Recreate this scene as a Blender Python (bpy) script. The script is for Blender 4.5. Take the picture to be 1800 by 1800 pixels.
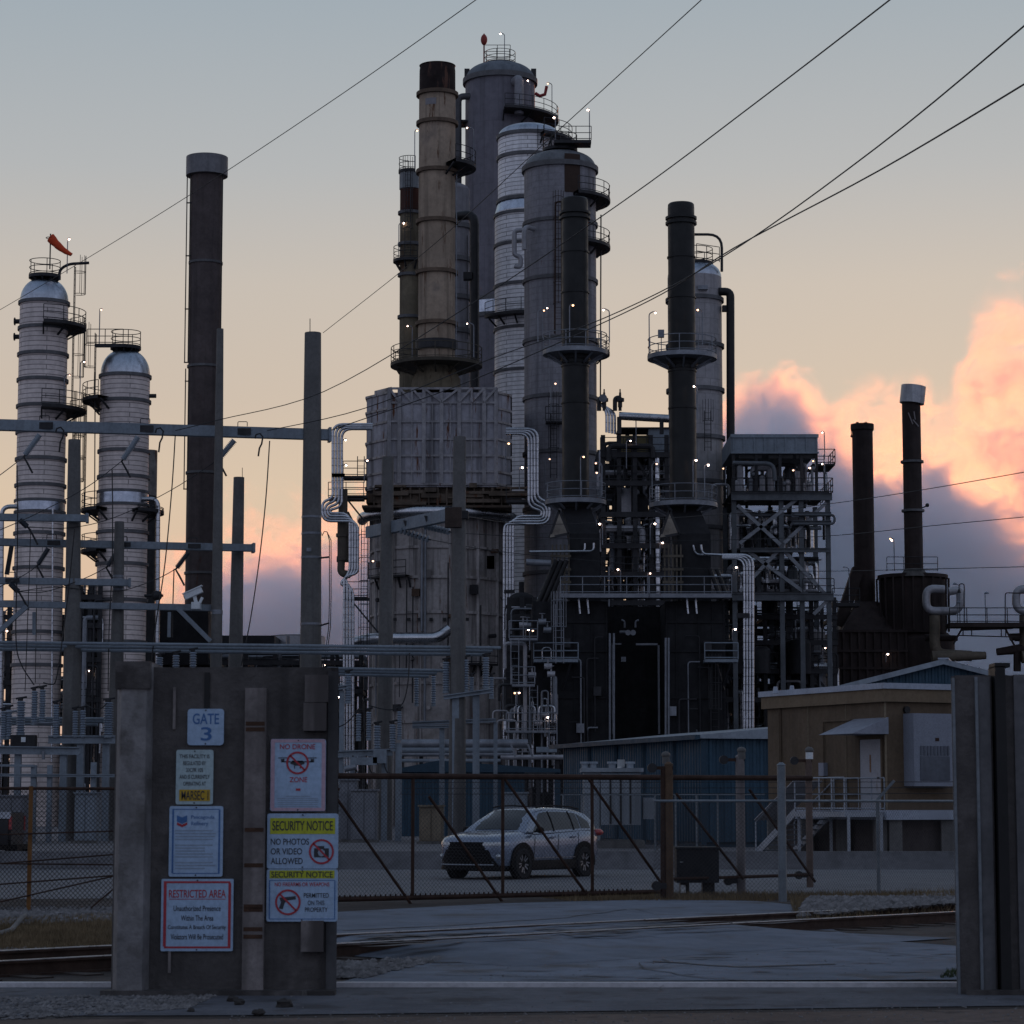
import bpy, math, random
from mathutils import Vector, Matrix
for o in list(bpy.data.objects): bpy.data.objects.remove(o)
SC = bpy.context.scene; COL = SC.collection
R = math.radians
# ---------------------------------------------------------------- camera
FPX, HZ, EYE = 4500.0, 1412.0, 1.7
PITCH = math.atan((HZ - 900) / FPX)
cam = bpy.data.cameras.new('camera'); camo = bpy.data.objects.new('camera', cam); COL.objects.link(camo)
cam.sensor_width = 36; cam.lens = 36 * FPX / 1800; cam.clip_end = 9000; cam.clip_start = .5
camo.location = (0, 0, EYE); camo.rotation_euler = (math.pi / 2 + PITCH, 0, 0)
cam.dof.use_dof = True; cam.dof.focus_distance = 150; cam.dof.aperture_fstop = 9
SC.camera = camo
# ---------------------------------------------------------------- world and sun
SUN_AZ, SUN_EL = R(11.3), R(4.6)          # sun stands behind the steam on the right
w = bpy.data.worlds.new('World'); SC.world = w; w.use_nodes = True
wn = w.node_tree; wn.nodes.clear()
def N(t, typ, **kw):
    n = t.nodes.new(typ)
    for k, v in kw.items(): setattr(n, k, v)
    return n
def L(t, a, b): t.links.new(a, b)
def ramp(t, stops, interp='LINEAR'):
    n = N(t, 'ShaderNodeValToRGB'); e = n.color_ramp.elements; n.color_ramp.interpolation = interp
    while len(e) < len(stops): e.new(.5)
    for k, (p, c) in enumerate(stops): e[k].position = p; e[k].color = (c[0], c[1], c[2], 1)
    return n
tc = N(wn, 'ShaderNodeTexCoord'); sep = N(wn, 'ShaderNodeSeparateXYZ'); L(wn, tc.outputs['Generated'], sep.inputs[0])
front = ramp(wn, [(0, (.60, .40, .34)), (.07, (.70, .48, .34)), (.12, (.66, .52, .39)), (.157, (.585, .49, .405)), (.2, (.545, .49, .435)), (.243, (.435, .45, .46)), (.31, (.335, .395, .445)), (.5, (.25, .31, .41)), (1, (.17, .23, .34))])
back = ramp(wn, [(0, (.24, .275, .41)), (.15, (.40, .41, .52)), (.35, (.32, .37, .50)), (1, (.17, .23, .34))])
L(wn, sep.outputs['Z'], front.inputs[0]); L(wn, sep.outputs['Z'], back.inputs[0])
mr = N(wn, 'ShaderNodeMapRange', interpolation_type='SMOOTHSTEP'); L(wn, sep.outputs['Y'], mr.inputs['Value'])
mr.inputs['From Min'].default_value = .15; mr.inputs['From Max'].default_value = .92
mx = N(wn, 'ShaderNodeMixRGB'); L(wn, mr.outputs[0], mx.inputs[0]); L(wn, back.outputs[0], mx.inputs[1]); L(wn, front.outputs[0], mx.inputs[2])
sky = N(wn, 'ShaderNodeTexSky', sky_type='NISHITA', sun_disc=False, sun_elevation=SUN_EL, sun_rotation=SUN_AZ)
sk = N(wn, 'ShaderNodeBackground'); L(wn, sky.outputs[0], sk.inputs[0]); sk.inputs[1].default_value = .004
bg = N(wn, 'ShaderNodeBackground'); L(wn, mx.outputs[0], bg.inputs[0]); bg.inputs[1].default_value = 1.0
ad = N(wn, 'ShaderNodeAddShader'); L(wn, bg.outputs[0], ad.inputs[0]); L(wn, sk.outputs[0], ad.inputs[1])
wo = N(wn, 'ShaderNodeOutputWorld'); L(wn, ad.outputs[0], wo.inputs[0])
sl = bpy.data.lights.new('sun', 'SUN'); sl.energy = 4.6; sl.angle = R(.6); sl.color = (1, .255, .05)
so = bpy.data.objects.new('sun', sl); COL.objects.link(so)
sd = Vector((math.sin(SUN_AZ) * math.cos(SUN_EL), math.cos(SUN_AZ) * math.cos(SUN_EL), math.sin(SUN_EL)))
so.rotation_euler = (-sd).to_track_quat('-Z', 'Y').to_euler(); so.location = (60, 300, 120)
SC.view_settings.view_transform = 'Standard'; SC.view_settings.look = 'None'
SC.view_settings.exposure = 0; SC.view_settings.gamma = 1
SC.cycles.volume_bounces = 14; SC.cycles.max_bounces = 14; SC.cycles.diffuse_bounces = 2; SC.cycles.glossy_bounces = 2
SC.cycles.volume_step_rate = 1.0; SC.cycles.volume_max_steps = 160; SC.cycles.use_denoising = True
SC.cycles.sample_clamp_indirect = 3
# ---------------------------------------------------------------- pixel <-> place helpers (photo pixels 0..1800)
SP, CP = math.sin(PITCH), math.cos(PITCH)
def P(x, y, Y):
    u = (x - 900) / FPX; v = (900 - y) / FPX
    k = Y / (CP - v * SP)
    return Vector((u * k, Y, EYE + (SP + v * CP) * k))
def G(x, y, z=0.0):
    u = (x - 900) / FPX; v = (900 - y) / FPX
    k = (z - EYE) / (SP + v * CP)
    return Vector((u * k, (CP - v * SP) * k, z))
def M1(y, Y):                       # metres per pixel at that place
    v = (900 - y) / FPX
    return Y / (CP - v * SP) / FPX
def V(*a): return Vector(a)
def lerp(a, b, t): return a + (b - a) * t
# ---------------------------------------------------------------- mesh builder
class MB:
    def __init__(s): s.v = []; s.f = []
    def add(s, vs, fs):
        b = len(s.v); s.v += [tuple(q) for q in vs]; s.f += [tuple(i + b for i in q) for q in fs]; return s
    def box(s, c, d, rz=0, m=None):
        x, y, z = d[0] / 2, d[1] / 2, d[2] / 2
        vs = [V(i * x, j * y, k * z) for k in (-1, 1) for j in (-1, 1) for i in (-1, 1)]
        q = m if m else Matrix.Rotation(rz, 3, 'Z')
        vs = [q @ a + Vector(c) for a in vs]
        return s.add(vs, [(0, 2, 3, 1), (4, 5, 7, 6), (0, 1, 5, 4), (2, 6, 7, 3), (0, 4, 6, 2), (1, 3, 7, 5)])
    def bb(s, a, b):
        a, b = Vector(a), Vector(b)
        return s.box((a + b) / 2, (abs(b.x - a.x), abs(b.y - a.y), abs(b.z - a.z)))
    def beam(s, a, b, w, h):
        a, b = Vector(a), Vector(b); d = b - a; l = d.length; d.normalize()
        up = V(0, 0, 1) if abs(d.z) < .95 else V(0, 1, 0)
        sx = d.cross(up).normalized(); uz = sx.cross(d)
        return s.box((a + b) / 2, (w, l, h), m=Matrix((sx, d, uz)).transposed())
    def ibeam(s, a, b, w, h, t=.05):
        a, b = Vector(a), Vector(b); d = (b - a).normalized(); up = V(0, 0, 1) if abs(d.z) < .95 else V(0, 1, 0)
        uz = d.cross(up).normalized().cross(d)
        s.beam(a + uz * (h / 2 - t / 2), b + uz * (h / 2 - t / 2), w, t); s.beam(a - uz * (h / 2 - t / 2), b - uz * (h / 2 - t / 2), w, t)
        return s.beam(a, b, t, h - 2 * t - .004)
    def cyl(s, a, b, r0, r1=None, n=16, caps=True):
        r1 = r0 if r1 is None else r1; a, b = Vector(a), Vector(b); d = (b - a).normalized()
        up = V(0, 0, 1) if abs(d.z) < .95 else V(0, 1, 0)
        e1 = d.cross(up).normalized(); e2 = d.cross(e1); vs = []
        for c, r in ((a, r0), (b, r1)):
            for k in range(n):
                t = 2 * math.pi * k / n; vs.append(c + e1 * (r * math.cos(t)) + e2 * (r * math.sin(t)))
        fs = [(k, n + k, n + (k + 1) % n, (k + 1) % n) for k in range(n)]
        if caps: fs += [tuple(range(n)), tuple(range(2 * n - 1, n - 1, -1))]
        return s.add(vs, fs)
    def lathe(s, c, prof, n=32, a0=0, a1=360, cap=False):
        c = Vector(c); full = abs(a1 - a0) >= 359.9; m = n if full else n + 1; vs = []
        for r, z in prof:
            for k in range(m):
                t = R(a0 + (a1 - a0) * k / n); vs.append(c + V(r * math.cos(t), r * math.sin(t), z))
        fs = []
        for j in range(len(prof) - 1):
            for k in range(n):
                k2 = (k + 1) % m if full else k + 1
                fs.append((j * m + k, j * m + k2, (j + 1) * m + k2, (j + 1) * m + k))
        if cap: fs += [tuple(range(m - 1, -1, -1)), tuple((len(prof) - 1) * m + k for k in range(m))]
        return s.add(vs, fs)
    def tube(s, pts, r, n=8, caps=True):
        pts = [Vector(q) for q in pts]
        if len(pts) < 2: return s
        ds = []
        for i in range(len(pts)):
            a = pts[i] - pts[i - 1] if i else pts[1] - pts[0]; b = pts[i + 1] - pts[i] if i < len(pts) - 1 else a
            ds.append((a.normalized() + b.normalized()).normalized())
        up = V(0, 0, 1) if abs(ds[0].z) < .9 else V(0, 1, 0)
        e = ds[0].cross(up).normalized(); vs = []
        for q, d in zip(pts, ds):
            e = (e - d * e.dot(d)).normalized(); g = d.cross(e)
            for k in range(n):
                t = 2 * math.pi * k / n; vs.append(q + e * (r * math.cos(t)) + g * (r * math.sin(t)))
        fs = [(i * n + k, i * n + (k + 1) % n, (i + 1) * n + (k + 1) % n, (i + 1) * n + k) for i in range(len(pts) - 1) for k in range(n)]
        if caps: fs += [tuple(range(n - 1, -1, -1)), tuple((len(pts) - 1) * n + k for k in range(n))]
        return s.add(vs, fs)
    def prism(s, poly, a, b):      # poly of (x, z), extruded along y from a to b
        n = len(poly); vs = [V(x, a, z) for x, z in poly] + [V(x, b, z) for x, z in poly]
        return s.add(vs, [tuple(range(n)), tuple(range(2 * n - 1, n - 1, -1))] + [(k, n + k, n + (k + 1) % n, (k + 1) % n) for k in range(n)])
    def plan(s, poly, z0, z1):     # poly of (x, y), extruded up
        n = len(poly); vs = [V(x, y, z0) for x, y in poly] + [V(x, y, z1) for x, y in poly]
        return s.add(vs, [tuple(range(n - 1, -1, -1)), tuple(range(n, 2 * n))] + [(k, (k + 1) % n, n + (k + 1) % n, n + k) for k in range(n)])
    def loft(s, rings, cap=True):
        n = len(rings[0]); vs = [q for r_ in rings for q in r_]
        fs = [(i * n + k, i * n + (k + 1) % n, (i + 1) * n + (k + 1) % n, (i + 1) * n + k) for i in range(len(rings) - 1) for k in range(n)]
        if cap: fs += [tuple(range(n - 1, -1, -1)), tuple((len(rings) - 1) * n + k for k in range(n))]
        return s.add(vs, fs)
    def grid(s, rows):
        n = len(rows[0]); return s.add([q for r_ in rows for q in r_], [(i * n + k, i * n + k + 1, (i + 1) * n + k + 1, (i + 1) * n + k) for i in range(len(rows) - 1) for k in range(n - 1)])
    def sphere(s, c, r, n=12, m=8, sz=1):
        return s.lathe(c, [(max(r * math.cos(R(-90 + 180 * k / m)), .001), r * sz * math.sin(R(-90 + 180 * k / m))) for k in range(m + 1)], n)
def bend(pts, r, n=5):
    pts = [Vector(q) for q in pts]; out = [pts[0]]
    for a, b, c in zip(pts, pts[1:], pts[2:]):
        l = min(r, (b - a).length * .49, (c - b).length * .49); p0 = b + (a - b).normalized() * l; p1 = b + (c - b).normalized() * l
        for k in range(n + 1):
            t = k / n; out.append(p0 * (1 - t) ** 2 + b * 2 * t * (1 - t) + p1 * t * t)
    out.append(pts[-1]); return out
def sag(a, b, s, n=14):
    a, b = Vector(a), Vector(b); return [a.lerp(b, t / n) - V(0, 0, s * 4 * (t / n) * (1 - t / n)) for t in range(n + 1)]
# ---------------------------------------------------------------- things and parts
def mesh_obj(name, mb, mat, loc=V(0, 0, 0), parent=None, sharp=38):
    me = bpy.data.meshes.new(name); l = Vector(loc)
    me.from_pydata([(a[0] - l.x, a[1] - l.y, a[2] - l.z) for a in mb.v], [], mb.f); me.update()
    for p in me.polygons: p.use_smooth = True
    me.set_sharp_from_angle(angle=R(sharp))
    o = bpy.data.objects.new(name, me); COL.objects.link(o); me.materials.append(mat)
    if parent: o.parent = parent
    else: o.location = l
    return o
def tag(o, label, cat, group=None, kind=None):
    if label: o['label'] = label
    if cat: o['category'] = cat
    if group: o['group'] = group
    if kind: o['kind'] = kind
    return o
SPLIT = {'pier', 'strut', 'leg', 'landing_leg', 'hanger', 'timber_block', 'burner_port', 'brace', 'diagonal_flue', 'valve_cover', 'lug', 'panel_joint', 'downpipe', 'support', 'fan_opening', 'side_rib', 'wall_lamp', 'fin_gap', 'corner_angle', 'saddle', 'conduit', 'roof_fitting', 'plate'}
def islands(mb):
    par = list(range(len(mb.v)))
    def f(i):
        while par[i] != i: par[i] = par[par[i]]; i = par[i]
        return i
    for q in mb.f:
        for i in q[1:]: par[f(i)] = f(q[0])
    g = {}
    for q in mb.f: g.setdefault(f(q[0]), []).append(q)
    out = []
    for fs in g.values():
        ids = sorted({i for q in fs for i in q}); mp = {i: k for k, i in enumerate(ids)}; m = MB(); m.v = [mb.v[i] for i in ids]; m.f = [tuple(mp[i] for i in q) for q in fs]; out.append(m)
    return out
class Thing:
    def __init__(s, name, label, cat, loc, group=None):
        s.o = bpy.data.objects.new(name, None); COL.objects.link(s.o); s.loc = Vector(loc); s.o.location = s.loc; s.o.empty_display_size = .3
        tag(s.o, label, cat, group)
    def part(s, name, mb, mat, parent=None, label=None):
        if getattr(mb, 'lines', None):
            cuts = mb.lines + [(len(mb.v), len(mb.f))]
            for (v0, f0), (v1, f1) in zip(cuts, cuts[1:]): m_ = MB(); m_.v = mb.v[v0:v1]; m_.f = [tuple(i - v0 for i in q) for q in mb.f[f0:f1]]; o = mesh_obj(name, m_, mat, s.loc, parent or s.o)
            return o
        if name in SPLIT:
            for m_ in islands(mb): o = mesh_obj(name, m_, mat, s.loc, parent or s.o)
            return o
        o = mesh_obj(name, mb, mat, s.loc, parent or s.o)
        if label: o['label'] = label
        return o
def single(name, label, cat, mb, mat, loc=None, group=None, kind=None):
    l = Vector(loc) if loc is not None else V(0, 0, 0)
    return tag(mesh_obj(name, mb, mat, l), label, cat, group, kind)
def copy_thing(o, loc, label=None, rz=None):
    c = o.copy(); COL.objects.link(c); c.location = loc
    if label: c['label'] = label
    if rz is not None: c.rotation_euler = (0, 0, rz)
    for ch in list(o.children):
        d = ch.copy(); COL.objects.link(d); d.parent = c
        for g in list(ch.children):
            e = g.copy(); COL.objects.link(e); e.parent = d
    return c
# ---------------------------------------------------------------- materials
MATS = {}
def surf(name, col, rough=.7, metal=0, var=.3, scale=.6, streak=.25, rust=0, rustcol=(.10, .035, .014), spec=.3, bump=0, bscale=20, jacket=None, dirt=None):
    if name in MATS: return MATS[name]
    m = bpy.data.materials.new(name); m.use_nodes = True; t = m.node_tree; b = t.nodes['Principled BSDF']
    b.inputs['Roughness'].default_value = rough; b.inputs['Metallic'].default_value = metal; b.inputs['Specular IOR Level'].default_value = spec
    tc = N(t, 'ShaderNodeTexCoord'); co = tc.outputs['Object']
    def noise(sc, det=5, src=co, rg=.6):
        n = N(t, 'ShaderNodeTexNoise'); n.inputs['Scale'].default_value = sc; n.inputs['Detail'].default_value = det; n.inputs['Roughness'].default_value = rg; L(t, src, n.inputs['Vector']); return n
    def mapped(x, y, z):
        mp = N(t, 'ShaderNodeMapping'); mp.inputs['Scale'].default_value = (x, y, z); L(t, co, mp.inputs[0]); return mp.outputs[0]
    def rng(src, a, b_, c=0, d=1):
        r_ = N(t, 'ShaderNodeMapRange'); L(t, src, r_.inputs[0]); r_.inputs[1].default_value = a; r_.inputs[2].default_value = b_; r_.inputs[3].default_value = c; r_.inputs[4].default_value = d; return r_.outputs[0]
    def mixc(fac, a, b_, mode='MIX'):
        x = N(t, 'ShaderNodeMixRGB', blend_type=mode)
        for s_, i in ((fac, 0), (a, 1), (b_, 2)):
            if hasattr(s_, 'is_linked') or hasattr(s_, 'links'): L(t, s_, x.inputs[i])
            elif i == 0: x.inputs[0].default_value = s_
            else: x.inputs[i].default_value = (s_[0], s_[1], s_[2], 1)
        return x.outputs[0]
    c = mixc(rng(noise(scale).outputs[0], .3, .7), [k * (1 - var) for k in col], [min(k * (1 + var), .95) for k in col])
    hf = noise(scale * 9, 6, rg=.7); c = mixc(rng(hf.outputs[0], .42, .72, 0, .55), c, [k * .5 for k in col])
    if jacket:
        rad, hgt, wid, dark = jacket
        sp = N(t, 'ShaderNodeSeparateXYZ'); L(t, co, sp.inputs[0])
        at = N(t, 'ShaderNodeMath', operation='ARCTAN2'); L(t, sp.outputs[1], at.inputs[0]); L(t, sp.outputs[0], at.inputs[1])
        mu = N(t, 'ShaderNodeMath', operation='MULTIPLY'); L(t, at.outputs[0], mu.inputs[0]); mu.inputs[1].default_value = rad
        cb = N(t, 'ShaderNodeCombineXYZ'); L(t, mu.outputs[0], cb.inputs[0]); L(t, sp.outputs[2], cb.inputs[1])
        br = N(t, 'ShaderNodeTexBrick'); L(t, cb.outputs[0], br.inputs['Vector']); br.inputs['Scale'].default_value = 1
        br.inputs['Color1'].default_value = (1, 1, 1, 1); br.inputs['Color2'].default_value = (.90, .90, .91, 1); br.inputs['Mortar'].default_value = (dark, dark, dark, 1)
        br.inputs['Mortar Size'].default_value = .034; br.inputs['Mortar Smooth'].default_value = .2; br.inputs['Brick Width'].default_value = wid; br.inputs['Row Height'].default_value = hgt
        c = mixc(1.0, c, br.outputs[0], 'MULTIPLY')
    if streak:
        n2 = noise(1.0, 4, mapped(1.6, 1.6, .06)); c = mixc(rng(n2.outputs[0], .5, .75, 0, streak * 2), c, [k * .35 for k in col])
    if dirt:
        n4 = noise(dirt[0], 6); c = mixc(rng(n4.outputs[0], dirt[1], dirt[1] + .12), c, dirt[2])
    if rust:
        n3 = noise(1.0, 6, mapped(1.9, 1.9, .2), .72); c = mixc(rng(n3.outputs[0], .71 - rust * .34, .77 - rust * .34), c, rustcol)
    L(t, c, b.inputs['Base Color'])
    rr = rng(noise(scale * 3).outputs[0], .3, .7, max(rough - .12, .05), min(rough + .12, 1)); L(t, rr, b.inputs['Roughness'])
    if bump:
        bp = N(t, 'ShaderNodeBump'); bp.inputs['Strength'].default_value = bump; bp.inputs['Distance'].default_value = .02; L(t, noise(bscale, 6).outputs[0], bp.inputs['Height']); L(t, bp.outputs[0], b.inputs['Normal'])
    MATS[name] = m; return m
def flat(name, col, rough=.6, metal=0, spec=.3, coat=0, var=.1): 
    m = surf(name, col, rough, metal, var, 3, 0, spec=spec)
    if coat: m.node_tree.nodes['Principled BSDF'].inputs['Coat Weight'].default_value = coat
    return m
def emit(name, col, s):
    m = bpy.data.materials.new(name); m.use_nodes = True; b = m.node_tree.nodes['Principled BSDF']
    b.inputs['Base Color'].default_value = (*col, 1); b.inputs['Emission Color'].default_value = (*col, 1); b.inputs['Emission Strength'].default_value = s
    return m
def jk(name, col, r, h=.36, w=4.5, dark=.34, **k): return surf(name, col, .55, .0, .12, .25, .22, jacket=(r, h, w, dark), **k)
STEEL = surf('galvanised_steel', (.20, .215, .24), .5, .5, .25, 1.5, .2, rust=.12)
DARKST = surf('dark_steel', (.030, .030, .033), .6, .2, .4, 1.2, .2, rust=.1)
BLUEST = surf('blue_grey_steel', (.19, .225, .26), .55, .1, .18, .8, .25)
CPOLE = surf('weathered_pole', (.125, .122, .118), .8, 0, .2, .8, .4)
SHINY = surf('aluminium_jacket', (.52, .54, .57), .3, 1, .1, 1.2, .2, jacket=(.3, .55, 9, .5))
STRUC = surf('structural_steel', (.095, .105, .115), .6, .2, .3, 1.2, .25, rust=.15)
DOMEM = surf('dome_metal', (.40, .44, .50), .33, 1, .15, .5, .3)
BANDM = surf('bright_band', (.45, .5, .58), .3, 1, .12, .5, .2)
RINGM = surf('ring_steel', (.11, .11, .115), .7, 0, .3, 1, .2)
RUSTY = surf('rusty_pipe', (.045, .027, .021), .85, 0, .4, 3, .3, rust=.25, rustcol=(.08, .034, .016), spec=.15)
BLACK = surf('black_paint', (.012, .012, .013), .5, 0, .3, 1, .1)
BLKMAT = surf('black_casing', (.014, .014, .016), .8, 0, .4, .7, .3)
WIRE = flat('cable_black', (.02, .02, .022), .6)
INSUL = surf('grey_porcelain', (.24, .28, .32), .25, 0, .15, 2, .1)
LAMP = emit('lamp_glow', (1, .68, .54), 12)
LAMPS = [LAMP, LAMP, emit('lamp_dim', (1, .60, .42), 3), emit('lamp_warm', (1, .55, .28), 5), emit('lamp_bright', (1, .74, .62), 18)]; LRND = random.Random(2)
GLOWOR = emit('lamp_amber', (1, .62, .25), 7)
# ---------------------------------------------------------------- shared details
def ring_z(mb, c, z, r, h, out, n=40): mb.lathe((c[0], c[1], 0), [(r - .01, z - h / 2), (r + out, z - h / 2), (r + out, z + h / 2), (r - .01, z + h / 2)], n)
def deck(c, z, ri, ro, a0, a1, th=.25):
    n = max(6, int(abs(a1 - a0) / 8)); mb = MB(); full = abs(a1 - a0) > 359
    mb.lathe((c[0], c[1], z), [(ri, 0), (ro, 0), (ro, -th), (ri, -th), (ri, 0)], n, a0, a1)
    m = 5 if not full else 10
    for k in range(m):                      # brackets under the deck
        a = R(a0 + (a1 - a0) * (k + (.5 if full else 0)) / (m - (0 if full else 1))); d = V(math.cos(a), math.sin(a), 0); b = V(c[0], c[1], z)
        mb.beam(b + d * ri + V(0, 0, -.9), b + d * (ro * .9) + V(0, 0, -th), .12, .12)
    return mb
def rail_arc(c, z, ro, a0, a1, h=1.1, r=.032):
    mb = MB(); n = max(5, int(abs(a1 - a0) / 9)); pt = lambda a, zz: V(c[0] + ro * math.cos(R(a)), c[1] + ro * math.sin(R(a)), z + zz)
    for zz in (h, h * .52, .1): mb.tube([pt(a0 + (a1 - a0) * k / n, zz) for k in range(n + 1)], r, 5)
    m = max(3, int(abs(R(a1 - a0)) * ro / 1.3))
    for k in range(m + 1): a = a0 + (a1 - a0) * k / m; mb.cyl(pt(a, 0), pt(a, h), r, n=5)
    return mb
def rail_line(pts, h=1.1, r=.032, step=1.6, mb=None):
    mb = mb or MB(); pts = [Vector(q) for q in pts]
    for a, b in zip(pts, pts[1:]):
        for zz in (h, h * .52, .1): mb.cyl(a + V(0, 0, zz), b + V(0, 0, zz), r, n=5)
        m = max(1, round((b - a).length / step))
        for k in range(m + 1): q = a.lerp(b, k / m); mb.cyl(q, q + V(0, 0, h), r, n=5)
    return mb
def ladder(x, y, z0, z1, ang=-90, cage=True, w=.5, r=.035):
    mb = MB(); e = V(-math.sin(R(ang)), math.cos(R(ang)), 0); f = V(math.cos(R(ang)), math.sin(R(ang)), 0); b = V(x, y, 0)
    for s in (-1, 1): mb.cyl(b + e * (s * w / 2) + V(0, 0, z0), b + e * (s * w / 2) + V(0, 0, z1), r, n=5)
    k = z0 + .3
    while k < z1: mb.cyl(b - e * (w / 2) + V(0, 0, k), b + e * (w / 2) + V(0, 0, k), .018, n=4); k += .45
    if cage and z1 - z0 > 3:
        arc = [(-.38, .05), (-.4, .45), (-.22, .75), (0, .82), (.22, .75), (.4, .45), (.38, .05)]
        k = z0 + 2.3
        while k < z1 + .8: mb.tube([b + e * p + f * q + V(0, 0, k) for p, q in arc], .025, 4); k += 1.7
        for p, q in arc[1:-1]: mb.cyl(b + e * p + f * q + V(0, 0, z0 + 2.3), b + e * p + f * q + V(0, 0, z1 + .8), .02, n=4)
    return mb
def lamp(T, base, h, dx=.3, parent=None, size=.105, lit=True, mat=None):
    b = Vector(base); mb = MB(); top = b + V(0, 0, h); s = 1 if dx >= 0 else -1
    mb.tube(bend([b, top, top + V(dx, -.05, .12)], .2, 3), .04, 5)
    q = top + V(dx + s * .1, -.05, .08)
    mb.lathe(q, [(.02, size * .8), (size * .7, size * .55), (size * 1.05, .0), (size * .9, -.02)], 10)
    o = T.part('lamp', mb, mat or STEEL, parent)
    if lit and parent is None: T.part('bulb', MB().sphere(q + V(0, -.04, -.05), size * LRND.uniform(.45, .75), 8, 6), LRND.choice(LAMPS), o)
    return o
# ================================================================ setting: ground, road, track bed
def ground_mat(name, c1, c2, c3, sc, rough=.95, bump=.4, bs=60, spec=.1):
    m = surf(name, c1, rough, 0, .25, sc, 0, bump=bump, bscale=bs, spec=spec, dirt=(sc * 2.3, .5, c2)); return m
EARTH = ground_mat('dry_earth', (.06, .052, .048), (.085, .075, .07), None, .35, bump=.8)
ASPH = surf('worn_asphalt', (.146, .168, .205), .9, 0, .25, .3, 0, bump=.45, bscale=70, spec=.15, dirt=(.8, .54, (.10, .10, .105)))
ROADM = surf('road_asphalt', (.15, .152, .16), .9, 0, .12, .2, 0, bump=.3, bscale=90, spec=.15, dirt=(.5, .58, (.11, .11, .115)))
APRON = surf('concrete_apron', (.11, .115, .13), .9, 0, .25, .8, 0, bump=.5, bscale=50, spec=.15, dirt=(1.4, .54, (.06, .06, .065)))
BROWN = surf('brown_roadway', (.135, .105, .09), .95, 0, .25, .7, 0, bump=.6, bscale=60, spec=.1, dirt=(1.8, .56, (.055, .045, .04)))
PAD = surf('gravel_pad', (.17, .165, .17), .95, 0, .25, .6, 0, bump=.9, bscale=40, spec=.1, dirt=(1.1, .56, (.10, .095, .095)))
def sheet(name, poly, z, mat):
    mb = MB().add([V(x, y, z) for x, y in poly], [tuple(range(len(poly)))]); o = mesh_obj(name, mb, mat); o['kind'] = 'structure'; return o
def gp(x, y): q = G(x, y); return (q.x, q.y)
sheet('ground', [(-3000, -60), (3000, -60), (3000, 5000), (-3000, 5000)], 0, EARTH)
sheet('roadway', [(-14, 2), (14, 2), (14, 21.4), (5, 21.7), (.5, 21.0), (-2.2, 20.6), (-14, 20.3)], .004, BROWN)
sheet('apron', [(-14, 20.6), (-2.2, 20.9), (.5, 21.3), (5, 22.0), (14, 21.7), (14, 24.0), (-14, 24.0)], .008, APRON)
drv = [gp(600, 1728), gp(1690, 1724)] + [gp(1690, 1665), gp(1560, 1655), gp(1478, 1640), gp(1420, 1618), gp(1398, 1592), gp(1330, 1585), gp(1160, 1582), gp(880, 1589), gp(560, 1606), gp(520, 1650), gp(640, 1672), gp(780, 1672), gp(700, 1700)]
sheet('driveway', drv, .012, ASPH)
sheet('road', [(-60, 46.8), (-8, 46.2), (1, 48.4), (60, 49.6), (60, 66.5), (-60, 66.5)], .006, ROADM)
sheet('gravel_yard', [(-90, 67.5), (90, 67.5), (90, 190), (-90, 190)], .006, PAD)
A0, A1 = G(-80, 1722), G(1760, 1617); SMA = tuple(A0); _d = (A1 - A0).normalized(); SMN = (-_d.y, _d.x, 0)
# crack / tar lines over the driveway, as thin sheets
TAR = surf('tar_seam', (.075, .073, .075), .9, 0, .4, 2, 0)
tm = MB(); rnd = random.Random(5)
for pts in ([(600, 1636), (800, 1626), (1000, 1612), (1120, 1596)], [(1120, 1598), (1190, 1622), (1300, 1640), (1420, 1646)], [(640, 1700), (760, 1692), (900, 1690)], [(1150, 1690), (1300, 1700), (1500, 1694)]):
    g = [G(*q, .018) for q in pts]; fine = []
    for a, b in zip(g, g[1:]): fine += [a.lerp(b, k / 6) + V(rnd.uniform(-.05, .05), rnd.uniform(-.08, .08), 0) for k in range(6)]
    tm.grid([[q + V(0, -.05, 0) for q in fine], [q + V(0, .05 + rnd.random() * .05, 0) for q in fine]])
rs = random.Random(9)      # oily wheel smears where traffic crosses the rails
for k in range(46):
    x0_ = rs.uniform(590, 1350); y0_ = 1676 - (x0_ - 590) * .048 + rs.gauss(0, 7); ln_ = rs.uniform(50, 190); g = [G(x0_ + ln_ * j / 8, y0_ - ln_ * j / 8 * .045 + rs.uniform(-.8, .8), .022) for j in range(9)]; hw_ = rs.uniform(.03, .16)
    for q in g: q.z = .022 + .135 * (1 if abs((q - V(*SMA)).dot(V(*SMN)) - .75) < 1.9 else 0)
    tm.grid([[q + V(0, -hw_ * math.sin(math.pi * j / 8), 0) for j, q in enumerate(g)], [q + V(0, hw_ * math.sin(math.pi * j / 8), 0) for j, q in enumerate(g)]])
for k in range(40):
    x0_, y0_ = rs.uniform(640, 1660), rs.uniform(1668, 1722); ln_ = rs.uniform(20, 130); g = [G(x0_ + ln_ * j / 6, y0_ + rs.uniform(-.6, .6), .019) for j in range(7)]; hw_ = rs.uniform(.01, .05)
    tm.grid([[q + V(0, -hw_ * math.sin(math.pi * j / 6), 0) for j, q in enumerate(g)], [q + V(0, hw_ * math.sin(math.pi * j / 6), 0) for j, q in enumerate(g)]])
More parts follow.
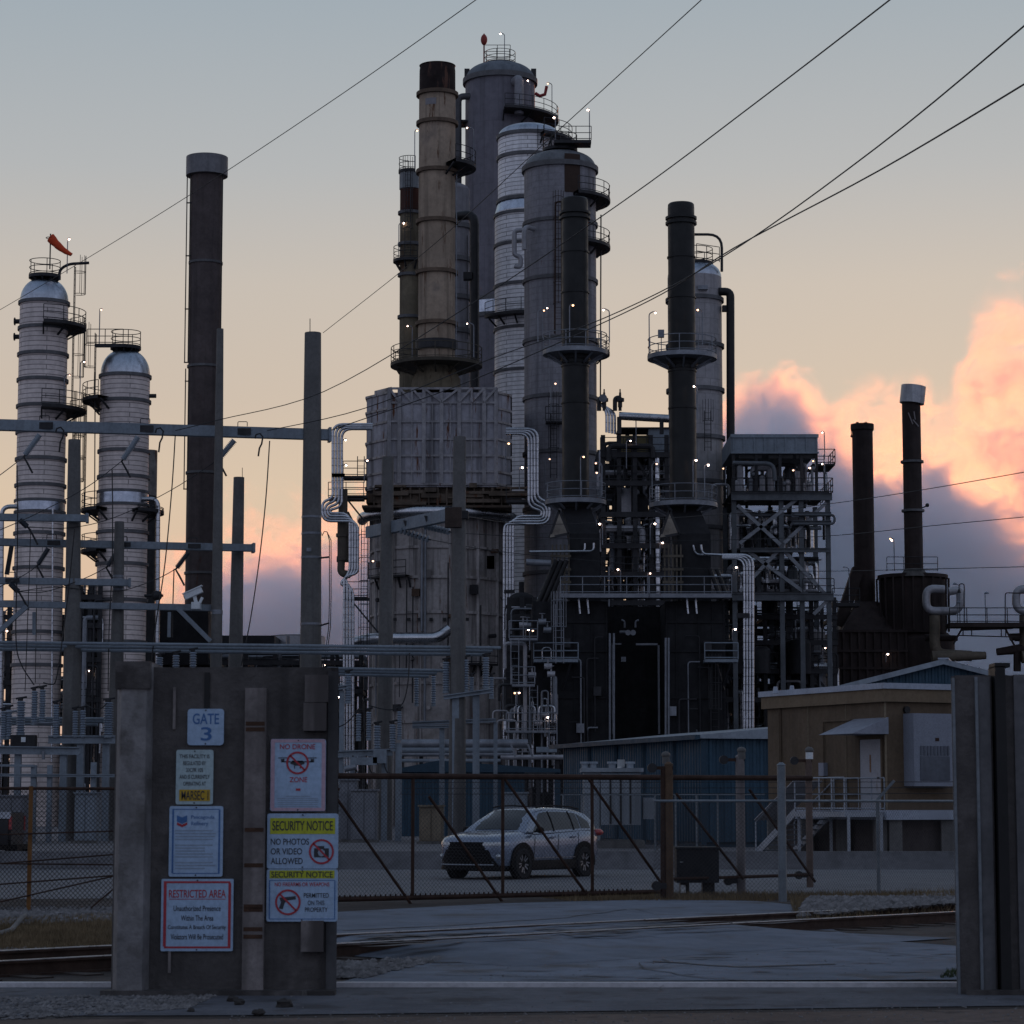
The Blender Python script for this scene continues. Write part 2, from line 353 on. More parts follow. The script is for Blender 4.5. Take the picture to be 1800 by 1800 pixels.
for k in range(9):          # wandering cracks
    x0_, y0_ = rs.uniform(700, 1500), rs.uniform(1600, 1715); q = G(x0_, y0_, .02); an = rs.uniform(0, 6.28); pts = [q.copy()]
    for j in range(16): an += rs.uniform(-.5, .5); q = q + V(math.cos(an), math.sin(an) * 1.5, 0) * .22; pts.append(q.copy())
    pts = [p_ for p_ in pts if abs((p_ - V(*SMA)).dot(V(*SMN)) - .75) > 3.6]
    if len(pts) > 3: tm.grid([[p_ - V(.008, .018, 0) for p_ in pts], [p_ + V(.008, .018, 0) for p_ in pts]])
o = mesh_obj('tar_seams', tm, TAR); o['kind'] = 'structure'
# ---- gravel and grass: stuff
def stones(name, label, areas, n, r0, r1, mat, seed, hump=None):
    rnd = random.Random(seed); mb = MB()
    for _ in range(n):
        (x, y) = areas(rnd); r = rnd.uniform(r0, r1); z = (hump(x, y) if hump else 0)
        vs = [V(x, y, z + r * .5) + V(a, b, c * .7) * (r * rnd.uniform(.7, 1.2)) for a, b, c in ((1, 0, 0), (-1, 0, 0), (0, 1, 0), (0, -1, 0), (.2, .1, 1), (0, 0, -1))]
        mb.add(vs, [(0, 2, 4), (2, 1, 4), (1, 3, 4), (3, 0, 4), (2, 0, 5), (1, 2, 5), (3, 1, 5), (0, 3, 5)])
    return single(name, label, 'gravel', mb, mat, kind='stuff')
STONE = surf('ballast_stone', (.16, .155, .155), .95, 0, .6, 5, 0, spec=.1)
def poly_area(pts):
    def f(r):
        while True:
            a, b = r.random(), r.random(); p0 = Vector(pts[0]).lerp(Vector(pts[1]), a); p1 = Vector(pts[3]).lerp(Vector(pts[2]), a); q = p0.lerp(p1, b); return q.x, q.y
    return f
gq = lambda x, y: (G(x, y).x, G(x, y).y)
hb = MB(); hill = [gq(1395, 1612), gq(1700, 1612), gq(1700, 1588), gq(1420, 1590)]
stones('ballast', 'loose pale ballast heaped between the rails and the gate posts', poly_area([gq(1405, 1624), gq(1720, 1608), gq(1720, 1572), gq(1430, 1590)]), 3800, .03, .085, STONE, 1, lambda x, y: .16 * max(0, math.sin(max(0, min(1, (y - 35.5) / 9)) * math.pi)))
stones('ballast', 'grey stones lying along the foot of the left mesh fence', poly_area([gq(-40, 1632), gq(215, 1622), gq(215, 1600), gq(-40, 1600)]), 1500, .03, .08, STONE, 2)
stones('ballast', 'grey gravel strip beside the left rails in front of the grass', poly_area([gq(-60, 1692), gq(230, 1684), gq(230, 1668), gq(-60, 1676)]), 1300, .02, .055, STONE, 3)
stones('ballast', 'coarse gravel on the near verge below the signed concrete pillar', poly_area([gq(-60, 1800), gq(330, 1775), gq(380, 1752), gq(-60, 1756)]), 2200, .008, .03, STONE, 4)
stones('ballast', 'stones scattered beside the rails just right of the signed pillar', poly_area([gq(585, 1722), gq(640, 1722), gq(800, 1684), gq(585, 1694)]), 900, .015, .045, STONE, 5)
stones('ballast', 'small stones and grit strewn over the worn driveway between the pillars', poly_area([gq(700, 1725), gq(1670, 1722), gq(1420, 1600), gq(640, 1640)]), 900, .006, .02, STONE, 12)
stones('ballast', 'grit scattered along the near edge of the apron below the sill', poly_area([gq(380, 1800), gq(1800, 1800), gq(1800, 1750), gq(420, 1752)]), 1100, .004, .014, STONE, 13)
GRASS = surf('dry_grass', (.16, .12, .072), .95, 0, .5, 1.5, 0, spec=.1)
def grass(label, areas, n, h0, h1, seed, mat=GRASS, cat='grass'):
    rnd = random.Random(seed); mb = MB()
    for _ in range(n):
        x, y = areas(rnd); h = rnd.uniform(h0, h1); a = rnd.random() * 6.28; wv = V(math.cos(a), math.sin(a), 0) * .008; ln = V(rnd.uniform(-.5, .5), rnd.uniform(-.5, .5), 0) * h
        b = V(x, y, 0); mb.add([b - wv, b + wv, b + ln + V(0, 0, h)], [(0, 1, 2)])
    return single('grass', label, cat, mb, mat, kind='stuff')
grass('short dry grass on the verge between the left fence and the rails', poly_area([gq(-60, 1680), gq(230, 1672), gq(230, 1612), gq(-60, 1625)]), 16000, .03, .12, 6)
grass('olive grass strip along the road behind the gate posts', poly_area([(1.0, 45.2), (16, 45.0), (16, 49.2), (0.2, 48.2)]), 16000, .04, .13, 7)
grass('tufts of dry weeds around the ballast right of the driveway', poly_area([gq(1400, 1630), gq(1720, 1612), gq(1720, 1570), gq(1390, 1588)]), 5000, .05, .22, 8)
grass('small green weed tuft at the foot of the right gate pillar', poly_area([gq(1650, 1722), gq(1690, 1720), gq(1690, 1706), gq(1665, 1710)]), 300, .02, .06, 9, surf('weed_green', (.05, .07, .03), .9, 0, .4, 2, 0))
for (x, y, r_) in ((408, 1762, .05), (500, 1772, .07), (336, 1780, .035), (455, 1786, .05), (420, 1768, .05)):
    q = G(x, y); mb = MB().sphere(q + V(0, 0, r_ * .5), r_, 9, 6, .6); rr = random.Random(x)
    mb.v = [tuple(Vector(a) + V(rr.uniform(-1, 1), rr.uniform(-1, 1), rr.uniform(-.5, .5)) * r_ * .25) for a in mb.v]
    single('stone', {408: 'dark stone on the near verge, leftmost but one of five', 500: 'largest dark stone, rightmost of the five on the near verge', 336: 'smallest dark stone near the bottom edge left of the others', 455: 'flat dark stone nearest the bottom edge of the brown roadway', 420: 'dark stone just right of its twin below the signed pillar'}[x], 'stone', mb, surf('dark_stone', (.04, .036, .034), .95, 0, .4, 6, 0), q)
# ---- rails (two lines crossing obliquely)
RAILM = surf('rail_rust', (.05, .03, .022), .8, .1, .4, 3, 0); RAILTOP = surf('rail_polish', (.45, .45, .46), .35, .9, .15, 2, 0)
A0, A1 = G(-80, 1722), G(1760, 1617)
d = (A1 - A0).normalized(); nrm = V(-d.y, d.x, 0)
for off, lab in ((0, 'nearer rusty rail of the track crossing the driveway'), (1.5, 'farther rusty rail of the track crossing the driveway')):
    a, b = A0 + nrm * off - d * 4, A1 + nrm * off + d * 6; t = Thing('rail', lab, 'rail', a)
    xi = lambda px: None
    prof = lambda q: q
    mb = MB(); mb.beam(a + V(0, 0, .012), b + V(0, 0, .012), .14, .024); mb.beam(a + V(0, 0, .075), b + V(0, 0, .075), .02, .102); mb.beam(a + V(0, 0, .139), b + V(0, 0, .139), .07, .026)
    t.part('web', mb, RAILM); t.part('railhead', MB().beam(a + V(0, 0, .156), b + V(0, 0, .156), .066, .008), RAILTOP)
SLEEP = surf('sleeper_wood', (.045, .035, .03), .95, 0, .4, 3, 0)
for k in range(46):
    c = A0 - d * 3.5 + d * (.6 * k) + nrm * .75
    o = single('sleeper', 'dark timber railway sleeper under the two rusty rails', 'sleeper', MB().beam(c - nrm * 1.25 + V(0, 0, -.02), c + nrm * 1.25 + V(0, 0, -.02), .22, .07), SLEEP, c, 'timber sleepers under the rails')
# asphalt humped up between the rails where the driveway crosses
i0, i1 = G(640, 1684), G(1440, 1640)
def along(q): return (q - A0).dot(d)
u0, u1 = along(i0), along(i1); mb = MB(); rows = []
for k in range(25):
    u = u0 + (u1 - u0) * k / 24; e = min(1, min(k, 24 - k) / 4); rw = []
    for s_, zz in ((-2.6, .02), (-1.2, .1), (-.1, .15), (.12, .135), (.75, .15), (1.38, .135), (1.6, .15), (2.6, .1), (4.2, .02)): rw.append(A0 + d * u + nrm * s_ + V(0, 0, .014 + (zz - .02) * e))
    rows.append(rw)
mb.grid(rows); o = mesh_obj('crossing_pavement', mb, ASPH); o['kind'] = 'structure'
# ---- long low concrete kerb wall behind the road
KERBM = surf('kerb_concrete', (.115, .115, .122), .85, 0, .2, .5, .4, bump=.3)
mb = MB(); prof = [(66.6, 0), (66.9, .30), (67.0, .46), (67.3, .46), (67.5, 0)]
mb.add([V(x, y, z) for x in (-60, 60) for y, z in prof], [(0, 1, 6, 5), (1, 2, 7, 6), (2, 3, 8, 7), (3, 4, 9, 8), (0, 4, 3, 2, 1), (5, 6, 7, 8, 9)])
single('kerb_wall', 'long low concrete barrier along the far side of the road behind the parked car', 'barrier', mb, KERBM)
# ---- steel sill across the gate opening
SILL = surf('sill_steel', (.55, .55, .58), .55, .2, .12, 2, 0)
q0, q1 = G(585, 1735), G(1690, 1730)
single('gate_sill', 'pale worn steel sill laid across the driveway between the two concrete pillars', 'sill', MB().bb((q0.x - 6.5, q0.y - .05, 0), (q1.x + 1, q0.y + .06, .045)), SILL)
# ---- far tree line
rnd = random.Random(77); FOL = surf('far_foliage', (.03, .034, .028), .95, 0, .4, .3, 0)
mb = MB()
for k in range(420):
    x = rnd.uniform(-160, 160); y = rnd.uniform(400, 440); h = 5 + 4 * math.sin(x * .07) + rnd.uniform(0, 5)
    for j in range(7):
        c = V(x + rnd.uniform(-3, 3), y + rnd.uniform(-3, 3), h * rnd.uniform(.2, 1)); r_ = rnd.uniform(.6, 1.8)
        vs = [c + V(rnd.gauss(0, r_), rnd.gauss(0, r_), rnd.gauss(0, r_ * .7)) for _ in range(6)]; mb.add(vs, [(0, 1, 2), (3, 4, 5), (0, 3, 4), (1, 2, 5)])
single('tree_line', 'dark distant tree line on the horizon behind the plant', 'trees', mb, FOL, kind='stuff')
# ================================================================ refinery
class Tower:
    def __init__(s, name, label, cat, x, yref, hw, D, group=None):
        c = P(x, yref, D); s.X, s.Y, s.D = c.x, D, D; s.r = hw * M1(yref, D); s.T = Thing(name, label, cat, (s.X, D, 0), group); s.c = (s.X, D)
    def z(s, y): return P(900, y, s.D).z
    def x(s, px, y): return P(px, y, s.D).x
    def shell(s, y0, y1, mat, name='shell', r=None, r1=None):
        r = r or s.r; r1 = r1 or r; z0 = 0 if y0 is None else s.z(y0)
        return s.T.part(name, MB().lathe((s.X, s.Y, 0), [(r, z0), (r1, s.z(y1))], 48), mat)
    def dome(s, yb, yt, mat, r=None, e=2.0, flat_top=0):
        r = r or s.r; zb, zt = s.z(yb), s.z(yt); pr = []
        for k in range(13):
            t = R(90 * k / 12); pr.append((max(r * math.cos(t) ** (2 / e), .01), zb + (zt - zb) * math.sin(t) ** (2 / e)))
        return s.T.part('dome', MB().lathe((s.X, s.Y, 0), pr, 48), mat)
    def rings(s, ys, h=.24, out=.13, r=None, mat=None):
        for y in ys: mb = MB(); ring_z(mb, s.c, s.z(y), r or s.r, h, out, 44); s.T.part('stiffener_ring', mb, mat or RINGM)
    def plat(s, y, px=None, a0=-75, a1=75, r_in=None, ro=None, h=1.1, th=.25, mat=None):
        z = s.z(y); ri = (r_in or s.r) + .02; ro = ro or abs(s.x(px, y) - s.X)
        o = s.T.part('platform', deck(s.c, z, ri, ro, a0, a1, th), mat or DARKST)
        s.T.part('railing', rail_arc(s.c, z, ro - .05, a0, a1, h), mat or DARKST, o); return o
    def ladder(s, px, y0, y1, off=.35, ang=-90, mat=None, cage=True):
        x = s.x(px, (y0 + y1) / 2); dx = x - s.X; dy = -math.sqrt(max((s.r + off) ** 2 - dx * dx, 0)) if abs(dx) < s.r + off else 0
        s.T.part('ladder', ladder(x, s.Y + dy, s.z(y0), s.z(y1), ang, cage), mat or DARKST)
    def lamp(s, px, y, y0, dy=0, dx=.3): b = V(s.x(px, y), s.Y + dy, s.z(y0)); lamp(s.T, b, s.z(y) - b.z, dx)
    def pipe(s, pts, r_px, mat, dy=0, name='pipe', br=1.2, n=12):
        q = [V(s.x(p[0], p[1]), s.Y + (p[2] if len(p) > 2 else dy), s.z(p[1])) for p in pts]
        return s.T.part(name, MB().tube(bend(q, br), r_px * M1(pts[0][1], s.D), n), mat)

# ---------------------------------------------------------------- two pink-grey jacketed columns on the left
t = Tower('distillation_column', 'tallest jacketed column on the left, domed, with an orange windsock above it', 'column', 70, 900, 42.5, 190)
JC = jk('column_jacket', (.70, .61, .57), t.r)
t.shell(None, 534, JC); t.dome(532, 489, DOMEM, e=2.2)
t.rings([534, 579, 625, 670, 716, 762, 809, 855, 939, 1000, 1112, 1170]); t.T.part('bright_band', MB().lathe((t.X, t.Y, 0), [(t.r + .06, t.z(901)), (t.r + .06, t.z(883))], 48), BANDM); t.rings([882, 902], .2)
t.plat(484, a0=0, a1=360, r_in=.3, ro=1.2); t.plat(573, 151, -80, 60); t.plat(720, 151, -80, 60)
t.ladder(131, 570, 468, .4, 0); t.ladder(128, 716, 576, .4, 0); t.ladder(128, 900, 724, .4, 0)
t.pipe([(106, 494), (106, 476), (122, 466), (158, 464)], 2.6, DARKST, -.4, 'vent_pipe')
t.lamp(121, 424, 483, -.5, .02); t.lamp(121, 668, 716, -1.9)
for y in (565, 592): t.T.part('nozzle', MB().cyl((t.X - t.r, t.Y, t.z(y)), (t.X - t.r - .35, t.Y, t.z(y)), .18, n=10).cyl((t.X - t.r - .35, t.Y, t.z(y)), (t.X - t.r - .42, t.Y, t.z(y)), .3, n=10), DARKST)
t.pipe([(40, 893), (8, 893), (5, 1340)], 4, SHINY, -1, 'side_pipe'); t.pipe([(103, 900), (101, 1340)], 1.6, SHINY, -2.4, 'side_pipe'); t.T.part('brace', MB().beam(V(t.x(22, 950), t.Y, t.z(950)), V(t.x(12, 1010), t.Y, t.z(1010)), .3, .3), DARKST)
ws = MB(); a = V(t.x(97, 430), t.Y - 2, t.z(428)); dr = V(1, 0, -.80).normalized(); rs = []
for k in range(9):
    u = k / 8; c = a + dr * (2.05 * u) + V(0, 0, -.16 * math.sin(u * 3)); rr = .36 * (1 - .62 * u) * (1 + .06 * math.sin(k * 2.3))
    rs.append([c + V(0.62, 0, .78) * (rr * math.cos(q * .628)) + V(0, 1, 0) * (rr * math.sin(q * .628)) for q in range(10)])
wsm = flat('windsock_fabric', (.62, .07, .02), .8)
wt = Thing('windsock', 'orange windsock blowing right on a thin mast above the left column', 'windsock', (a.x, a.y, t.z(483)))
wt.part('sock', ws.loft(rs), wsm); wt.part('mast', MB().cyl((a.x, a.y, t.z(483)), (a.x, a.y, a.z + .3), .05, n=6), DARKST)
wt.part('hoop', MB().lathe((a.x + .02, a.y, a.z - .02), [(.35, -.03), (.38, 0), (.35, .03), (.33, 0), (.35, -.03)], 16), DARKST)

t = Tower('distillation_column', 'shorter jacketed column on the left with a dome and a lamp above its platform', 'column', 216, 900, 43.5, 190)
t.shell(None, 663, jk('short_column_jacket', (.69, .60, .56), t.r)); t.dome(662, 614, DOMEM, e=2.2)
t.rings([663, 707, 795, 840, 937, 993, 1056, 1130]); t.T.part('bright_band', MB().lathe((t.X, t.Y, 0), [(t.r + .06, t.z(887)), (t.r + .06, t.z(867))], 48), BANDM); t.rings([866, 889], .2)
t.plat(609, a0=0, a1=360, r_in=.3, ro=1.15); t.T.part('platform', MB().bb((t.x(172, 609), t.Y - 1.2, t.z(609) - .25), (t.X + .2, t.Y - .9, t.z(609))), DARKST)
t.T.part('railing', rail_line([(t.x(158, 586), t.Y - 1.2, t.z(609)), (t.x(221, 586), t.Y - 1.2, t.z(609))]), DARKST)
t.ladder(169, 700, 588, .4, 180); t.plat(703, 145, 120, 240); t.plat(896, 143, 120, 240); t.plat(968, 143, 120, 240); t.ladder(150, 896, 706, 1, 180)
t.lamp(180, 551, 609, -1.2, .02); t.lamp(147, 643, 700, -1.4, .2); t.T.part('brace', MB().beam(V(t.x(155, 706), t.Y, t.z(706)), V(t.x(175, 729), t.Y, t.z(729)), .15, .15), DARKST)
t.pipe([(253, 880), (281, 880), (279, 1340)], 4, SHINY, -1, 'side_pipe'); t.plat(898, 288, -60, 60, h=.2); t.T.part('nozzle', MB().cyl((t.X + t.r, t.Y, t.z(696)), (t.X + t.r + .5, t.Y, t.z(696)), .16, n=10), DARKST)
t.T.part('valve', MB().cyl((t.X + t.r, t.Y - 1, t.z(1049)), (t.x(290, 1049), t.Y - 1, t.z(1049)), .1, n=8).sphere((t.x(279, 1049), t.Y - 1, t.z(1049)), .4), DARKST)
t.pipe([(173, 660), (172, 900)], 1.0, DARKST, -1.5, 'conduit')
tt = Tower('exchanger_shell', 'mottled corroded vessel half hidden right of the shorter column', 'vessel', 262, 840, 14, 200)
tt.shell(None, 872, DARKST); tt.shell(872, 792, surf('corroded_metal', (.20, .19, .18), .6, .4, .6, .8, .5, rust=.3))

# ---------------------------------------------------------------- dark stack
t = Tower('chimney_stack', 'tall dark brown stack with a pale wide collar on top, left of centre', 'stack', 359, 650, 28, 210)
BR = surf('brown_steel', (.085, .068, .066), .75, .2, .3, .4, .35, rust=.22, rustcol=(.07, .03, .02))
t.shell(None, 300, BR); t.rings([463, 645, 832, 1008], .2, .1)
cz0, cz1 = t.z(310), t.z(277); cr = 36.5 * M1(293, 210)
t.T.part('collar', MB().lathe((t.X, t.Y, 0), [(t.r, cz0), (cr, cz0), (cr, cz1), (cr * .94, cz1), (cr * .94, cz0 + .5), (t.r * .6, cz0 + .5)], 48), surf('collar_steel', (.17, .17, .18), .6, .2, .2, .5, .3))
for px, ya, yb in ((331.5, 310, 640), (329.5, 650, 862), (388, 310, 640)):
    mb = MB(); x = t.x(px, (ya + yb) / 2)
    for q in (-.14, .14): mb.cyl((x + q, t.Y - .6, t.z(yb)), (x + q, t.Y - .6, t.z(ya)), .05, n=5)
    k = t.z(yb)
    while k < t.z(ya): mb.bb((x - .2, t.Y - .65, k), (x + .5 * (1 if px < 350 else -1), t.Y - .5, k + .08)); k += 4.5
    t.T.part('guide_rail', mb, DARKST)
duct = Thing('flue_duct', 'black boxed flue duct with a sloped end at the foot of the dark brown stack', 'duct', P(290, 1120, 206))
q = lambda x, y, D: (P(x, y, D).x, P(x, y, D).z)
duct.part('casing', MB().prism([q(215, 1172, 206), q(215, 1085, 206), q(234, 1071, 206), q(374, 1071, 206), q(374, 1172, 206)], 203, 209), BLKMAT)
mb = MB()
for px in (240, 290, 350): mb.bb((P(px, 1172, 204).x - .3, 203.5, 0), (P(px, 1172, 204).x + .3, 204.1, P(px, 1170, 204).z))
duct.part('leg', mb, BLKMAT)
# ---------------------------------------------------------------- big grey column and neighbours in the middle
t = Tower('fractionator_column', 'tallest column of the plant, wide dark grey with a shallow dome', 'column', 879, 400, 61.5, 240)
t.shell(None, 146, surf('grey_fractionator', (.165, .16, .185), .7, 0, .12, .15, .3, jacket=(t.r, 6, .9, .8))); t.dome(143, 112, surf('grey_dome', (.13, .15, .17), .6, .1, .2, .2, .3), e=2.3); t.rings([145], .5, .25); t.rings([533, 562], .4, .15)
t.T.part('bright_band', MB().lathe((t.X, t.Y, 0), [(t.r + .06, t.z(560)), (t.r + .06, t.z(536))], 48), BANDM)
t.plat(112, a0=0, a1=360, r_in=.4, ro=1.5); t.lamp(887, 68, 112, -1.4, -.3); mb = MB(); b = V(t.x(851, 110), t.Y - 1, t.z(118)); mb.cyl(b, b + V(0, 0, 3), .07, n=6)
t.T.part('warning_light', mb.sphere(b + V(0, 0, 2.4), .32, 10, 8, 1.7), flat('faded_red', (.25, .04, .03), .6))
t.T.part('railing', rail_line([(t.x(852, 112), t.Y - 2, t.z(113)), (t.x(897, 112), t.Y - 2, t.z(113))], 1.3), DARKST)
for px in (821, 938): t.T.part('lug', MB().bb((t.x(px, 130) - .25, t.Y - .3, t.z(146)), (t.x(px, 130) + .25, t.Y + .3, t.z(122))), DARKST)
t.pipe([(828, 177), (806, 177), (806, 690)], 6, surf('pipe_grey_dark', (.07, .07, .075), .6, .2, .3, .5, .2), -1.5, 'overhead_pipe', 2)
t.pipe([(905, 160, -t.r + .2), (912, 158, -t.r - .6), (912, 220, -t.r - .6)], 8, surf('pipe_light_grey', (.22, .22, .24), .55, .1, .2, .5, .2), 0, 'downcomer', 1.5)
t.plat(211, 982, -85, 45); t.lamp(970, 153, 208, -1, -.3); t.lamp(931, 163, 211, -t.r - .6, -.1)
t.T.part('platform', MB().bb((t.x(800, 218), t.Y - 1.4, t.z(220)), (t.x(822, 218), t.Y + 1, t.z(217))), DARKST)
t.T.part('flame_rag', MB().tube([V(t.x(x_, y_), t.Y - 4, t.z(y_)) for x_, y_ in ((940, 184), (948, 189), (957, 186), (960, 172))], .17, 6), flat('faded_red2', (.22, .03, .03), .8), label='torn red cloth hanging over the platform railing')
SG = surf('smoke_grey_column', (.21, .205, .22), .7, 0, .15, .2, .35, jacket=(2.5, 3, .8, .75))
t = Tower('vessel_column', 'narrow grey column just behind the right edge of the tan stack', 'column', 797, 500, 28.5, 214)
t.shell(None, 335, SG); t.dome(336, 322, SG); t.rings([400, 458, 525, 584], .4, .2)
t.ladder(822, 600, 420, .3, 0, cage=False)
t = Tower('transfer_line', 'thick black transfer pipe rising between the tan stack and the white column', 'pipe', 834, 500, 8, 205)
t.pipe([(800, 376, 1), (834, 376, 0), (835, 1180, 0)], 8.3, BLACK, 0, 'line', 3.2, 16); t.T.part('clamp', MB().bb((t.X - .9, t.Y - .5, t.z(492)), (t.X - .2, t.Y + .5, t.z(480))), BLACK)
t = Tower('white_column', 'whitish jacketed column with a metal dome beside the tall grey one', 'column', 930, 500, 57, 216)
WJ = jk('white_jacket', (.88, .86, .87), t.r); WJ2 = jk('white_jacket_lower', (.87, .85, .86), t.r * 1.06)
t.shell(368, 244, WJ, r=t.r * .96); t.shell(None, 378, WJ2, r=t.r * 1.06); t.dome(243, 221, DOMEM, r=t.r * .96, e=2.5); t.rings([244, 281, 357], .3, .15, t.r * .96); t.rings([383, 436, 507, 583, 657], .25, .12, t.r * 1.06)
t.T.part('bright_band', MB().lathe((t.X, t.Y, 0), [(t.r * 1.06, t.z(378)), (t.r * .965, t.z(358))], 24), BANDM)
t.ladder(950, 275, 235, .2); t.plat(560, 902, 200, 300, r_in=t.r * 1.06, ro=t.r * 1.06 + 1.1)
t.plat(247, a0=-70, a1=0, ro=t.r + 1.0)
t = Tower('grey_column', 'broad grey column with a ribbed dark dome and side platforms, centre', 'column', 985, 600, 63.5, 200)
GJ = surf('grey_column_skin', (.25, .245, .265), .65, 0, .12, .3, .5, jacket=(t.r, .5, 1.1, .78), dirt=(.25, .62, (.16, .15, .155)), rust=.12)
t.shell(None, 300, GJ); t.dome(299, 268, surf('ribbed_dome', (.15, .16, .17), .6, .2, .2, .4, .4, rust=.2), e=2.4); t.rings([300], .4, .2); t.rings([397, 497, 603, 703, 800, 898, 1010], .28, .15)
t.plat(262, a0=0, a1=360, r_in=.4, ro=1.4); t.T.part('platform', MB().bb((t.X - .5, t.Y - 2, t.z(262)), (t.x(1038, 255), t.Y - .3, t.z(257))), DARKST); t.T.part('railing', rail_line([(t.x(985, 258), t.Y - 2, t.z(257)), (t.x(1038, 258), t.Y - 2, t.z(257))]), DARKST)
t.lamp(1035, 205, 256, -1.8, -.02); t.lamp(976, 214, 262, -1, -.02); t.plat(352, 1073, -70, 70); t.plat(434, 1073, -70, 70); t.plat(620, 1072, -60, 60)
t.ladder(980, 600, 372, .4, -90, RUSTY); t.ladder(972, 850, 720, .5); t.T.part('platform', MB().bb((t.x(958, 745), t.Y - t.r - 1, t.z(755)), (t.x(987, 745), t.Y - t.r + .1, t.z(752))), DARKST); t.T.part('railing', rail_line([(t.x(958, 752), t.Y - t.r - 1, t.z(752)), (t.x(987, 752), t.Y - t.r - 1, t.z(752))]), DARKST)
t.pipe([(988, 372), (975, 372), (974, 600)], 1.6, RUSTY, -t.r - .5, 'riser', .5); t.pipe([(1056, 380), (1055, 700)], 1.2, DARKST, -.5, 'riser')
LG = surf('pipe_jacket_grey', (.33, .33, .35), .5, .3, .2, .6, .2)
t.pipe([(938, 414, -t.r + .6), (921, 414, -t.r - .6), (921, 455, -t.r - .6)], 4.2, LG, 0, 'pipe_loop', 1.0); t.pipe([(918, 416), (904, 416), (904, 459), (915, 462), (915, 480), (904, 478)], 4.2, LG, -t.r + .6, 'pipe_loop', .9)
STAIN = flat('rust_stain_plate', (.05, .032, .024), .9)
t.T.part('stained_sheet', MB().lathe((t.X, t.Y, 0), [(t.r + .03, t.z(352)), (t.r + .03, t.z(285))], 8, -84, -58), STAIN, label='rust-blackened strip down the upper shell')
for x_, y_ in ((953, 560), (967, 690), (957, 820)): t.lamp(x_, y_, y_ + 50, -t.r - 1.2, .25)
# ---------------------------------------------------------------- tan stack on the big furnace, and the stack behind it
TAN = surf('tan_stack_paint', (.32, .25, .185), .8, 0, .22, .3, .5, rust=.38, rustcol=(.085, .035, .015), dirt=(.3, .6, (.20, .16, .13)))
OLV = surf('olive_stack_paint', (.15, .125, .085), .85, 0, .3, .35, .6, rust=.35, rustcol=(.07, .03, .015))
t = Tower('furnace_stack', 'grey-capped olive stack half hidden behind the left of the tan one', 'stack', 720, 500, 17.5, 215)
t.shell(None, 375, OLV); t.shell(376, 330, surf('burnt_rust', (.06, .022, .014), .9, 0, .4, .5, .5), 'rust_band'); t.T.part('cap', MB().lathe((t.X, t.Y, 0), [(t.r * .9, t.z(334)), (t.r * 1.08, t.z(333)), (t.r * 1.08, t.z(305)), (t.r * .95, t.z(305)), (t.r * .95, t.z(330))], 32), surf('cap_grey', (.2, .215, .225), .6, 0, .2, .5, .3))
t.rings([375, 430, 484, 558], .25, .18); t.plat(457, 691, 110, 300); t.plat(300, 716, 100, 300, r_in=.2, ro=1.0); t.plat(640, 690, 100, 300); t.lamp(730, 236, 300, -1, .1); t.lamp(702, 397, 455, -.8, .3); t.lamp(726, 580, 640, -1.5, -.3); t.ladder(718, 455, 300, .3)
t = Tower('furnace_stack', 'tall tan rust-streaked stack with a burnt black top, above the boxy furnace', 'stack', 768, 400, 32.2, 192)
t.shell(640, 165, TAN); t.T.part('burnt_tip', MB().lathe((t.X, t.Y, 0), [(t.r * .995, t.z(167)), (t.r * .985, t.z(125)), (t.r * .96, t.z(118)), (t.r * 1.0, t.z(116)), (t.r * .9, t.z(116)), (t.r * .88, t.z(160))], 48), surf('burnt_tip', (.022, .014, .013), .9, .1, .5, .5, .4, rust=.42, rustcol=(.10, .05, .035), dirt=(.22, .62, (.2, .13, .11))))
t.rings([167, 218, 303, 391, 480, 570], .28, .22, mat=surf('tan_ring', (.12, .085, .06), .85, 0, .3, 1, .2)); t.plat(292, 838, -60, 60, ro=t.r + 1.6); t.lamp(833, 232, 290, -1.0, -.4)
t.T.part('test_box', MB().lathe((t.X, t.Y, 0), [(t.r, t.z(617)), (t.r + .25, t.z(616)), (t.r + .25, t.z(600)), (t.r, t.z(599))], 20, -165, -15), DARKST); t.pipe([(803, 305), (802, 640)], .9, STEEL, -.6, 'conduit')
t.T.part('patch_plate', MB().lathe((t.X, t.Y, 0), [(t.r + .02, t.z(191)), (t.r + .02, t.z(180))], 6, -128, -92), flat('patch_grey', (.22, .21, .22), .7)); t.lamp(834, 583, 640, -3, -.4)
t.plat(640, 848, 0, 360, h=1.2, mat=surf('olive_steel', (.07, .06, .045), .8, 0, .3, 1, .3)); t.T.part('cone', MB().lathe((t.X, t.Y, 0), [(t.r * 1.35, t.z(690)), (t.r * 1.3, t.z(668)), (t.r, t.z(645))], 40), OLV)
# furnace
RBRN = surf('rust_brown_plate', (.08, .05, .035), .85, 0, .4, 1, .3, rust=.3)
FD = 190.0
HB = surf('furnace_panel', (.31, .305, .335), .75, 0, .25, .3, .8, rust=.36, dirt=(.35, .55, (.2, .19, .195))); HT = surf('furnace_panel_tan', (.34, .315, .305), .8, 0, .3, .35, .9, rust=.3, dirt=(.3, .6, (.16, .14, .12)))
f0 = P(778, 1300, FD); fur = Thing('furnace', 'huge boxy grey furnace on a round panelled base under the tan stack', 'furnace', (f0.x, FD + 5, 0))
fx = lambda px, y=760, D=FD - .0: P(px, y, D).x
fz = lambda y, D=FD: P(900, y, D).z
x0, x1, c0 = fx(682), fx(874), 4.0
oct_ = [(x0, FD), (x1, FD), (x1 + 1.0, FD + 1.6), (x1 + 1.0, FD + 11), (x1 - 2, FD + 13), (x0 + 1, FD + 13), (x0 - 1.75, FD + 11), (x0 - 1.75, FD + 2.5)]
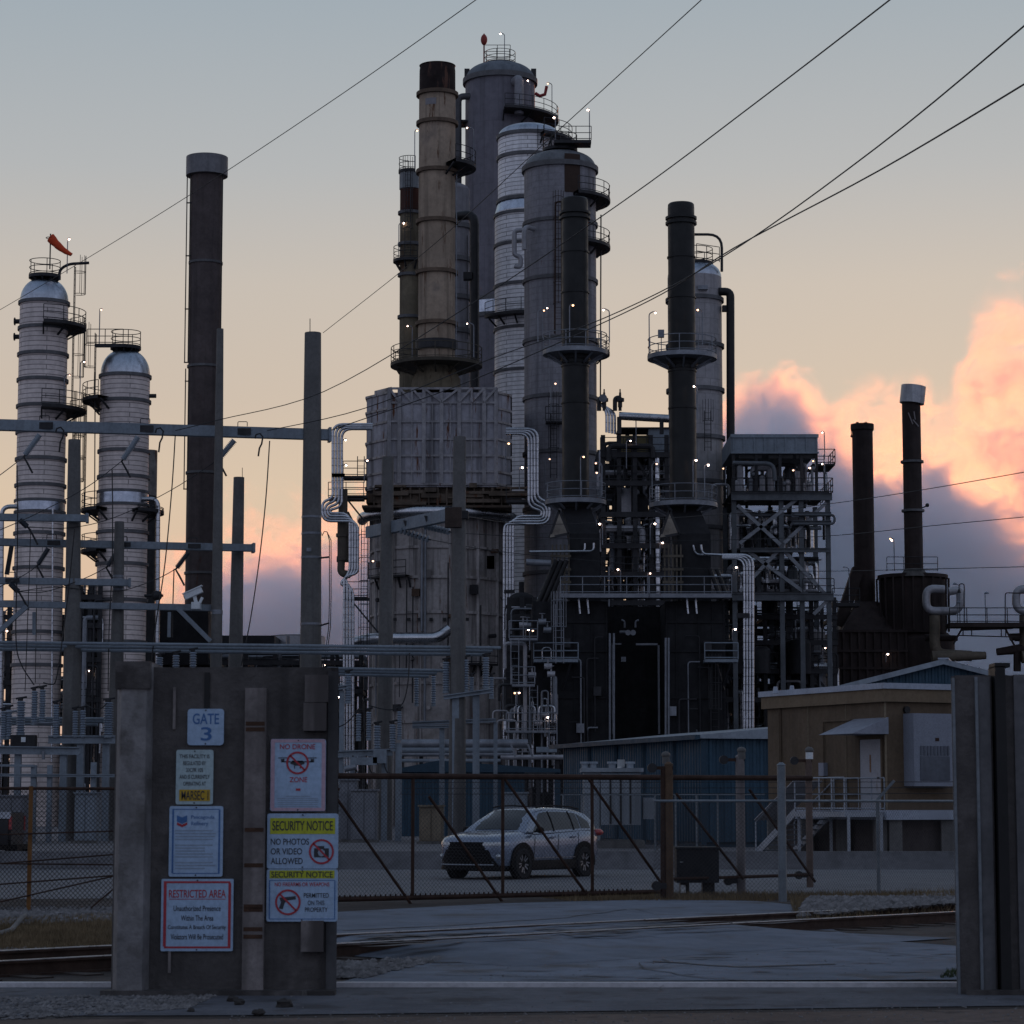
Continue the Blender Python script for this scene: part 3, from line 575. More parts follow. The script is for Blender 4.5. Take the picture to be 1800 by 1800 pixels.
fur.part('upper_casing', MB().plan(oct_, fz(856), fz(690)), HB)
mb = MB(); fy = FD - .06
for px in (702, 745, 776, 807, 851, 684, 872): mb.bb((fx(px) - .14, fy - .12, fz(850)), (fx(px) + .14, fy + .055, fz(682)))
for y in (708, 741, 772, 801, 829, 851, 683): mb.bb((x0, fy - .07, fz(y) - .08), (x1, fy + .05, fz(y) + .08))
for px in (724, 760, 792, 829): mb.bb((fx(px) - .05, fy - .05, fz(850)), (fx(px) + .05, fy + .05, fz(708)))
fur.part('stiffener_frame', mb, surf('truss_grey', (.29, .28, .29), .7, .1, .3, 1.5, .4, rust=.3))
mb = MB(); xs = [684, 702, 724, 745, 776, 807, 829, 851, 872]
for k, (a, b) in enumerate(zip(xs, xs[1:])):
    ya, yb = (683, 707) if k < 4 else (707, 683); mb.beam((fx(a), fy - .1, fz(ya)), (fx(b), fy - .1, fz(yb)), .16, .16)
    mb.bb((fx(a) - .08, fy - .16, fz(707)), (fx(a) + .08, fy - .04, fz(683)))
fur.part('truss', mb, surf('truss_grey', (.29, .28, .29), .7, .1, .3, 1.5, .4, rust=.3))
mb = MB()
for y in (690, 718, 741, 772, 801, 829, 851):
    z = fz(y); mb.beam((x0, FD - .05, z), (x0 - 1.8, FD + 2.5, z), .12, .16); mb.beam((x1, FD - .05, z), (x1 + 1.05, FD + 1.6, z), .12, .16); mb.beam((x0 - 1.8, FD + 2.5, z), (x0 - 1.8, FD + 9, z), .12, .16); mb.beam((x1 + 1.05, FD + 1.6, z), (x1 + 1.05, FD + 9, z), .12, .16)
fur.part('side_rib', mb, HT)
fur.part('parapet', MB().plan([(x0 - 1.2, FD + 3), (x0 + .2, FD + 1), (x0 + .2, FD + 11), (x0 - 1.2, FD + 10)], fz(690), fz(676)), HT)
mb = MB(); rnd = random.Random(3)
for k in range(26):
    a = rnd.uniform(x0 - 1.4, x1 + .6); b = a + rnd.uniform(.5, 3); y = rnd.uniform(856, 890); mb.bb((a, FD - rnd.uniform(0, .7), fz(y)), (b, FD + .4, fz(y) + rnd.uniform(.08, .35)))
for k in range(16): a = x0 - 1 + (x1 - x0 + 2) * k / 15; mb.cyl((a, FD - .3, fz(893)), (a, FD - .3, fz(858)), rnd.uniform(.04, .12), n=6)
mb.plan([(x0 - 1.9, FD - .4), (x1 + 1.1, FD - .4), (x1 + 1.1, FD + 9), (x0 - 1.9, FD + 9)], fz(893), fz(889)); mb.plan([(x0 - .5, FD + .5), (x1 + .3, FD + .5), (x1, FD + 9), (x0, FD + 9)], fz(889), fz(856))
mb.plan([(x0 - 1.6, FD - .1), (x1 + .9, FD - .1), (x1 + .9, FD + 9), (x0 - 1.6, FD + 9)], fz(884), fz(868)); fur.part('burner_deck', mb, surf('grimy_brown', (.11, .085, .065), .85, .1, .5, .8, .3, rust=.4))
fr = (fx(884, 1100) - fx(646, 1100)) / 2; fc = V((fx(884, 1100) + fx(646, 1100)) / 2, FD + 5.2, 0)
fur.part('lower_casing', MB().lathe(fc, [(fr, 0), (fr, fz(1240)), (fr, fz(893))], 14, -90 - 180 / 14, 270 - 180 / 14), HT)
for y in (960, 1013, 1075, 1133, 1200, 1268): mb = MB(); mb.lathe(fc, [(fr, fz(y) - .12), (fr + .16, fz(y) - .1), (fr + .16, fz(y) + .1), (fr, fz(y) + .12)], 14, -90 - 180 / 14, 270 - 180 / 14); fur.part('girth_rib', mb, HT)
mb = MB()
for k in range(14):
    a = R(-90 - 180 / 14 + k * 360 / 14); mb.cyl(fc + V(math.cos(a), math.sin(a), 0) * (fr + .02), fc + V(math.cos(a), math.sin(a), 0) * (fr + .02) + V(0, 0, fz(900)), .17, n=6)
fur.part('corner_rib', mb, HT)
fur.part('ring_header', MB().tube([fc + V(math.cos(R(a)), math.sin(R(a)), 0) * (fr + .75) + V(0, 0, fz(900)) for a in range(-182, 3, 6)], .42, 12), SHINY, label='shiny ribbed header pipe curving round the furnace')
fur.part('lower_header', MB().tube(bend([(fx(608, 1128), FD - 1, fz(1136)), (fx(655, 1128), FD - 1.5, fz(1124)), (fx(770, 1128), FD - 1.5, fz(1124)), (fx(790, 1110), FD - 1.2, fz(1108))], 1.5), .42, 12), SHINY)
mb = MB()
for px, ya, yb in ((748, 925, 1270), (742, 940, 1110)): mb.cyl((fx(px, ya), fc.y - fr - .35, fz(yb)), (fx(px, ya), fc.y - fr - .35, fz(ya)), .1, n=6)
fur.part('drain_pipe', mb, STEEL); rnd = random.Random(14)
for k in range(16):
    a = R(rnd.uniform(-160, -20)); d_ = V(math.cos(a), math.sin(a), 0); b_ = fc + d_ * (fr + .25); z_ = fz(rnd.uniform(930, 1290)); fur.part(rnd.choice(('access_door', 'nozzle')), MB().box(b_ + V(0, 0, z_), (.6, .3, rnd.uniform(.3, .9)), a + 1.57) if k % 2 else MB().cyl(b_ - d_ * .2 + V(0, 0, z_), b_ + d_ * .35 + V(0, 0, z_), .16, n=10), rnd.choice((HT, DARKST, RBRN)))
for k in range(9):
    a = R(rnd.uniform(-150, -30)); d_ = V(math.cos(a), math.sin(a), 0); b_ = fc + d_ * (fr + .3); z0_ = fz(rnd.uniform(1150, 1300)); fur.part('conduit', MB().cyl(b_ + V(0, 0, z0_), b_ + V(0, 0, z0_ + rnd.uniform(3, 9)), rnd.choice((.03, .05, .08)), n=6), rnd.choice((STEEL, DARKST)))
for a0_, a1_, y_ in ((-75, -38, 1165), (-150, -112, 1010)): o = fur.part('ledge', deck((fc.x, fc.y), fz(y_), fr, fr + .9, a0_, a1_, .15), DARKST); fur.part('railing', rail_arc((fc.x, fc.y), fz(y_), fr + .85, a0_, a1_), DARKST, o); fur.part('peep_door', MB().bb((fx(856), fc.y - fr + .3, fz(998)), (fx(869), fc.y - fr + .9, fz(976))), DARKST)
mb = MB()
for px in (696, 720, 738, 759, 782, 822): mb.bb((fx(px) - .12, fc.y - fr - .22, fz(1091)), (fx(px) + .12, fc.y - fr + .3, fz(1086)))
fur.part('burner_port', mb, BLACK)
for s_, px in ((-1, 575), (1, 0)):
    pass
def bundle(label, pts, spread, D, r):
    for i in range(4):
        q = [V(P(x + spread * i * sx, y + spread * i * sy, D).x, D + .02 * i, P(900, y + spread * i * sy, D).z) for x, y, sx, sy in pts]
        fur.part('crossover_pipe', MB().tube(bend(q, .75), r, 10), SHINY, label=label if i == 0 else None)
bundle(None, [(655, 746, 0, .5), (585, 746, 1, .5), (585, 876, 1, .9), (567, 882, .9, .9), (566, 916, .9, -.9), (629, 916, -.9, -.9), (629, 1008, -.9, 0), (610, 1012, -1, 1), (605, 1018, 1, 1), (605, 1360, 1, 0)], 5.2, 187, .105)
bundle(None, [(889, 754, 0, .5), (945, 754, -1, .5), (945, 876, -1, .9), (966, 884, -.9, .9), (966, 921, -.9, -.9), (888, 921, .9, -.9), (886, 935, 1, .8), (886, 1318, 1, 0)], 5.2, 187, .105)
for (xa, xb, y, D) in ((604, 645, 838, 189), (604, 645, 872, 189), (608, 648, 1050, 188), (890, 946, 880, 188), (578, 640, 875, 189)):
    o = fur.part('platform', MB().bb((P(xa, y, D).x, D - .6, P(xa, y, D).z - .2), (P(xb, y, D).x, D + .8, P(xa, y, D).z)), DARKST)
    fur.part('railing', rail_line([(P(xa, y, D).x, D - .55, P(xa, y, D).z), (P(xb, y, D).x, D - .55, P(xb, y, D).z)], 1.1), DARKST, o)
for (x, y) in ((603, 776), (604, 820), (641, 812), (889, 782), (913, 824), (651, 988), (880, 1222), (750, 1325)): lamp(fur, (P(x, y, 188).x, 187.6, P(x, y, 188).z - 1.6), 1.6, .12)
fur.part('ladder', ladder(P(633, 900, 187).x, 187.6, P(633, 835, 187).z, P(633, 800, 187).z), DARKST); fur.part('ladder', ladder(P(641, 1000, 187).x, 187, P(641, 1200, 187).z, P(641, 930, 187).z), DARKST)
mb = MB(); mb.cyl(P(603, 985, 188), P(603, 900, 188), .42, n=14); mb.tube(bend([P(600, 985, 188), P(599, 1008, 188), P(616, 1010, 188)], .6), .28, 10); mb.cyl(P(603, 905, 188), P(603, 860, 188), .34, n=12); mb.cyl(P(603, 938, 188), P(603, 944, 188), .52, n=14); mb.cyl(P(592, 983, 188), P(616, 983, 188), .24, n=10)
fur.part('knockout_pot', mb, surf('pot_paint', (.09, .075, .06), .8, .1, .3, .7, .3, rust=.2))
mb = MB()
for a, b in (((612, 880), (640, 915)), ((613, 1050), (665, 1112)), ((612, 900), (630, 935)), ((880, 1050), (905, 1088))): mb.beam(P(*a, 188), P(*b, 188), .12, .12)
fur.part('brace', mb, DARKST)
mb = MB()
for y in (836, 746 + 90, 1040, 1180, 1290):
    mb.bb((P(583, y, 186.7).x, 186.75, P(600, y, 187).z - .12), (P(606, y, 186.7).x, 186.85, P(600, y, 187).z + .12)) if y < 900 else mb.bb((P(886, y, 186.7).x, 186.75, P(600, y, 187).z - .12), (P(905, y, 186.7).x, 186.85, P(600, y, 187).z + .12))
fur.part('pipe_clamp', mb, DARKST)
# ---------------------------------------------------------------- two black stacks on black heaters
BST = surf('black_stack_paint', (.010, .011, .011), .45, .1, .25, .4, .3, spec=.3); HD = 170.0
def black_heater(name, label, cx, ytop, hw, plats, right, bx0, bx1, gx):
    t = Tower(name, label, 'heater', cx, 620, hw, HD)
    t.shell(896, ytop + 8, BST); t.T.part('rim', MB().lathe((t.X, t.Y, 0), [(t.r, t.z(ytop + 9)), (t.r * .98, t.z(ytop + 2)), (t.r * .9, t.z(ytop)), (t.r * .8, t.z(ytop)), (t.r * .8, t.z(ytop + 40))], 40), BST)
    t.rings([ytop + 26, ytop + 35], .16, .16, mat=BST); t.rings([ytop + 95, ytop + 166, ytop + 295, ytop + 360], .1, .07, mat=BST); t.rings([ytop + 274, ytop + 281, ytop + 288], .22, .1, mat=BST)
    for y, ro in plats:
        rr = ro * M1(y, HD); t.plat(y, a0=0, a1=360, ro=rr, th=.3, mat=STEEL)
    # transition hood: from the round stack to a box
    tx = t.X; z0, z1, zb = t.z(893), t.z(945), t.z(1062); w0, w1 = t.r * 1.05, 1.25
    bx = lambda px, y: P(px, y, HD).x
    xl, xr = bx(bx0, 950), bx(bx1, 950); dp = 2.6
    t.T.part('hood', MB().loft([[V(tx - w0, HD - w0, z0), V(tx + w0, HD - w0, z0), V(tx + w0, HD + w0, z0), V(tx - w0, HD + w0, z0)], [V(xl, HD - dp, z1), V(xr, HD - dp, z1), V(xr, HD + dp, z1), V(xl, HD + dp, z1)]]), BLKMAT)
    t.T.part('convection_box', MB().bb((xl, HD - dp, zb), (xr, HD + dp, z1)), BLKMAT)
    gy = HD - dp - .02; mb = MB(); a, b, c_ = (gx, 945), (gx + 34, 938), (gx + 17, 897)
    qv = [P(a[0], a[1], gy - .8), P(b[0], b[1], gy - .1), P(c_[0], c_[1], gy + .9)]; mb.add(qv + [v_ + V(0, .06, 0) for v_ in qv], [(0, 1, 2), (5, 4, 3), (0, 3, 4, 1), (1, 4, 5, 2), (2, 5, 3, 0)])
    t.T.part('gable_sheet', mb, surf('primer_tan', (.22, .19, .155), .8, 0, .2, 1, .4)); mb = MB()
    for u, v_ in ((a, c_), (c_, b), (a, b)): mb.beam(P(*u, gy - .5), P(*v_, gy - .5), .16, .16)
    t.T.part('gable_frame', mb, DARKST)
    mb = MB()
    for px in range(gx + 4, gx + 36, 7): mb.bb((bx(px, 1020) - .05, gy - .35, zb), (bx(px, 1020) + .05, gy - .2, t.z(965)))
    for y in (985, 1008, 1030): mb.bb((bx(gx, y), gy - .42, t.z(y) - .08), (bx(gx + 36, y), gy - .36, t.z(y) + .08))
    t.T.part('tube_rack', mb, surf('tube_rack_paint', (.10, .085, .065), .8, 0, .3, 1, .3))
    # radiant box below
    rx0, rx1 = (935, 1065) if not right else (1165, 1268)
    t.T.part('radiant_box', MB().bb((bx(rx0, 1180), HD - 3.4, 0), (bx(rx1, 1180), HD + 3.5, t.z(1064))), BLKMAT); mb = MB()
    for k in (.0, .17, .56, .8, 1.0): x = lerp(bx(rx0 + 2, 1180), bx(rx1 - 2, 1180), k); mb.bb((x - .05, HD - 3.47, 0), (x + .05, HD - 3.38, t.z(1066)))
    for y in (1100, 1150, 1230): mb.bb((bx(rx0, y), HD - 3.5, t.z(y) - .06), (bx(rx1, y), HD - 3.38, t.z(y) + .06))
    t.T.part('stiffener', mb, BLKMAT)
    for k, (px) in enumerate(((bx0 + 15, bx0 + 30))): t.pipe([(px, 1052), (px, 1066), (px + 2, 1086)], 1.9, SHINY, -3.7, 'burner_pipe', .3, 8)
    for k in (0, 1):
        if not right: t.pipe([(1026 + 15 * k, 963), (1026 + 15 * k, 977), (930, 977 + k)], 1.9, SHINY, -2.9 - k * .35, 'crossover', .4, 8)
        else: t.pipe([(1213 + 13 * k, 966), (1217 + 11 * k, 982), (1288, 984 + k)], 1.9, SHINY, -2.9 - k * .35, 'crossover', .4, 8)
    o = t.T.part('platform', MB().bb((bx(983 if not right else 1135, 1058), HD - 4.6, t.z(1060)), (bx(1134 if not right else 1276, 1058), HD - 3.2, t.z(1053))), STEEL)
    t.T.part('railing', rail_line([(bx(983 if not right else 1135, 1053), HD - 4.6, t.z(1053)), (bx(1134 if not right else 1276, 1053), HD - 4.6, t.z(1053))]), STEEL, o)
    pa, pb = (937, 1013) if not right else (1229, 1286)
    o = t.T.part('platform', MB().bb((bx(pa, 1170), HD - 5, t.z(1171)), (bx(pb, 1170), HD - 3.5, t.z(1166))), BLUEST); t.T.part('railing', rail_line([(bx(pa, 1166), HD - 5, t.z(1166)), (bx(pb, 1166), HD - 5, t.z(1166))], 1.05, .04), BLUEST, o)
    mb = MB(); mb.beam((bx(pa + 20, 1170), HD - 4.8, t.z(1171)), (bx(pa + 36, 1215), HD - 3.5, t.z(1217)), .12, .12); mb.beam((bx(pb - 12, 1170), HD - 4.8, t.z(1171)), (bx(pb - 26, 1215), HD - 3.5, t.z(1217)), .12, .12); t.T.part('brace', mb, DARKST)
    return t
t = black_heater('process_heater', 'left black stack on a black heater, in front of the broad grey column', 1011, 349, 23.4, [(617, 57), (880, 54)], False, 1000, 1052, 966)
for x, y, y0, dx in ((945, 558, 612, .3), (1000, 549, 612, .12), (1069, 557, 612, -.3), (1019, 812, 878, .1), (1056, 823, 878, -.3), (1033, 993, 1053, -.2), (963, 1110, 1130, .1)): t.lamp(x, y, y0, -2.2, dx)
mb = MB()
for k in range(3): mb.cyl(P(963 - k * 9, 1062 - k * 0, 167), P(990 - k * 9 + 6, 985, 167), .16, n=8)
t.T.part('diagonal_flue', mb, BLACK); t.T.part('flue_rim', MB().tube(bend([P(925, 988, 166.6), P(968, 990, 166.6)], .3), .22, 10), STEEL)
t.T.part('ladder', ladder(P(980, 1130, 165).x, 165.2, P(980, 1165, 165).z, P(980, 1062, 165).z), STEEL)
for x_ in (1068, 1075): t.pipe([(x_, 1120), (x_, 1330)], 2, STEEL, -3.9, 'downcomer', .3, 8)
t = black_heater('process_heater', 'right black stack on a black heater, in front of the domed grey vessel', 1199, 358, 23.6, [(625, 61), (885, 60)], True, 1186, 1244, 1160)
for x, y, y0, dx in ((1138, 562, 620, .3), (1230, 557, 618, -.2), (1143, 824, 882, .2), (1214, 818, 880, .1), (1234, 826, 880, .15), (1221, 1000, 1053, -.1), (1221, 690, 745, -.1), (1140, 928, 980, .2), (1282, 1111, 1130, .1)): t.lamp(x, y, y0, -2.2, dx)
for i in range(4):
    q = [(1262, 984 + 2 * i), (1315 - 5 * i, 984 + 2 * i), (1315 - 5 * i, 1330)]; t.pipe(q, 2.3, SHINY, -3.4, 'heater_pipe', .7, 10)
t.T.part('pipe_clamp', MB().bb((P(1296, 1090, 166).x, 166.2, t.z(1093)), (P(1318, 1090, 166).x, 166.35, t.z(1085))), DARKST)
mb = MB()
for k in range(2): mb.cyl(P(1248 + k * 12, 1000, 167), P(1268 + k * 12, 1056, 167), .14, n=8)
t.T.part('diagonal_flue', mb, BLACK); t.T.part('cabinet', MB().bb(P(1162, 588, 168) - V(.2, .2, .2), P(1162, 588, 168) + V(.2, .2, .3)), STEEL)
for x_ in (1164, 1169): t.pipe([(x_, 1128), (x_, 1330)], 2, STEEL, -3.9, 'downcomer', .3, 8)
rnd = random.Random(31); hl = Thing('heater_access', 'cluttered ladders, walkways and valve piping in the dark gap left of the left black heater', 'walkway', P(925, 1300, 164))
for y, xa_, xb_ in ((1122, 895, 945), (1203, 900, 940), (1284, 890, 978)):
    z = P(900, y, 164).z; o = hl.part('walkway', MB().bb((P(xa_, y, 164).x, 163.6, z - .15), (P(xb_, y, 164).x, 165, z)), STEEL); hl.part('railing', rail_line([(P(xa_, y, 164).x, 163.65, z), (P(xb_, y, 164).x, 163.65, z)], 1.1, .035, 1.2), STEEL, o)
for x_, ya, yb in ((938, 1284, 1205), (972, 1310, 1250), (905, 1203, 1124), (984, 1166, 1062)): hl.part('ladder', ladder(P(x_, 1200, 163.4).x, 163.4, P(x_, ya, 163.4).z, P(x_, yb, 163.4).z), STEEL)
for k in range(22):
    x = P(rnd.uniform(893, 978), 1200, 165).x; y = 165 + rnd.uniform(0, 1.2); z0 = rnd.uniform(0, 6); z1 = z0 + rnd.uniform(1.5, 7); dx = rnd.uniform(-1.4, 1.4)
    hl.part('pipe', MB().tube(bend([(x, y, z0), (x, y, z1), (x + dx, y, z1), (x + dx, y, z1 - rnd.uniform(.5, 2))], .25, 3), rnd.choice((.04, .06, .09, .13)), 8), rnd.choice((STEEL, LG, SHINY, DARKST)))
for k in range(9):
    x = P(rnd.uniform(898, 970), 1200, 165).x; z = P(900, rnd.choice((1122, 1203, 1284)), 165).z + rnd.uniform(.3, 1.2); hl.part('valve', MB().cyl((x - .25, 164.6, z), (x + .25, 164.6, z), .2, n=10).cyl((x, 164.6, z), (x, 164.6, z + .5), .05, n=6).cyl((x, 164.6, z + .5), (x, 164.6, z + .54), .2, n=12), rnd.choice((STEEL, LG)))
for x, y in ((907, 1219), (931, 1110), (958, 1262)): lamp(hl, (P(x, y, 163.8).x, 163.6, P(x, y, 163.8).z - 1.2), 1.2, .1)
fp = Thing('front_piping', 'thin steel pipes, ladder and small boxes on the faces of the two black heaters', 'piping', P(1120, 1300, 165.8))
for k in range(18):
    xq = rnd.choice((rnd.uniform(995, 1062), rnd.uniform(1172, 1262))); x = P(xq, 1200, 166.2).x; z0 = rnd.uniform(0, 7); z1 = z0 + rnd.uniform(2, 7)
    fp.part('pipe', MB().tube(bend([(x, 166.3, z0), (x, 166.3, min(z1, 13)), (x + rnd.uniform(-1.2, 1.2), 166.3, min(z1, 13))], .2, 3), rnd.choice((.03, .045, .06)), 6), rnd.choice((DARKST, STEEL, DARKST)))
for xq, y in ((996, 1130), (1050, 1215), (1244, 1135), (1182, 1250), (1020, 1280)): q_ = P(xq, y, 166.3); fp.part('junction_box', MB().box(q_, (.5, .25, .6)), rnd.choice((STEEL, DARKST)))
fp.part('ladder', ladder(P(1256, 1200, 165.9).x, 165.9, P(1256, 1310, 165.9).z, P(1256, 1172, 165.9).z), DARKST)
# burner lights between heaters
mn = Thing('burner_manifold', 'dark manifold wall with pale round valve covers between the two black heaters', 'manifold', P(1110, 1200, 172))
mn.part('wall', MB().bb((P(1060, 1200, 173).x, 173, 0), (P(1170, 1200, 173).x, 174, P(1100, 1066, 173).z)), BLKMAT)
mb = MB()
for x in (1104, 1113): mb.cyl(P(x, 1112, 168), P(x, 1112, 168.5), .18, n=14); mb.tube(bend([P(x - 6 + (x > 1108) * 10, 1103, 168.4), P(x - 6 + (x > 1108) * 10, 1092, 168.4), P(x - 12 + (x > 1108) * 22, 1090, 168.4)], .2), .07, 8)
mb.cyl(P(1089, 1111, 168.4), P(1102, 1111, 168.4), .1, n=8)
mn.part('valve_cover', mb, STEEL); mb = MB(); mb.bb(P(1076, 1290, 169), P(1078, 1131, 169.2)); mb.bb(P(1157, 1290, 169), P(1159, 1131, 169.2)); mb.bb(P(1076, 1133, 169), P(1092, 1131, 169.2)); mb.bb(P(1118, 1134, 169), P(1159, 1131, 169.2)); mb.bb(P(1092, 1163, 170), P(1100, 1155, 170.3)); mn.part('door_frame', mb, STEEL)
# ---------------------------------------------------------------- domed vessel behind right black stack
t = Tower('domed_vessel', 'grey domed vessel behind the right black stack with a black downpipe', 'vessel', 1222, 650, 47.5, 200)
t.shell(770, 489, jk('vessel_skin', (.34, .325, .33), t.r, 1.2, .9, .72, rust=.12)); t.shell(None, 770, jk('vessel_skirt', (.32, .31, .31), t.r * 1.06, 2.5, .9, .7, rust=.15), 'skirt', t.r * 1.08, t.r); t.dome(490, 460, DOMEM, e=2.3); t.rings([529, 610, 688], .3, .18); t.rings([772, 850, 930], .3, .2)
t.plat(462, a0=0, a1=360, r_in=.3, ro=1.5); t.T.part('railing', rail_line([(t.x(1222, 462), t.Y - 1.6, t.z(462)), (t.x(1262, 470), t.Y - 1.6, t.z(468))], 1.2), DARKST)
t.pipe([(1215, 417), (1267, 417), (1267, 482)], 2.4, DARKST, -1, 'vent_pipe', 1.1); t.pipe([(1262, 517, -1), (1282, 517, -1), (1283, 1075, -1)], 7.2, BLACK, 0, 'downpipe', 1.0, 16); t.T.part('bracket', MB().bb((t.x(1268, 545), t.Y - 1.1, t.z(551)), (t.x(1278, 545), t.Y - .5, t.z(541))), BLACK); t.ladder(1240, 800, 730, .4)
t.T.part('nozzle_box', MB().bb((t.x(1223, 516), t.Y - t.r - .3, t.z(519)), (t.x(1240, 516), t.Y - t.r + .6, t.z(512))), STEEL)
# ================================================================ steelwork, pipe racks, right-hand heaters, steam
def px(x, y, D): return P(x, y, D).x
def pz(y, D): return P(900, y, D).z
def rack(name, label, xa, xb, ytop, D, depth, levels, seed, npipe=14, nv=12, cols=4, lamps=(), braces=True, mat=DARKST, nblob=6):
    """pipe rack between photo columns xa..xb"""
    rnd = random.Random(seed); X0, X1 = px(xa, 1000, D), px(xb, 1000, D); zt = pz(ytop, D); T = Thing(name, label, 'pipe rack', ((X0 + X1) / 2, D, 0))
    zs = [pz(y, D) for y in levels]
    for k in range(cols):
        x = lerp(X0 + .2, X1 - .2, k / (cols - 1))
        for y in (D, D + depth): T.part('column', MB().beam((x, y, 0), (x, y, zt), .32, .32), mat)
    for z in zs:
        mb = MB()
        for y in (D, D + depth): mb.beam((X0, y - .2, z), (X1, y - .2, z), .25, .38)
        for k in range(cols): x = lerp(X0 + .2, X1 - .2, k / (cols - 1)); mb.beam((x, D, z - .05), (x, D + depth, z - .05), .22, .3)
        T.part('floor_beam', mb, mat)
        if rnd.random() < .75: T.part('railing', rail_line([(X0, D - .4, z + .2), (X1, D - .4, z + .2)], 1.05, .03), mat)
    if braces:
        mb = MB()
        for k in range(cols - 1):
            a, b = lerp(X0 + .2, X1 - .2, k / (cols - 1)), lerp(X0 + .2, X1 - .2, (k + 1) / (cols - 1)); j = rnd.randrange(len(zs)); z0 = zs[j + 1] if j + 1 < len(zs) else 0
            if rnd.random() < .5: a, b = b, a
            mb.beam((a, D + .3, z0), (b, D + .3, zs[j]), .18, .18)
        T.part('brace', mb, mat)
    pm = [DARKST, DARKST, BLKMAT, STEEL, SHINY, LG]
    for k in range(npipe):
        z = rnd.choice(zs) + rnd.uniform(.2, 1.5); y = D + rnd.uniform(-.5, depth); r = rnd.choice((.07, .1, .14, .2, .28)); a, b = sorted((rnd.uniform(X0, X1), rnd.uniform(X0, X1)))
        if b - a < 1.5: a, b = X0, X1
        pts = [(a, y, z - rnd.uniform(.5, 3)), (a, y, z), (b, y, z), (b, y, z - rnd.uniform(.5, 4))]
        T.part('pipe', MB().tube(bend(pts, .35, 3), r, 8), rnd.choice(pm))
    for k in range(nv):
        x, y = rnd.uniform(X0, X1), D + rnd.uniform(-.6, depth * .6); z0 = rnd.uniform(0, zt * .5); z1 = rnd.uniform(z0 + 2, zt); r = rnd.choice((.05, .08, .12, .2)); dx = rnd.uniform(-1.5, 1.5)
        T.part('riser', MB().tube(bend([(x, y, z0), (x, y, z1), (x + dx, y, z1)], .3, 3), r, 8), rnd.choice(pm))
    for k in range(nblob):
        x, y, z = rnd.uniform(X0 + 1, X1 - 1), D + rnd.uniform(0, depth), rnd.choice(zs + [0]); h = rnd.uniform(1, 2.6); r = rnd.uniform(.4, .9)
        mb = MB(); mb.cyl((x, y, z + .3), (x, y, z + .3 + h), r, n=16); mb.sphere((x, y, z + .3 + h), r, 16, 8, .5); mb.cyl((x, y, z), (x, y, z + .3), r * .5, n=8); mb.cyl((x, y, z + h), (x, y, z + h + r + .6), r * .22, n=8)
        T.part('drum', mb, rnd.choice((DARKST, BLKMAT, LG)))
    for (x, y, h, dx) in lamps: lamp(T, (px(x, y, D - .6), D - .6, pz(y, D - .6) - h), h, dx)
    return T
rack('pipe_rack', 'dark pipe rack between the two black stacks, crowded with pipes and lit lamps', 1056, 1178, 765, 186, 8, [800, 850, 905, 960, 1010, 1060, 1150], 11, 26, 26, 5, ((1056, 832, 2, -.2), (1091, 1002, 1.6, -.1), (1059, 922, 1.5, -.1), (1138, 1009, 1.5, .1), (1101, 776, 2, .2), (1118, 735, 2, .1), (1160, 955, 1.4, .1)), nblob=12)
rack('pipe_rack', 'low dark pipe rack behind the left columns and substation frames', -30, 200, 1062, 196, 7, [1085, 1140, 1200, 1260, 1320], 12, 22, 18, 6, ((145, 1213, 1.2, .1), (8, 1110, 1.4, .1), (160, 1290, 1.4, .1)), nblob=10)
rack('pipe_rack', 'dark low pipe rack right of the second black heater under the cooler frame', 1258, 1470, 1050, 196, 8, [1085, 1130, 1180, 1230, 1290], 13, 34, 40, 6, ((1360, 1215, 1.2, .1), (1384, 1216, 1.2, .1), (1446, 1140, 1.2, .1)), nblob=26)
rack('pipe_rack', 'dense dark pipe rack between the two jacketed columns low on the left', 138, 182, 1030, 188, 4, [1050, 1100, 1160, 1230, 1300], 17, 14, 14, 3, ((152, 1180, 1.2, .1),), nblob=8)
rack('pipe_rack', 'low dark pipe rack behind the signed pillar, left of the big furnace', 380, 640, 1150, 205, 6, [1165, 1215, 1280], 14, 16, 14, 6, ((567, 1170, 1, .05), (322, 1165, 1, .05), (592, 1226, 1, .05)), nblob=6, braces=False)
rack('pipe_rack', 'dark pipe rack in the gap between the furnace and the left black heater', 890, 945, 1050, 178, 5, [1085, 1140, 1200, 1260], 15, 12, 14, 3, ((910, 1219, 1.3, -.1), (924, 1108, 1.3, .1)), nblob=5)
rack('pipe_rack', 'second dark rack deeper behind the crowded one between the black stacks', 1050, 1300, 800, 203, 6, [830, 885, 940, 1000, 1060, 1150], 19, 40, 40, 8, nblob=18)
hd = Thing('header_pipe', 'bright horizontal header pipe with two relief valves above the middle pipe rack', 'pipe', P(1120, 730, 184))
hd.part('pipe', MB().cyl(P(1088, 731, 184), P(1176, 736, 184), .3, n=12), SHINY)
for x in (1062, 1090):
    mb = MB(); mb.tube(bend([P(x - 9, 722, 184), P(x - 9, 700, 184), P(x, 698, 184), P(x, 716, 184)], .3), .16, 8); mb.cyl(P(x, 722, 184), P(x, 690, 184), .12, .08, n=8); mb.cyl(P(x, 706, 184), P(x, 700, 184), .3, n=8); mb.cyl(P(x, 690, 184), P(x, 684, 184), .05, n=6); hd.part('relief_valve', mb, DARKST)
for i in range(4): hd.part('elbow_pipe', MB().tube(bend([P(1052 + 4 * i, 706 + 3 * i, 184 + .1 * i), P(1066 + 5 * i, 722 + i, 184 + .1 * i), P(1066 + 5 * i, 760 + i, 184 + .1 * i)], .5), .09, 8), SHINY)
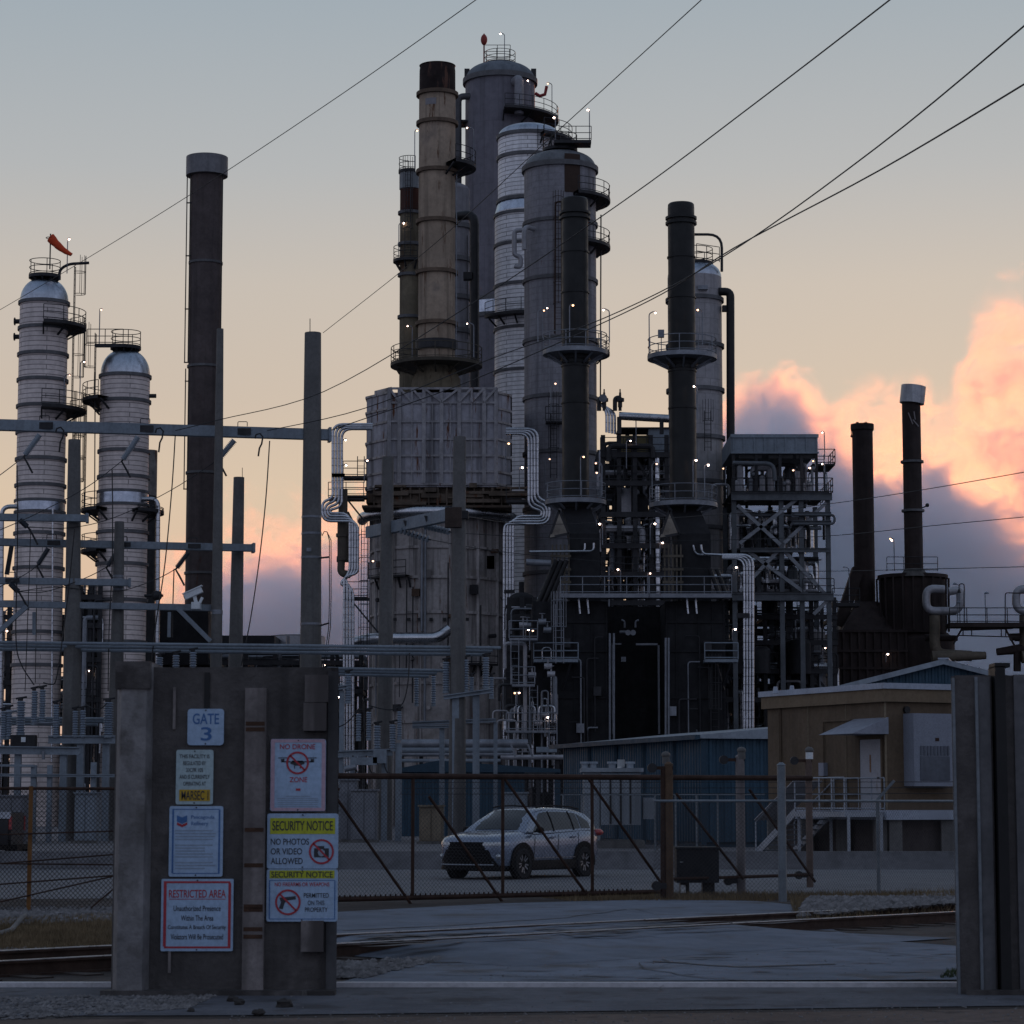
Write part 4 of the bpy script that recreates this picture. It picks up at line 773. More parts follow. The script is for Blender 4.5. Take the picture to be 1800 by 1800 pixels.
hd.part('drum_end', MB().cyl(P(1060, 700, 183.6), P(1060, 700, 184.4), .3, n=16), STEEL)
hd.part('saddle', MB().bb(P(1085, 762, 183.8), P(1092, 734, 184.2)).bb(P(1160, 762, 183.8), P(1166, 738, 184.2)), DARKST)
ho = Thing('equipment_house', 'low box house with tan side and grey front on the rack between black stacks', 'shed', P(1140, 800, 188))
ho.part('wall', MB().bb((px(1090, 780, 188), 187.2, pz(800, 188)), (px(1140, 780, 188), 190, pz(768, 188))), surf('tan_panel', (.14, .12, .06), .8, 0, .2, 1, .3)); ho.part('wall', MB().bb((px(1140, 780, 187), 187, pz(800, 188)), (px(1178, 780, 187), 190, pz(757, 188))), BLUEST); ho.part('roof', MB().bb((px(1086, 780, 187), 186.8, pz(757, 188)), (px(1180, 780, 187), 190.2, pz(755, 188))), DARKST)
# ---------------------------------------------------------------- air cooler on its open steel frame
AD = 190.0; ac = Thing('air_cooler', 'long grey-blue air cooler box on an open braced steel frame, right of centre', 'air cooler', P(1370, 1300, AD))
AX = lambda x, y=900: px(x, y, AD); AZ = lambda y: pz(y, AD)
ac.part('cooler_box', MB().bb((AX(1285), AD - .2, AZ(796)), (AX(1438), AD + 8, AZ(765))), BLUEST); mb = MB()
for k in range(9): x = lerp(AX(1290), AX(1437), k / 8); mb.bb((x - .05, AD - .28, AZ(796)), (x + .05, AD - .17, AZ(766)))
mb.bb((AX(1285), AD - .32, AZ(770)), (AX(1440), AD - .15, AZ(764))); mb.bb((AX(1285), AD - .3, AZ(798)), (AX(1440), AD - .15, AZ(795))); ac.part('cooler_rib', mb, BLUEST)
mb = MB()
for a, b in ((1300, 1340), (1352, 1395), (1400, 1434)): mb.bb((AX(a), AD, AZ(806)), (AX(b), AD + .2, AZ(798)))
ac.part('fan_opening', mb, BLACK)
for x in (1290, 1330, 1372, 1410, 1436):
    for yy in (0, 8): ac.part('column', MB().beam((AX(x), AD + yy, AZ(872)), (AX(x), AD + yy, AZ(796)), .22, .22), DARKST)
for y, a, b in ((874, 1285, 1462), (968, 1300, 1456), (1050, 1285, 1462), (905, 1390, 1460), (920, 1390, 1460)): ac.part('floor_beam', MB().ibeam((AX(a), AD - .4, AZ(y)), (AX(b), AD - .4, AZ(y)), .3, .55 if y in (874, 1050) else .32), STRUC)
for y in (874, 1050): ac.part('deck', MB().bb((AX(1285), AD - .2, AZ(y) + .3), (AX(1458), AD + 8, AZ(y) + .4)), DARKST)
for x in (1290, 1373, 1408, 1455):
    for yy in (0, 8): ac.part('column', MB().ibeam((AX(x), AD + yy, 0), (AX(x), AD + yy, AZ(870)), .35, .35), STRUC)
mb = MB()
for a, b in (((1296, 888), (1372, 958)), ((1300, 955), (1408, 872)), ((1378, 955), (1452, 884)), ((1316, 970), (1420, 1046)), ((1300, 1040), (1370, 966)), ((1380, 970), (1452, 1046)), ((1430, 1080), (1458, 1052))): mb.beam(P(*a, AD - .1), P(*b, AD - .1), .26, .26)
ac.part('brace', mb, surf('brace_steel', (.21, .225, .245), .55, .2, .25, 1.2, .25, rust=.15)); rnd = random.Random(21)
for k in range(95):
    x = rnd.uniform(AX(1292), AX(1440)); y = AD + rnd.uniform(.5, 7); lvl = rnd.choice(((870, 800), (960, 885), (960, 885), (1045, 975), (1045, 975))); z0, z1 = AZ(lvl[0]), lerp(AZ(lvl[0]), AZ(lvl[1]), rnd.uniform(.4, .95)); dx = rnd.uniform(-1.6, 1.6); r = rnd.choice((.06, .1, .14, .2, .32))
    ac.part('riser', MB().tube(bend([(x, y, z0), (x, y, z1), (x + dx, y, z1), (x + dx, y, z0 + rnd.uniform(0, 1))], .35, 3), r, 8), rnd.choice((SHINY, SHINY, LG, LG, DARKST, STRUC)))
for k in range(60):
    a, b = AX(rnd.uniform(1290, 1350)), AX(rnd.uniform(1370, 1450)); z = AZ(rnd.choice((862, 900, 925, 980, 1000, 1020, 1035))); y = AD + rnd.uniform(.5, 7); ac.part('pipe', MB().cyl((a, y, z), (b, y, z), rnd.choice((.07, .11, .16)), n=8), rnd.choice((SHINY, LG, DARKST)))
ac.part('hairpin_pipe', MB().tube(bend([P(1395, 905, AD - .6), P(1467, 905, AD - .6), P(1467, 921, AD - .6), P(1395, 921, AD - .6)], .36, 6), .1, 8), STRUC)
ac.part('supply_pipe', MB().tube(bend([P(1288, 814, AD - 1), P(1360, 815, AD - 1), P(1362, 845, AD - 1)], .6), .17, 10), STRUC)
for k in range(14):
    x, z = rnd.uniform(AX(1294), AX(1434)), AZ(870); h = rnd.uniform(.6, 2.2); mb = MB().cyl((x, AD + 1, z), (x, AD + 1, z + h), rnd.uniform(.1, .3), n=8); mb.sphere((x, AD + 1, z + h), .25, 8, 6); ac.part('valve', mb, rnd.choice((STEEL, LG, DARKST)))
for pts, y in (([(1285, AD - .7), (1462, AD - .7), (1462, AD + 7)], 868), ([(1432, AD + 1), (1471, AD + 1), (1471, AD + 5)], 812), ([(1410, AD - .5), (1465, AD - .5)], 1044)):
    ac.part('railing', rail_line([(px(x, y, AD), yy, AZ(y)) for x, yy in pts], 1.1, .035, 1.3), DARKST)
ac.part('platform', MB().bb((AX(1432), AD + .9, AZ(815)), (AX(1472), AD + 5, AZ(812))), DARKST); ac.part('column', MB().beam((AX(1453), AD + 1, AZ(868)), (AX(1453), AD + 1, AZ(815)), .16, .16), STRUC); ac.part('ladder', ladder(AX(1443), AD - .3, AZ(868), AZ(800)), DARKST)
for x, y, h in ((1449, 764, 2.0), (1449, 819, .6), (1427, 826, .7), (1433, 814, .5), (1275, 827, 1.2), (1298, 1000, .6), (1398, 830, .4)): lamp(ac, (px(x, y, AD - .8), AD - .8, pz(y, AD) - h), h, -.06)
for k in range(12):
    x, y, z = rnd.uniform(AX(1296), AX(1430)), AD + rnd.uniform(3, 7), AZ(rnd.choice((1048, 966, 1180, 1180))); h = rnd.uniform(1.2, 3); r = rnd.uniform(.5, 1.1); mb = MB().cyl((x, y, z), (x, y, z + h), r, n=16).sphere((x, y, z + h), r, 16, 8, .4); ac.part('drum', mb, rnd.choice((DARKST, BLKMAT)))
# plain process vessel in front of the low rack
t = Tower('process_vessel', 'squat pale vessel behind the tan building, left of the dark right-hand heaters', 'vessel', 1420, 1150, 31, 199); t.shell(None, 1112, jk('squat_vessel', (.17, .165, .17), t.r, 1, .9, .7)); t.dome(1112, 1102, LG, e=2.4); t.rings([1128, 1150], .3, .15)
# ---------------------------------------------------------------- right heaters
RBR = surf('heater_brown', (.034, .024, .022), .8, .1, .35, .4, .4, rust=.22, rustcol=(.06, .028, .02))
t = Tower('process_heater', 'squared brown-black heater with a plain flat-topped stack, right of the cooler', 'heater', 1518, 900, 18.2, 210)
t.shell(1072, 752, RBR); t.T.part('rim', MB().lathe((t.X, t.Y, 0), [(t.r + .01, t.z(758)), (t.r * 1.12, t.z(756)), (t.r * 1.12, t.z(746)), (t.r * .9, t.z(746)), (t.r * .9, t.z(760))], 36), RBR)
for x in (1507, 1522): t.T.part('rim_lug', MB().cyl((t.x(x, 745), t.Y, t.z(747)), (t.x(x, 745), t.Y, t.z(742)), .12, n=6), RBR)
mb = MB(); mb.bb((t.x(1495, 760), t.Y - .2, t.z(754)), (t.x(1500, 760), t.Y, t.z(751))); mb.bb((t.x(1496, 770), t.Y - .1, t.z(767)), (t.x(1497, 770), t.Y, t.z(752))); mb.sphere((t.x(1497, 768), t.Y - .1, t.z(767)), .12, 8, 6); t.T.part('pulley', mb, DARKST)
bxx = lambda x: t.x(x, 1120)
t.T.part('hood', MB().loft([[V(t.X - t.r, 208.3, t.z(1060)), V(t.X + t.r, 208.3, t.z(1060)), V(t.X + t.r, 211.7, t.z(1060)), V(t.X - t.r, 211.7, t.z(1060))], [V(bxx(1468), 206, t.z(1116)), V(bxx(1573), 206, t.z(1116)), V(bxx(1573), 214, t.z(1116)), V(bxx(1468), 214, t.z(1116))]]), RBR)
t.T.part('radiant_box', MB().bb((bxx(1455), 205.4, 0), (bxx(1578), 214.5, t.z(1114))), RBR); mb = MB()
for k in range(10): x = lerp(bxx(1456), bxx(1577), k / 9); mb.bb((x - .08, 205.2, 0), (x + .08, 205.45, t.z(1114)))
for y in (1116, 1150, 1180): mb.bb((bxx(1453), 205.15, t.z(y) - .1), (bxx(1580), 205.42, t.z(y) + .1))
t.T.part('stiffener', mb, RBR); t.T.part('flue_duct', MB().beam(P(1508, 1000, 208.5), P(1475, 1100, 208.5), .95, .95), RBR); t.lamp(1541, 1157, 1170, -5.2, .05)
t = Tower('process_heater', 'round brown-black heater carrying the stack with a tilted grey cap', 'heater', 1604, 850, 16.2, 206)
t.shell(1004, 708, RBR); t.rings([812, 898], .18, .18); cz = t.z(694); m = Matrix.Translation(V(t.X + .15, t.Y, cz)) @ Matrix.Rotation(R(7), 4, 'Y'); mb = MB().lathe((0, 0, 0), [(.85, -.7), (1.0, -.72), (1.0, .72), (.92, .72), (.92, -.6)], 32); mb.v = [tuple(m @ Vector(a)) for a in mb.v]
t.T.part('tilted_cap', mb, surf('galvanised_cap', (.36, .37, .39), .45, .6, .2, .8, .4)); t.T.part('base_cone', MB().lathe((t.X, t.Y, 0), [(t.r * 1.45, t.z(1014)), (t.r * 1.35, t.z(1008)), (t.r, t.z(1000))], 32), surf('grey_cone', (.10, .095, .09), .8, 0, .3, 1, .4))
mb = MB()
for k, (a, b) in enumerate((((1594, 728), (1602, 748)), ((1602, 740), (1612, 752)), ((1604, 726), (1606, 740)))): mb.tube([V(t.x(a[0], a[1]), t.Y - t.r - .02, t.z(a[1])), V(t.x(b[0], b[1]), t.Y - t.r - .02, t.z(b[1]))], .05, 5)
t.T.part('chalk_mark', mb, flat('chalk_white', (.22, .2, .2), .9)); t.T.part('side_lamp', MB().cyl((t.x(1620, 892), t.Y, t.z(893)), (t.x(1630, 889), t.Y, t.z(889)), .06, n=6).sphere((t.x(1630, 888), t.Y, t.z(888)), .17, 8, 6), DARKST)
cx = t.x(1612, 1080); r1 = 58 * M1(1080, 206)
t.T.part('convection_drum', MB().lathe((cx, t.Y + 2, 0), [(r1, t.z(1112)), (r1, t.z(1016)), (r1 * 1.08, t.z(1014)), (r1 * 1.08, t.z(1008)), (.5, t.z(1006))], 24), RBR); t.T.part('radiant_drum', MB().lathe((cx + .2, t.Y + 2.5, 0), [(r1 * 1.2, 0), (r1 * 1.2, t.z(1122)), (r1, t.z(1110))], 24), RBR)
mb = MB()
for k in range(12): a = R(180 + 180 * k / 11); d_ = V(math.cos(a), math.sin(a), 0); mb.beam(V(cx, t.Y + 2, t.z(1108)) + d_ * (r1 * 1.08), V(cx, t.Y + 2, t.z(1014)) + d_ * (r1 * 1.1), .14, .14)
t.T.part('stiffener', mb, RBR); t.T.part('railing', rail_line([(t.x(1556, 1006), t.Y - 1, t.z(1006)), (t.x(1645, 1006), t.Y - 1, t.z(1006))], 1.15), DARKST); t.lamp(1568, 950, 1005, -1, -.2); t.lamp(1568, 953, 1005, -1.1, -.1)
def loop_pipe(T, x0, D):
    T.part('loop_pipe', MB().tube(bend([P(x0 + 40, 1040, D), P(x0 + 60, 1036, D), P(x0 + 60, 1074, D), P(x0, 1074, D), P(x0, 1034, D), P(x0 + 32, 1036, D)], .75, 6), .32, 12), LG)
    T.part('feed_pipe', MB().tube(bend([P(x0 + 15, 1082, D), P(x0 + 15, 1150, D), P(x0 + 80, 1153, D)], .9), .42, 12), surf('feed_pipe', (.12, .10, .075), .7, .1, .3, .7, .3))
    T.part('upper_header', MB().cyl(P(x0 - 2, 1121, D + 1), P(x0 + 55, 1122, D + 1), .3, .24, n=10), RBR); T.part('header', MB().cyl(P(x0 + 10, 1155, D - .5), P(x0 + 105, 1152, D - .5), .5, .3, n=12).cyl(P(x0 + 40, 1230, D - .5), P(x0 + 40, 1155, D - .5), .3, n=8), surf('feed_pipe', (0, 0, 0)))
loop_pipe(t.T, 1628, 202)
t2 = Tower('process_heater', 'dark heater cut off by the right edge, with a looped pale pipe', 'heater', 1850, 1000, 45, 206); t2.shell(None, 1010, RBR); loop_pipe(t2.T, 1786, 202)
t2.T.part('header', MB().cyl(P(1752, 1146, 202), P(1830, 1136, 202), .28, .5, n=12).cyl(P(1775, 1120, 202), P(1830, 1118, 202), .3, n=10).cyl(P(1788, 1180, 202), P(1788, 1142, 202), .3, n=8), RBR)
cw = Thing('catwalk', 'dark elevated catwalk with railings linking the two heaters at the right edge', 'catwalk', P(1740, 1100, 202)); cz = pz(1095, 201)
cw.part('deck', MB().bb((px(1668, 1098, 201), 200.5, cz - .35), (px(1840, 1098, 201), 202.5, cz)), RBR); cw.part('railing', rail_line([(px(1668, 1095, 201), 200.55, cz), (px(1698, 1095, 201), 200.55, cz), (px(1840, 1095, 201), 200.55, cz)], 1.15, .04), DARKST)
cw.part('brace', MB().beam(P(1692, 1103, 201), P(1676, 1132, 201), .14, .14).beam(P(1766, 1103, 201), P(1786, 1140, 201), .14, .14), RBR); cw.part('conduit', MB().cyl(P(1690, 1107, 201), P(1780, 1104, 201), .1, n=6).cyl(P(1686, 1117, 201), P(1790, 1120, 201), .05, n=6), RBR)
mb = MB()
for x in (1693, 1708, 1760, 1768): mb.cyl(P(x, 1118, 201), P(x, 1103, 201), .05, n=5)
cw.part('hanger', mb, RBR)
for x, y, k in ((1686, 1030, 1), (1731, 1046, 0), (1682, 1062, 0)): lamp(cw, (px(x, 1095, 201), 200.6, cz), pz(y, 201) - cz, -.25 * k, size=.2, lit=False)
cw.part('gooseneck', MB().tube(bend([P(1695, 1095, 200.6), P(1695, 1026, 200.6), P(1686, 1026, 200.6), P(1686, 1036, 200.6)], .25, 4), .05, 5), DARKST); cw.part('lamp', MB().cyl(P(1686, 1042, 200.6), P(1686, 1036, 200.6), .16, .08, n=8), DARKST)
cw.part('conduit', MB().tube(bend([P(1767, 1095, 201), P(1767, 1042, 201), P(1800, 1043, 201)], .2, 3), .05, 5), RBR)
lk = Thing('catwalk', 'thin elevated catwalk between the cooler frame and the flat-topped stack', 'catwalk', P(1480, 1060, 205)); cz = pz(1060, 205); lk.part('deck', MB().bb((px(1462, 1060, 205), 204.5, cz - .3), (px(1510, 1060, 205), 206, cz)), DARKST); lk.part('railing', rail_line([(px(1462, 1060, 205), 204.5, cz), (px(1510, 1060, 205), 204.5, cz)], 1.15, .035), DARKST); lamp(lk, (px(1492, 1060, 205), 204.6, cz), pz(1000, 205) - cz, -.3, lit=False); lk.part('pole', MB().cyl(P(1438, 1060, 205), P(1438, 982, 205), .06, n=6), DARKST)
tk = Tower('storage_tank', 'low grey storage tank with a sloped dark side far behind the signed pillar', 'tank', 520, 1150, 52, 290); tk.shell(None, 1120, LG); tk.dome(1120, 1116, DARKST)
bk = single('storage_shed', 'long black flat-topped shed silhouette behind the signed pillar', 'shed', MB().bb((px(388, 1150, 280), 280, 0), (px(482, 1150, 280), 296, pz(1117, 280))), BLKMAT, P(430, 1400, 280))
# ---------------------------------------------------------------- steam bank: a real volume lit from behind by the low sun
def steam(name, label, x0, x1, Y0, Y1, ztop, pts, wisp, dens, wd, soft, amp, scale, seed, aniso=.66, col=(1, 1, 1), tint=(.905, .955, 1.0), amp2=.5):
    m = bpy.data.materials.new(name); m.use_nodes = True; t = m.node_tree; t.nodes.clear()
    out = N(t, 'ShaderNodeOutputMaterial'); va = N(t, 'ShaderNodeVolumeScatter'); vb = N(t, 'ShaderNodeVolumeScatter'); ad = N(t, 'ShaderNodeAddShader'); L(t, va.outputs[0], ad.inputs[0]); L(t, vb.outputs[0], ad.inputs[1]); vc = N(t, 'ShaderNodeVolumeAbsorption'); vc.inputs['Color'].default_value = (*tint, 1); ad2 = N(t, 'ShaderNodeAddShader'); L(t, ad.outputs[0], ad2.inputs[0]); L(t, vc.outputs[0], ad2.inputs[1]); L(t, ad2.outputs[0], out.inputs['Volume'])
    va.inputs['Color'].default_value = (1, 1, 1, 1); vb.inputs['Color'].default_value = (*col, 1); va.inputs['Anisotropy'].default_value = aniso; vb.inputs['Anisotropy'].default_value = -.15
    tc = N(t, 'ShaderNodeTexCoord'); sp = N(t, 'ShaderNodeSeparateXYZ'); L(t, tc.outputs['Object'], sp.inputs[0])
    def math_(op, a, b=None, c=None):
        n = N(t, 'ShaderNodeMath', operation=op)
        for i, q in enumerate((a, b, c)):
            if q is None: continue
            if isinstance(q, (int, float)): n.inputs[i].default_value = q
            else: L(t, q, n.inputs[i])
        return n.outputs[0]
    def noise(sc, det, rg, dist, off):
        mp = N(t, 'ShaderNodeMapping'); mp.inputs['Location'].default_value = (off, 0, off * 2); mp.inputs['Rotation'].default_value = (0, R(-25), 0); mp.inputs['Scale'].default_value = (sc, sc * .4, sc * 1.15); L(t, tc.outputs['Object'], mp.inputs[0])
        nz = N(t, 'ShaderNodeTexNoise'); nz.inputs['Scale'].default_value = 1; nz.inputs['Detail'].default_value = det; nz.inputs['Roughness'].default_value = rg; nz.inputs['Distortion'].default_value = dist; L(t, mp.outputs[0], nz.inputs['Vector']); return math_('SUBTRACT', nz.outputs[0], .5)
    n1 = noise(scale, 3, .5, .3, seed); n2 = noise(scale * 3.4, 6, .68, .9, seed + 5)
    fx = N(t, 'ShaderNodeMapRange'); L(t, sp.outputs[0], fx.inputs[0]); fx.inputs[1].default_value = x0; fx.inputs[2].default_value = x1
    def prof(pts):
        cr = N(t, 'ShaderNodeValToRGB'); e = cr.color_ramp.elements; cr.color_ramp.interpolation = 'EASE'; pts = sorted(pts)
        while len(e) < len(pts): e.new(.5)
        for k, (x, h) in enumerate(pts): e[k].position = (x - x0) / (x1 - x0); e[k].color = (h / ztop,) * 3 + (1,)
        L(t, fx.outputs[0], cr.inputs[0]); return cr.outputs[0]
    def layer(pts, amp, amp2, soft, dens):
        H = math_('MULTIPLY_ADD', prof(pts), ztop, math_('MULTIPLY_ADD', n1, amp * 2.6, math_('MULTIPLY', n2, amp * 2.6 * amp2))); d = math_('SUBTRACT', H, sp.outputs[2])
        r1_ = N(t, 'ShaderNodeMapRange', interpolation_type='SMOOTHSTEP'); L(t, d, r1_.inputs[0]); r1_.inputs[1].default_value = 0; r1_.inputs[2].default_value = soft; r1_.inputs[3].default_value = 0; r1_.inputs[4].default_value = dens; return r1_.outputs[0]
    core = layer(pts, amp, amp2, soft, dens); wsp = math_('MULTIPLY', layer(wisp, amp * 1.2, 1.0, soft * 1.3, wd), math_('MAXIMUM', math_('MULTIPLY_ADD', n2, 8.5, .45), 0.0))
    dn = math_('ADD', core, wsp); L(t, dn, va.inputs['Density']); L(t, dn, vb.inputs['Density']); L(t, dn, vc.inputs['Density']); m.cycles.volume_step_rate = .4
    return single(name, label, 'steam', MB().bb((x0, Y0, 1), (x1, Y1, ztop)), m, (0, 0, 0), kind='stuff')
k8 = .1805
hx = lambda x: (x - 900) * k8
hz = lambda y: (HZ - y) * k8 + 1.7
steam('steam_cloud', 'huge bank of steam drifting behind the plant, glowing orange on the right and purple-blue below', hx(1100), hx(2250), 770, 825, 220,
      [(hx(1100), 0), (hx(1150), 40), (hx(1230), hz(760)), (hx(1290), hz(705)), (hx(1370), hz(672)), (hx(1440), hz(735)), (hx(1490), hz(800)), (hx(1560), hz(850)), (hx(1610), hz(790)), (hx(1650), hz(800)), (hx(1710), hz(850)), (hx(1770), hz(900)), (hx(1830), hz(920)), (hx(2250), hz(900))],
      [(hx(1100), 0), (hx(1150), 40), (hx(1230), hz(740)), (hx(1290), hz(730)), (hx(1400), hz(735)), (hx(1450), hz(725)), (hx(1500), hz(700)), (hx(1560), hz(680)), (hx(1620), hz(715)), (hx(1675), hz(715)), (hx(1705), hz(590)), (hx(1735), hz(520)), (hx(1800), hz(520)), (hx(2250), hz(440))], .10, .026, 26, 11, .024, 3.3, amp2=1.3)
steam('steam_cloud', 'pink and blue steam bank low behind the left columns and poles', hx(235), hx(800), 775, 815, 140,
      [(hx(235), 0), (hx(270), 30), (hx(330), hz(1050)), (hx(420), hz(970)), (hx(500), hz(960)), (hx(600), hz(950)), (hx(740), hz(900)), (hx(800), 0)],
      [(hx(235), 0), (hx(270), hz(1000)), (hx(330), hz(940)), (hx(400), hz(900)), (hx(460), hz(870)), (hx(520), hz(880)), (hx(600), hz(870)), (hx(740), hz(860)), (hx(800), 0)], .10, .02, 24, 10, .032, 8.1, amp2=1.3)
# ================================================================ substation
SD_ = 120.0
def pole(label, xt, wt, yt, xb, wb, yb, D, steps=()):
    a, b = P(xt, yt, D), P(xb, yb, D); k = (a.z - 0) / max(a.z - b.z, .1); base = a + (b - a) * k; base.z = 0
    rt = wt / 2 * M1(yt, D); rb = rt + (wb / 2 * M1(yb, D) - rt) * k; T = Thing('utility_pole', label, 'pole', base, 'bare flat-topped poles of the substation')
    T.part('shaft', MB().cyl(base, (a.x, D, a.z), rb, rt, n=10), CPOLE); mb = MB()
    for y in steps:
        u = (P(0, y, D).z) / a.z; c = base.lerp(V(a.x, D, a.z), u); r = rb + (rt - rb) * u; mb.cyl(c - V(0, 0, .05), c + V(0, 0, .05), r + .02, n=10)
    if steps: T.part('band', mb, STEEL)
    return T
pA = pole('thickest tall pole, right of the signed pillar, with steel bands and a cable loop', 550, 29, 585, 545, 40, 1300, 120, (909, 938, 980, 1097))
for k, dx in enumerate((0, 3)): pA.part('cable_loop', MB().tube([P(x + dx * (y > 945), y, 119.6) for x, y in ((566, 942), (570, 934), (575, 935), (579, 950), (579, 975), (579, 1050), (578, 1100), (572, 1150), (566, 1200))], .022, 5), WIRE)
pA.part('bracket', MB().beam(P(562, 981, 119.7), P(579, 979, 119.7), .06, .08).beam(P(562, 1100, 119.7), P(579, 1095, 119.7), .06, .08), DARKST); pA.part('lightning_rod', MB().cyl(P(545, 585, 120), P(545, 560, 120), .02, n=5), WIRE); pA.part('number_plate', MB().bb(P(539, 969, 119.3), P(547, 963, 119.35)), STEEL)
pole('slim pole in front of the crossbeams, with its top against the dark brown stack', 387, 12, 578, 380, 21, 1170, 118.2, (1074, 1078))
pC = pole('shorter pole just left of the thick banded one, holding the end of the second crossbeam', 420, 19, 839, 414, 25, 1165, 120.6); pC.part('lightning_rod', MB().cyl(P(426, 839, 120.6), P(426, 822, 120.6), .015, n=5), WIRE)
pole('wide pole between the two jacketed columns', 131, 22, 773, 126, 32, 1240, 117)
pole('short pole in front of the shorter jacketed column, with rusty bands', 210, 17, 917, 204, 26, 1230, 118, (1013, 1018, 1036))
pF = pole('pole at the left end of the slanting crossarm in front of the furnace', 682, 20, 803, 674, 31, 1440, 120)
pG = pole('tall pole at the upper end of the slanting crossarm in front of the furnace', 808, 22, 768, 803, 31, 1440, 116)
def gantry(label, x0, y0, D0, x1, y1, D1, th, extra=()):
    a, b = P(x0, y0, D0), P(x1, y1, D1); b.z = a.z if abs(a.z - b.z) < .6 else b.z; T = Thing('crossbeam', label, 'crossbeam', a.lerp(b, .5), 'blue-grey substation crossbeams'); h = th * M1(y0, D0)
    T.part('beam', MB().beam(a, b, .45, h), BLUEST); d = (b - a).normalized()
    T.part('end_plate', MB().beam(b, b + d * .12, .6, h * 1.35), BLUEST)
    for x in extra:
        u = (x - x0) / (x1 - x0); c = a.lerp(b, u) - V(0, .26, 0)
        T.part('clamp_plate', MB().bb(c - V(.4, .02, h * .32), c + V(.4, .02, h * .32)), DARKST); T.part('handle', MB().tube(bend([c + V(-.22, 0, h * .5), c + V(-.22, 0, h * .5 + .22), c + V(.22, 0, h * .5 + .22), c + V(.22, 0, h * .5)], .05, 2), .02, 5), DARKST)
    return T
gantry('top crossbeam spanning from the left edge to the thick banded pole', -40, 746, 117, 577, 766, 120.4, 19, (77, 252, 424))
gantry('second crossbeam ending at the short pole left of the banded one', -40, 952, 117, 443, 966, 120, 12.5, (90, 213, 337))
gantry('third crossbeam, ending with a plate in front of the shorter column', -40, 1020, 116, 225, 1029, 117.4, 11.5, (20,))
gantry('short crossbeam ending at the wide pole between the jacketed columns', -40, 909, 116, 151, 915, 116.5, 12)
g5 = gantry('lowest crossbeam with diagonal struts, carrying the white camera', -40, 1061, 116, 372, 1072, 118.6, 11)
g5.part('strut', MB().beam(P(-10, 1118, 115.6), P(47, 1066, 115.6), .2, .2).beam(P(313, 1070, 117.6), P(370, 1127, 117.8), .2, .2), BLUEST); g5.part('hanger', MB().beam(P(60, 1076, 116), P(60, 1116, 116), .14, .14).beam(P(298, 1076, 117.6), P(297, 1120, 117.6), .14, .14), BLUEST)
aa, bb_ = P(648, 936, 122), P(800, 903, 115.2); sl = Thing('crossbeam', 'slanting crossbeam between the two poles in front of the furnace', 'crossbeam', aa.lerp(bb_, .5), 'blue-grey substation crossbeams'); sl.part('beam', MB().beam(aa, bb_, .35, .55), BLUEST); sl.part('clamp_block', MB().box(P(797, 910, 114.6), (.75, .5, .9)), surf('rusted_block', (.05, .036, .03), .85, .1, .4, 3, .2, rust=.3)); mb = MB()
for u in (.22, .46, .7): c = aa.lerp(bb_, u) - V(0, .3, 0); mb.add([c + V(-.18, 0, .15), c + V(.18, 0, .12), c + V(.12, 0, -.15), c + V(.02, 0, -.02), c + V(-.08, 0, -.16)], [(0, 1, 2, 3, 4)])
sl.part('painted_shadow', mb, DARKST); sl.part('pole_band', MB().box(P(805, 906, 115.9), (.95, .9, .35)), DARKST)  # flat dark sheets before the beam paint in the shade of its gaps
# security camera
cm = Thing('security_camera', 'white box security camera tilted on the lowest crossbeam beside the dark stack', 'camera', P(343, 1064, 117.6)); cc = P(340, 1043, 117.6); m = Matrix.Rotation(R(-24), 3, 'Y')
WHT = flat('white_enamel', (.62, .66, .68), .45); cm.part('housing', MB().box(cc, (.86, .34, .26), m=m), WHT); cm.part('sunshield', MB().box(cc + m @ V(.02, 0, .16), (.98, .44, .05), m=m), WHT); cm.part('lens', MB().cyl(cc + m @ V(-.47, 0, 0), cc + m @ V(-.42, 0, 0), .10, n=12), BLACK); cm.part('mount', MB().beam(cc + V(.05, 0, -.12), P(346, 1064, 117.6), .16, .16).bb(P(336, 1070, 117.3), P(354, 1060, 117.9)).beam(P(350, 1062, 117.6), P(356, 1050, 117.6), .12, .12), WHT)
# strain insulators
def strain(label, a, b, D, r=.16, tail=True):
    p0, p1 = P(*a, D), P(*b, D); T = Thing('strain_insulator', label, 'insulator', p0, 'slanting strain insulators under the crossbeams'); n = 14; mb = MB(); d = (p1 - p0)
    for k in range(n): mb.cyl(p0 + d * (k / n + .01), p0 + d * ((k + .55) / n), r * .97, r, n=12)
    mb.cyl(p0, p1, r * .72, n=10); T.part('sheds', mb, INSUL if r > .15 else surf('dark_polymer', (.035, .042, .055), .4, 0, .2, 2, .1)); e = p1 + d.normalized() * .1
    T.part('clamp', MB().tube([p1, e, e + V(.18, 0, -.3), e + V(.42, 0, -.75)], .05, 6), WIRE); return p1
si = [strain('blue-grey insulator under the top crossbeam, leftmost of three', (70, 764), (44, 800), 117), strain('blue-grey insulator under the top crossbeam, in front of the shorter column', (243, 768), (216, 808), 118), strain('blue-grey insulator under the top crossbeam, beside the slim pole', (412, 774), (385, 806), 119)]
s2 = [strain('dark insulator under the second crossbeam, in front of the tallest jacketed column', (85, 964), (67, 992), 117.4, .135), strain('dark insulator under the second crossbeam, beside the rusty-banded short pole', (207, 968), (189, 995), 118, .135), strain('dark insulator under the second crossbeam, beside the dark brown stack', (331, 971), (311, 998), 119, .135)]
for k, (a, b, lab) in enumerate((((35, 914), (48, 926), 'grey insulator at the shortest crossbeam over the left column'), ((18, 1026), (32, 1040), 'dark insulator at the third crossbeam by the left edge'))): strain(lab, a, b, 116, .13)
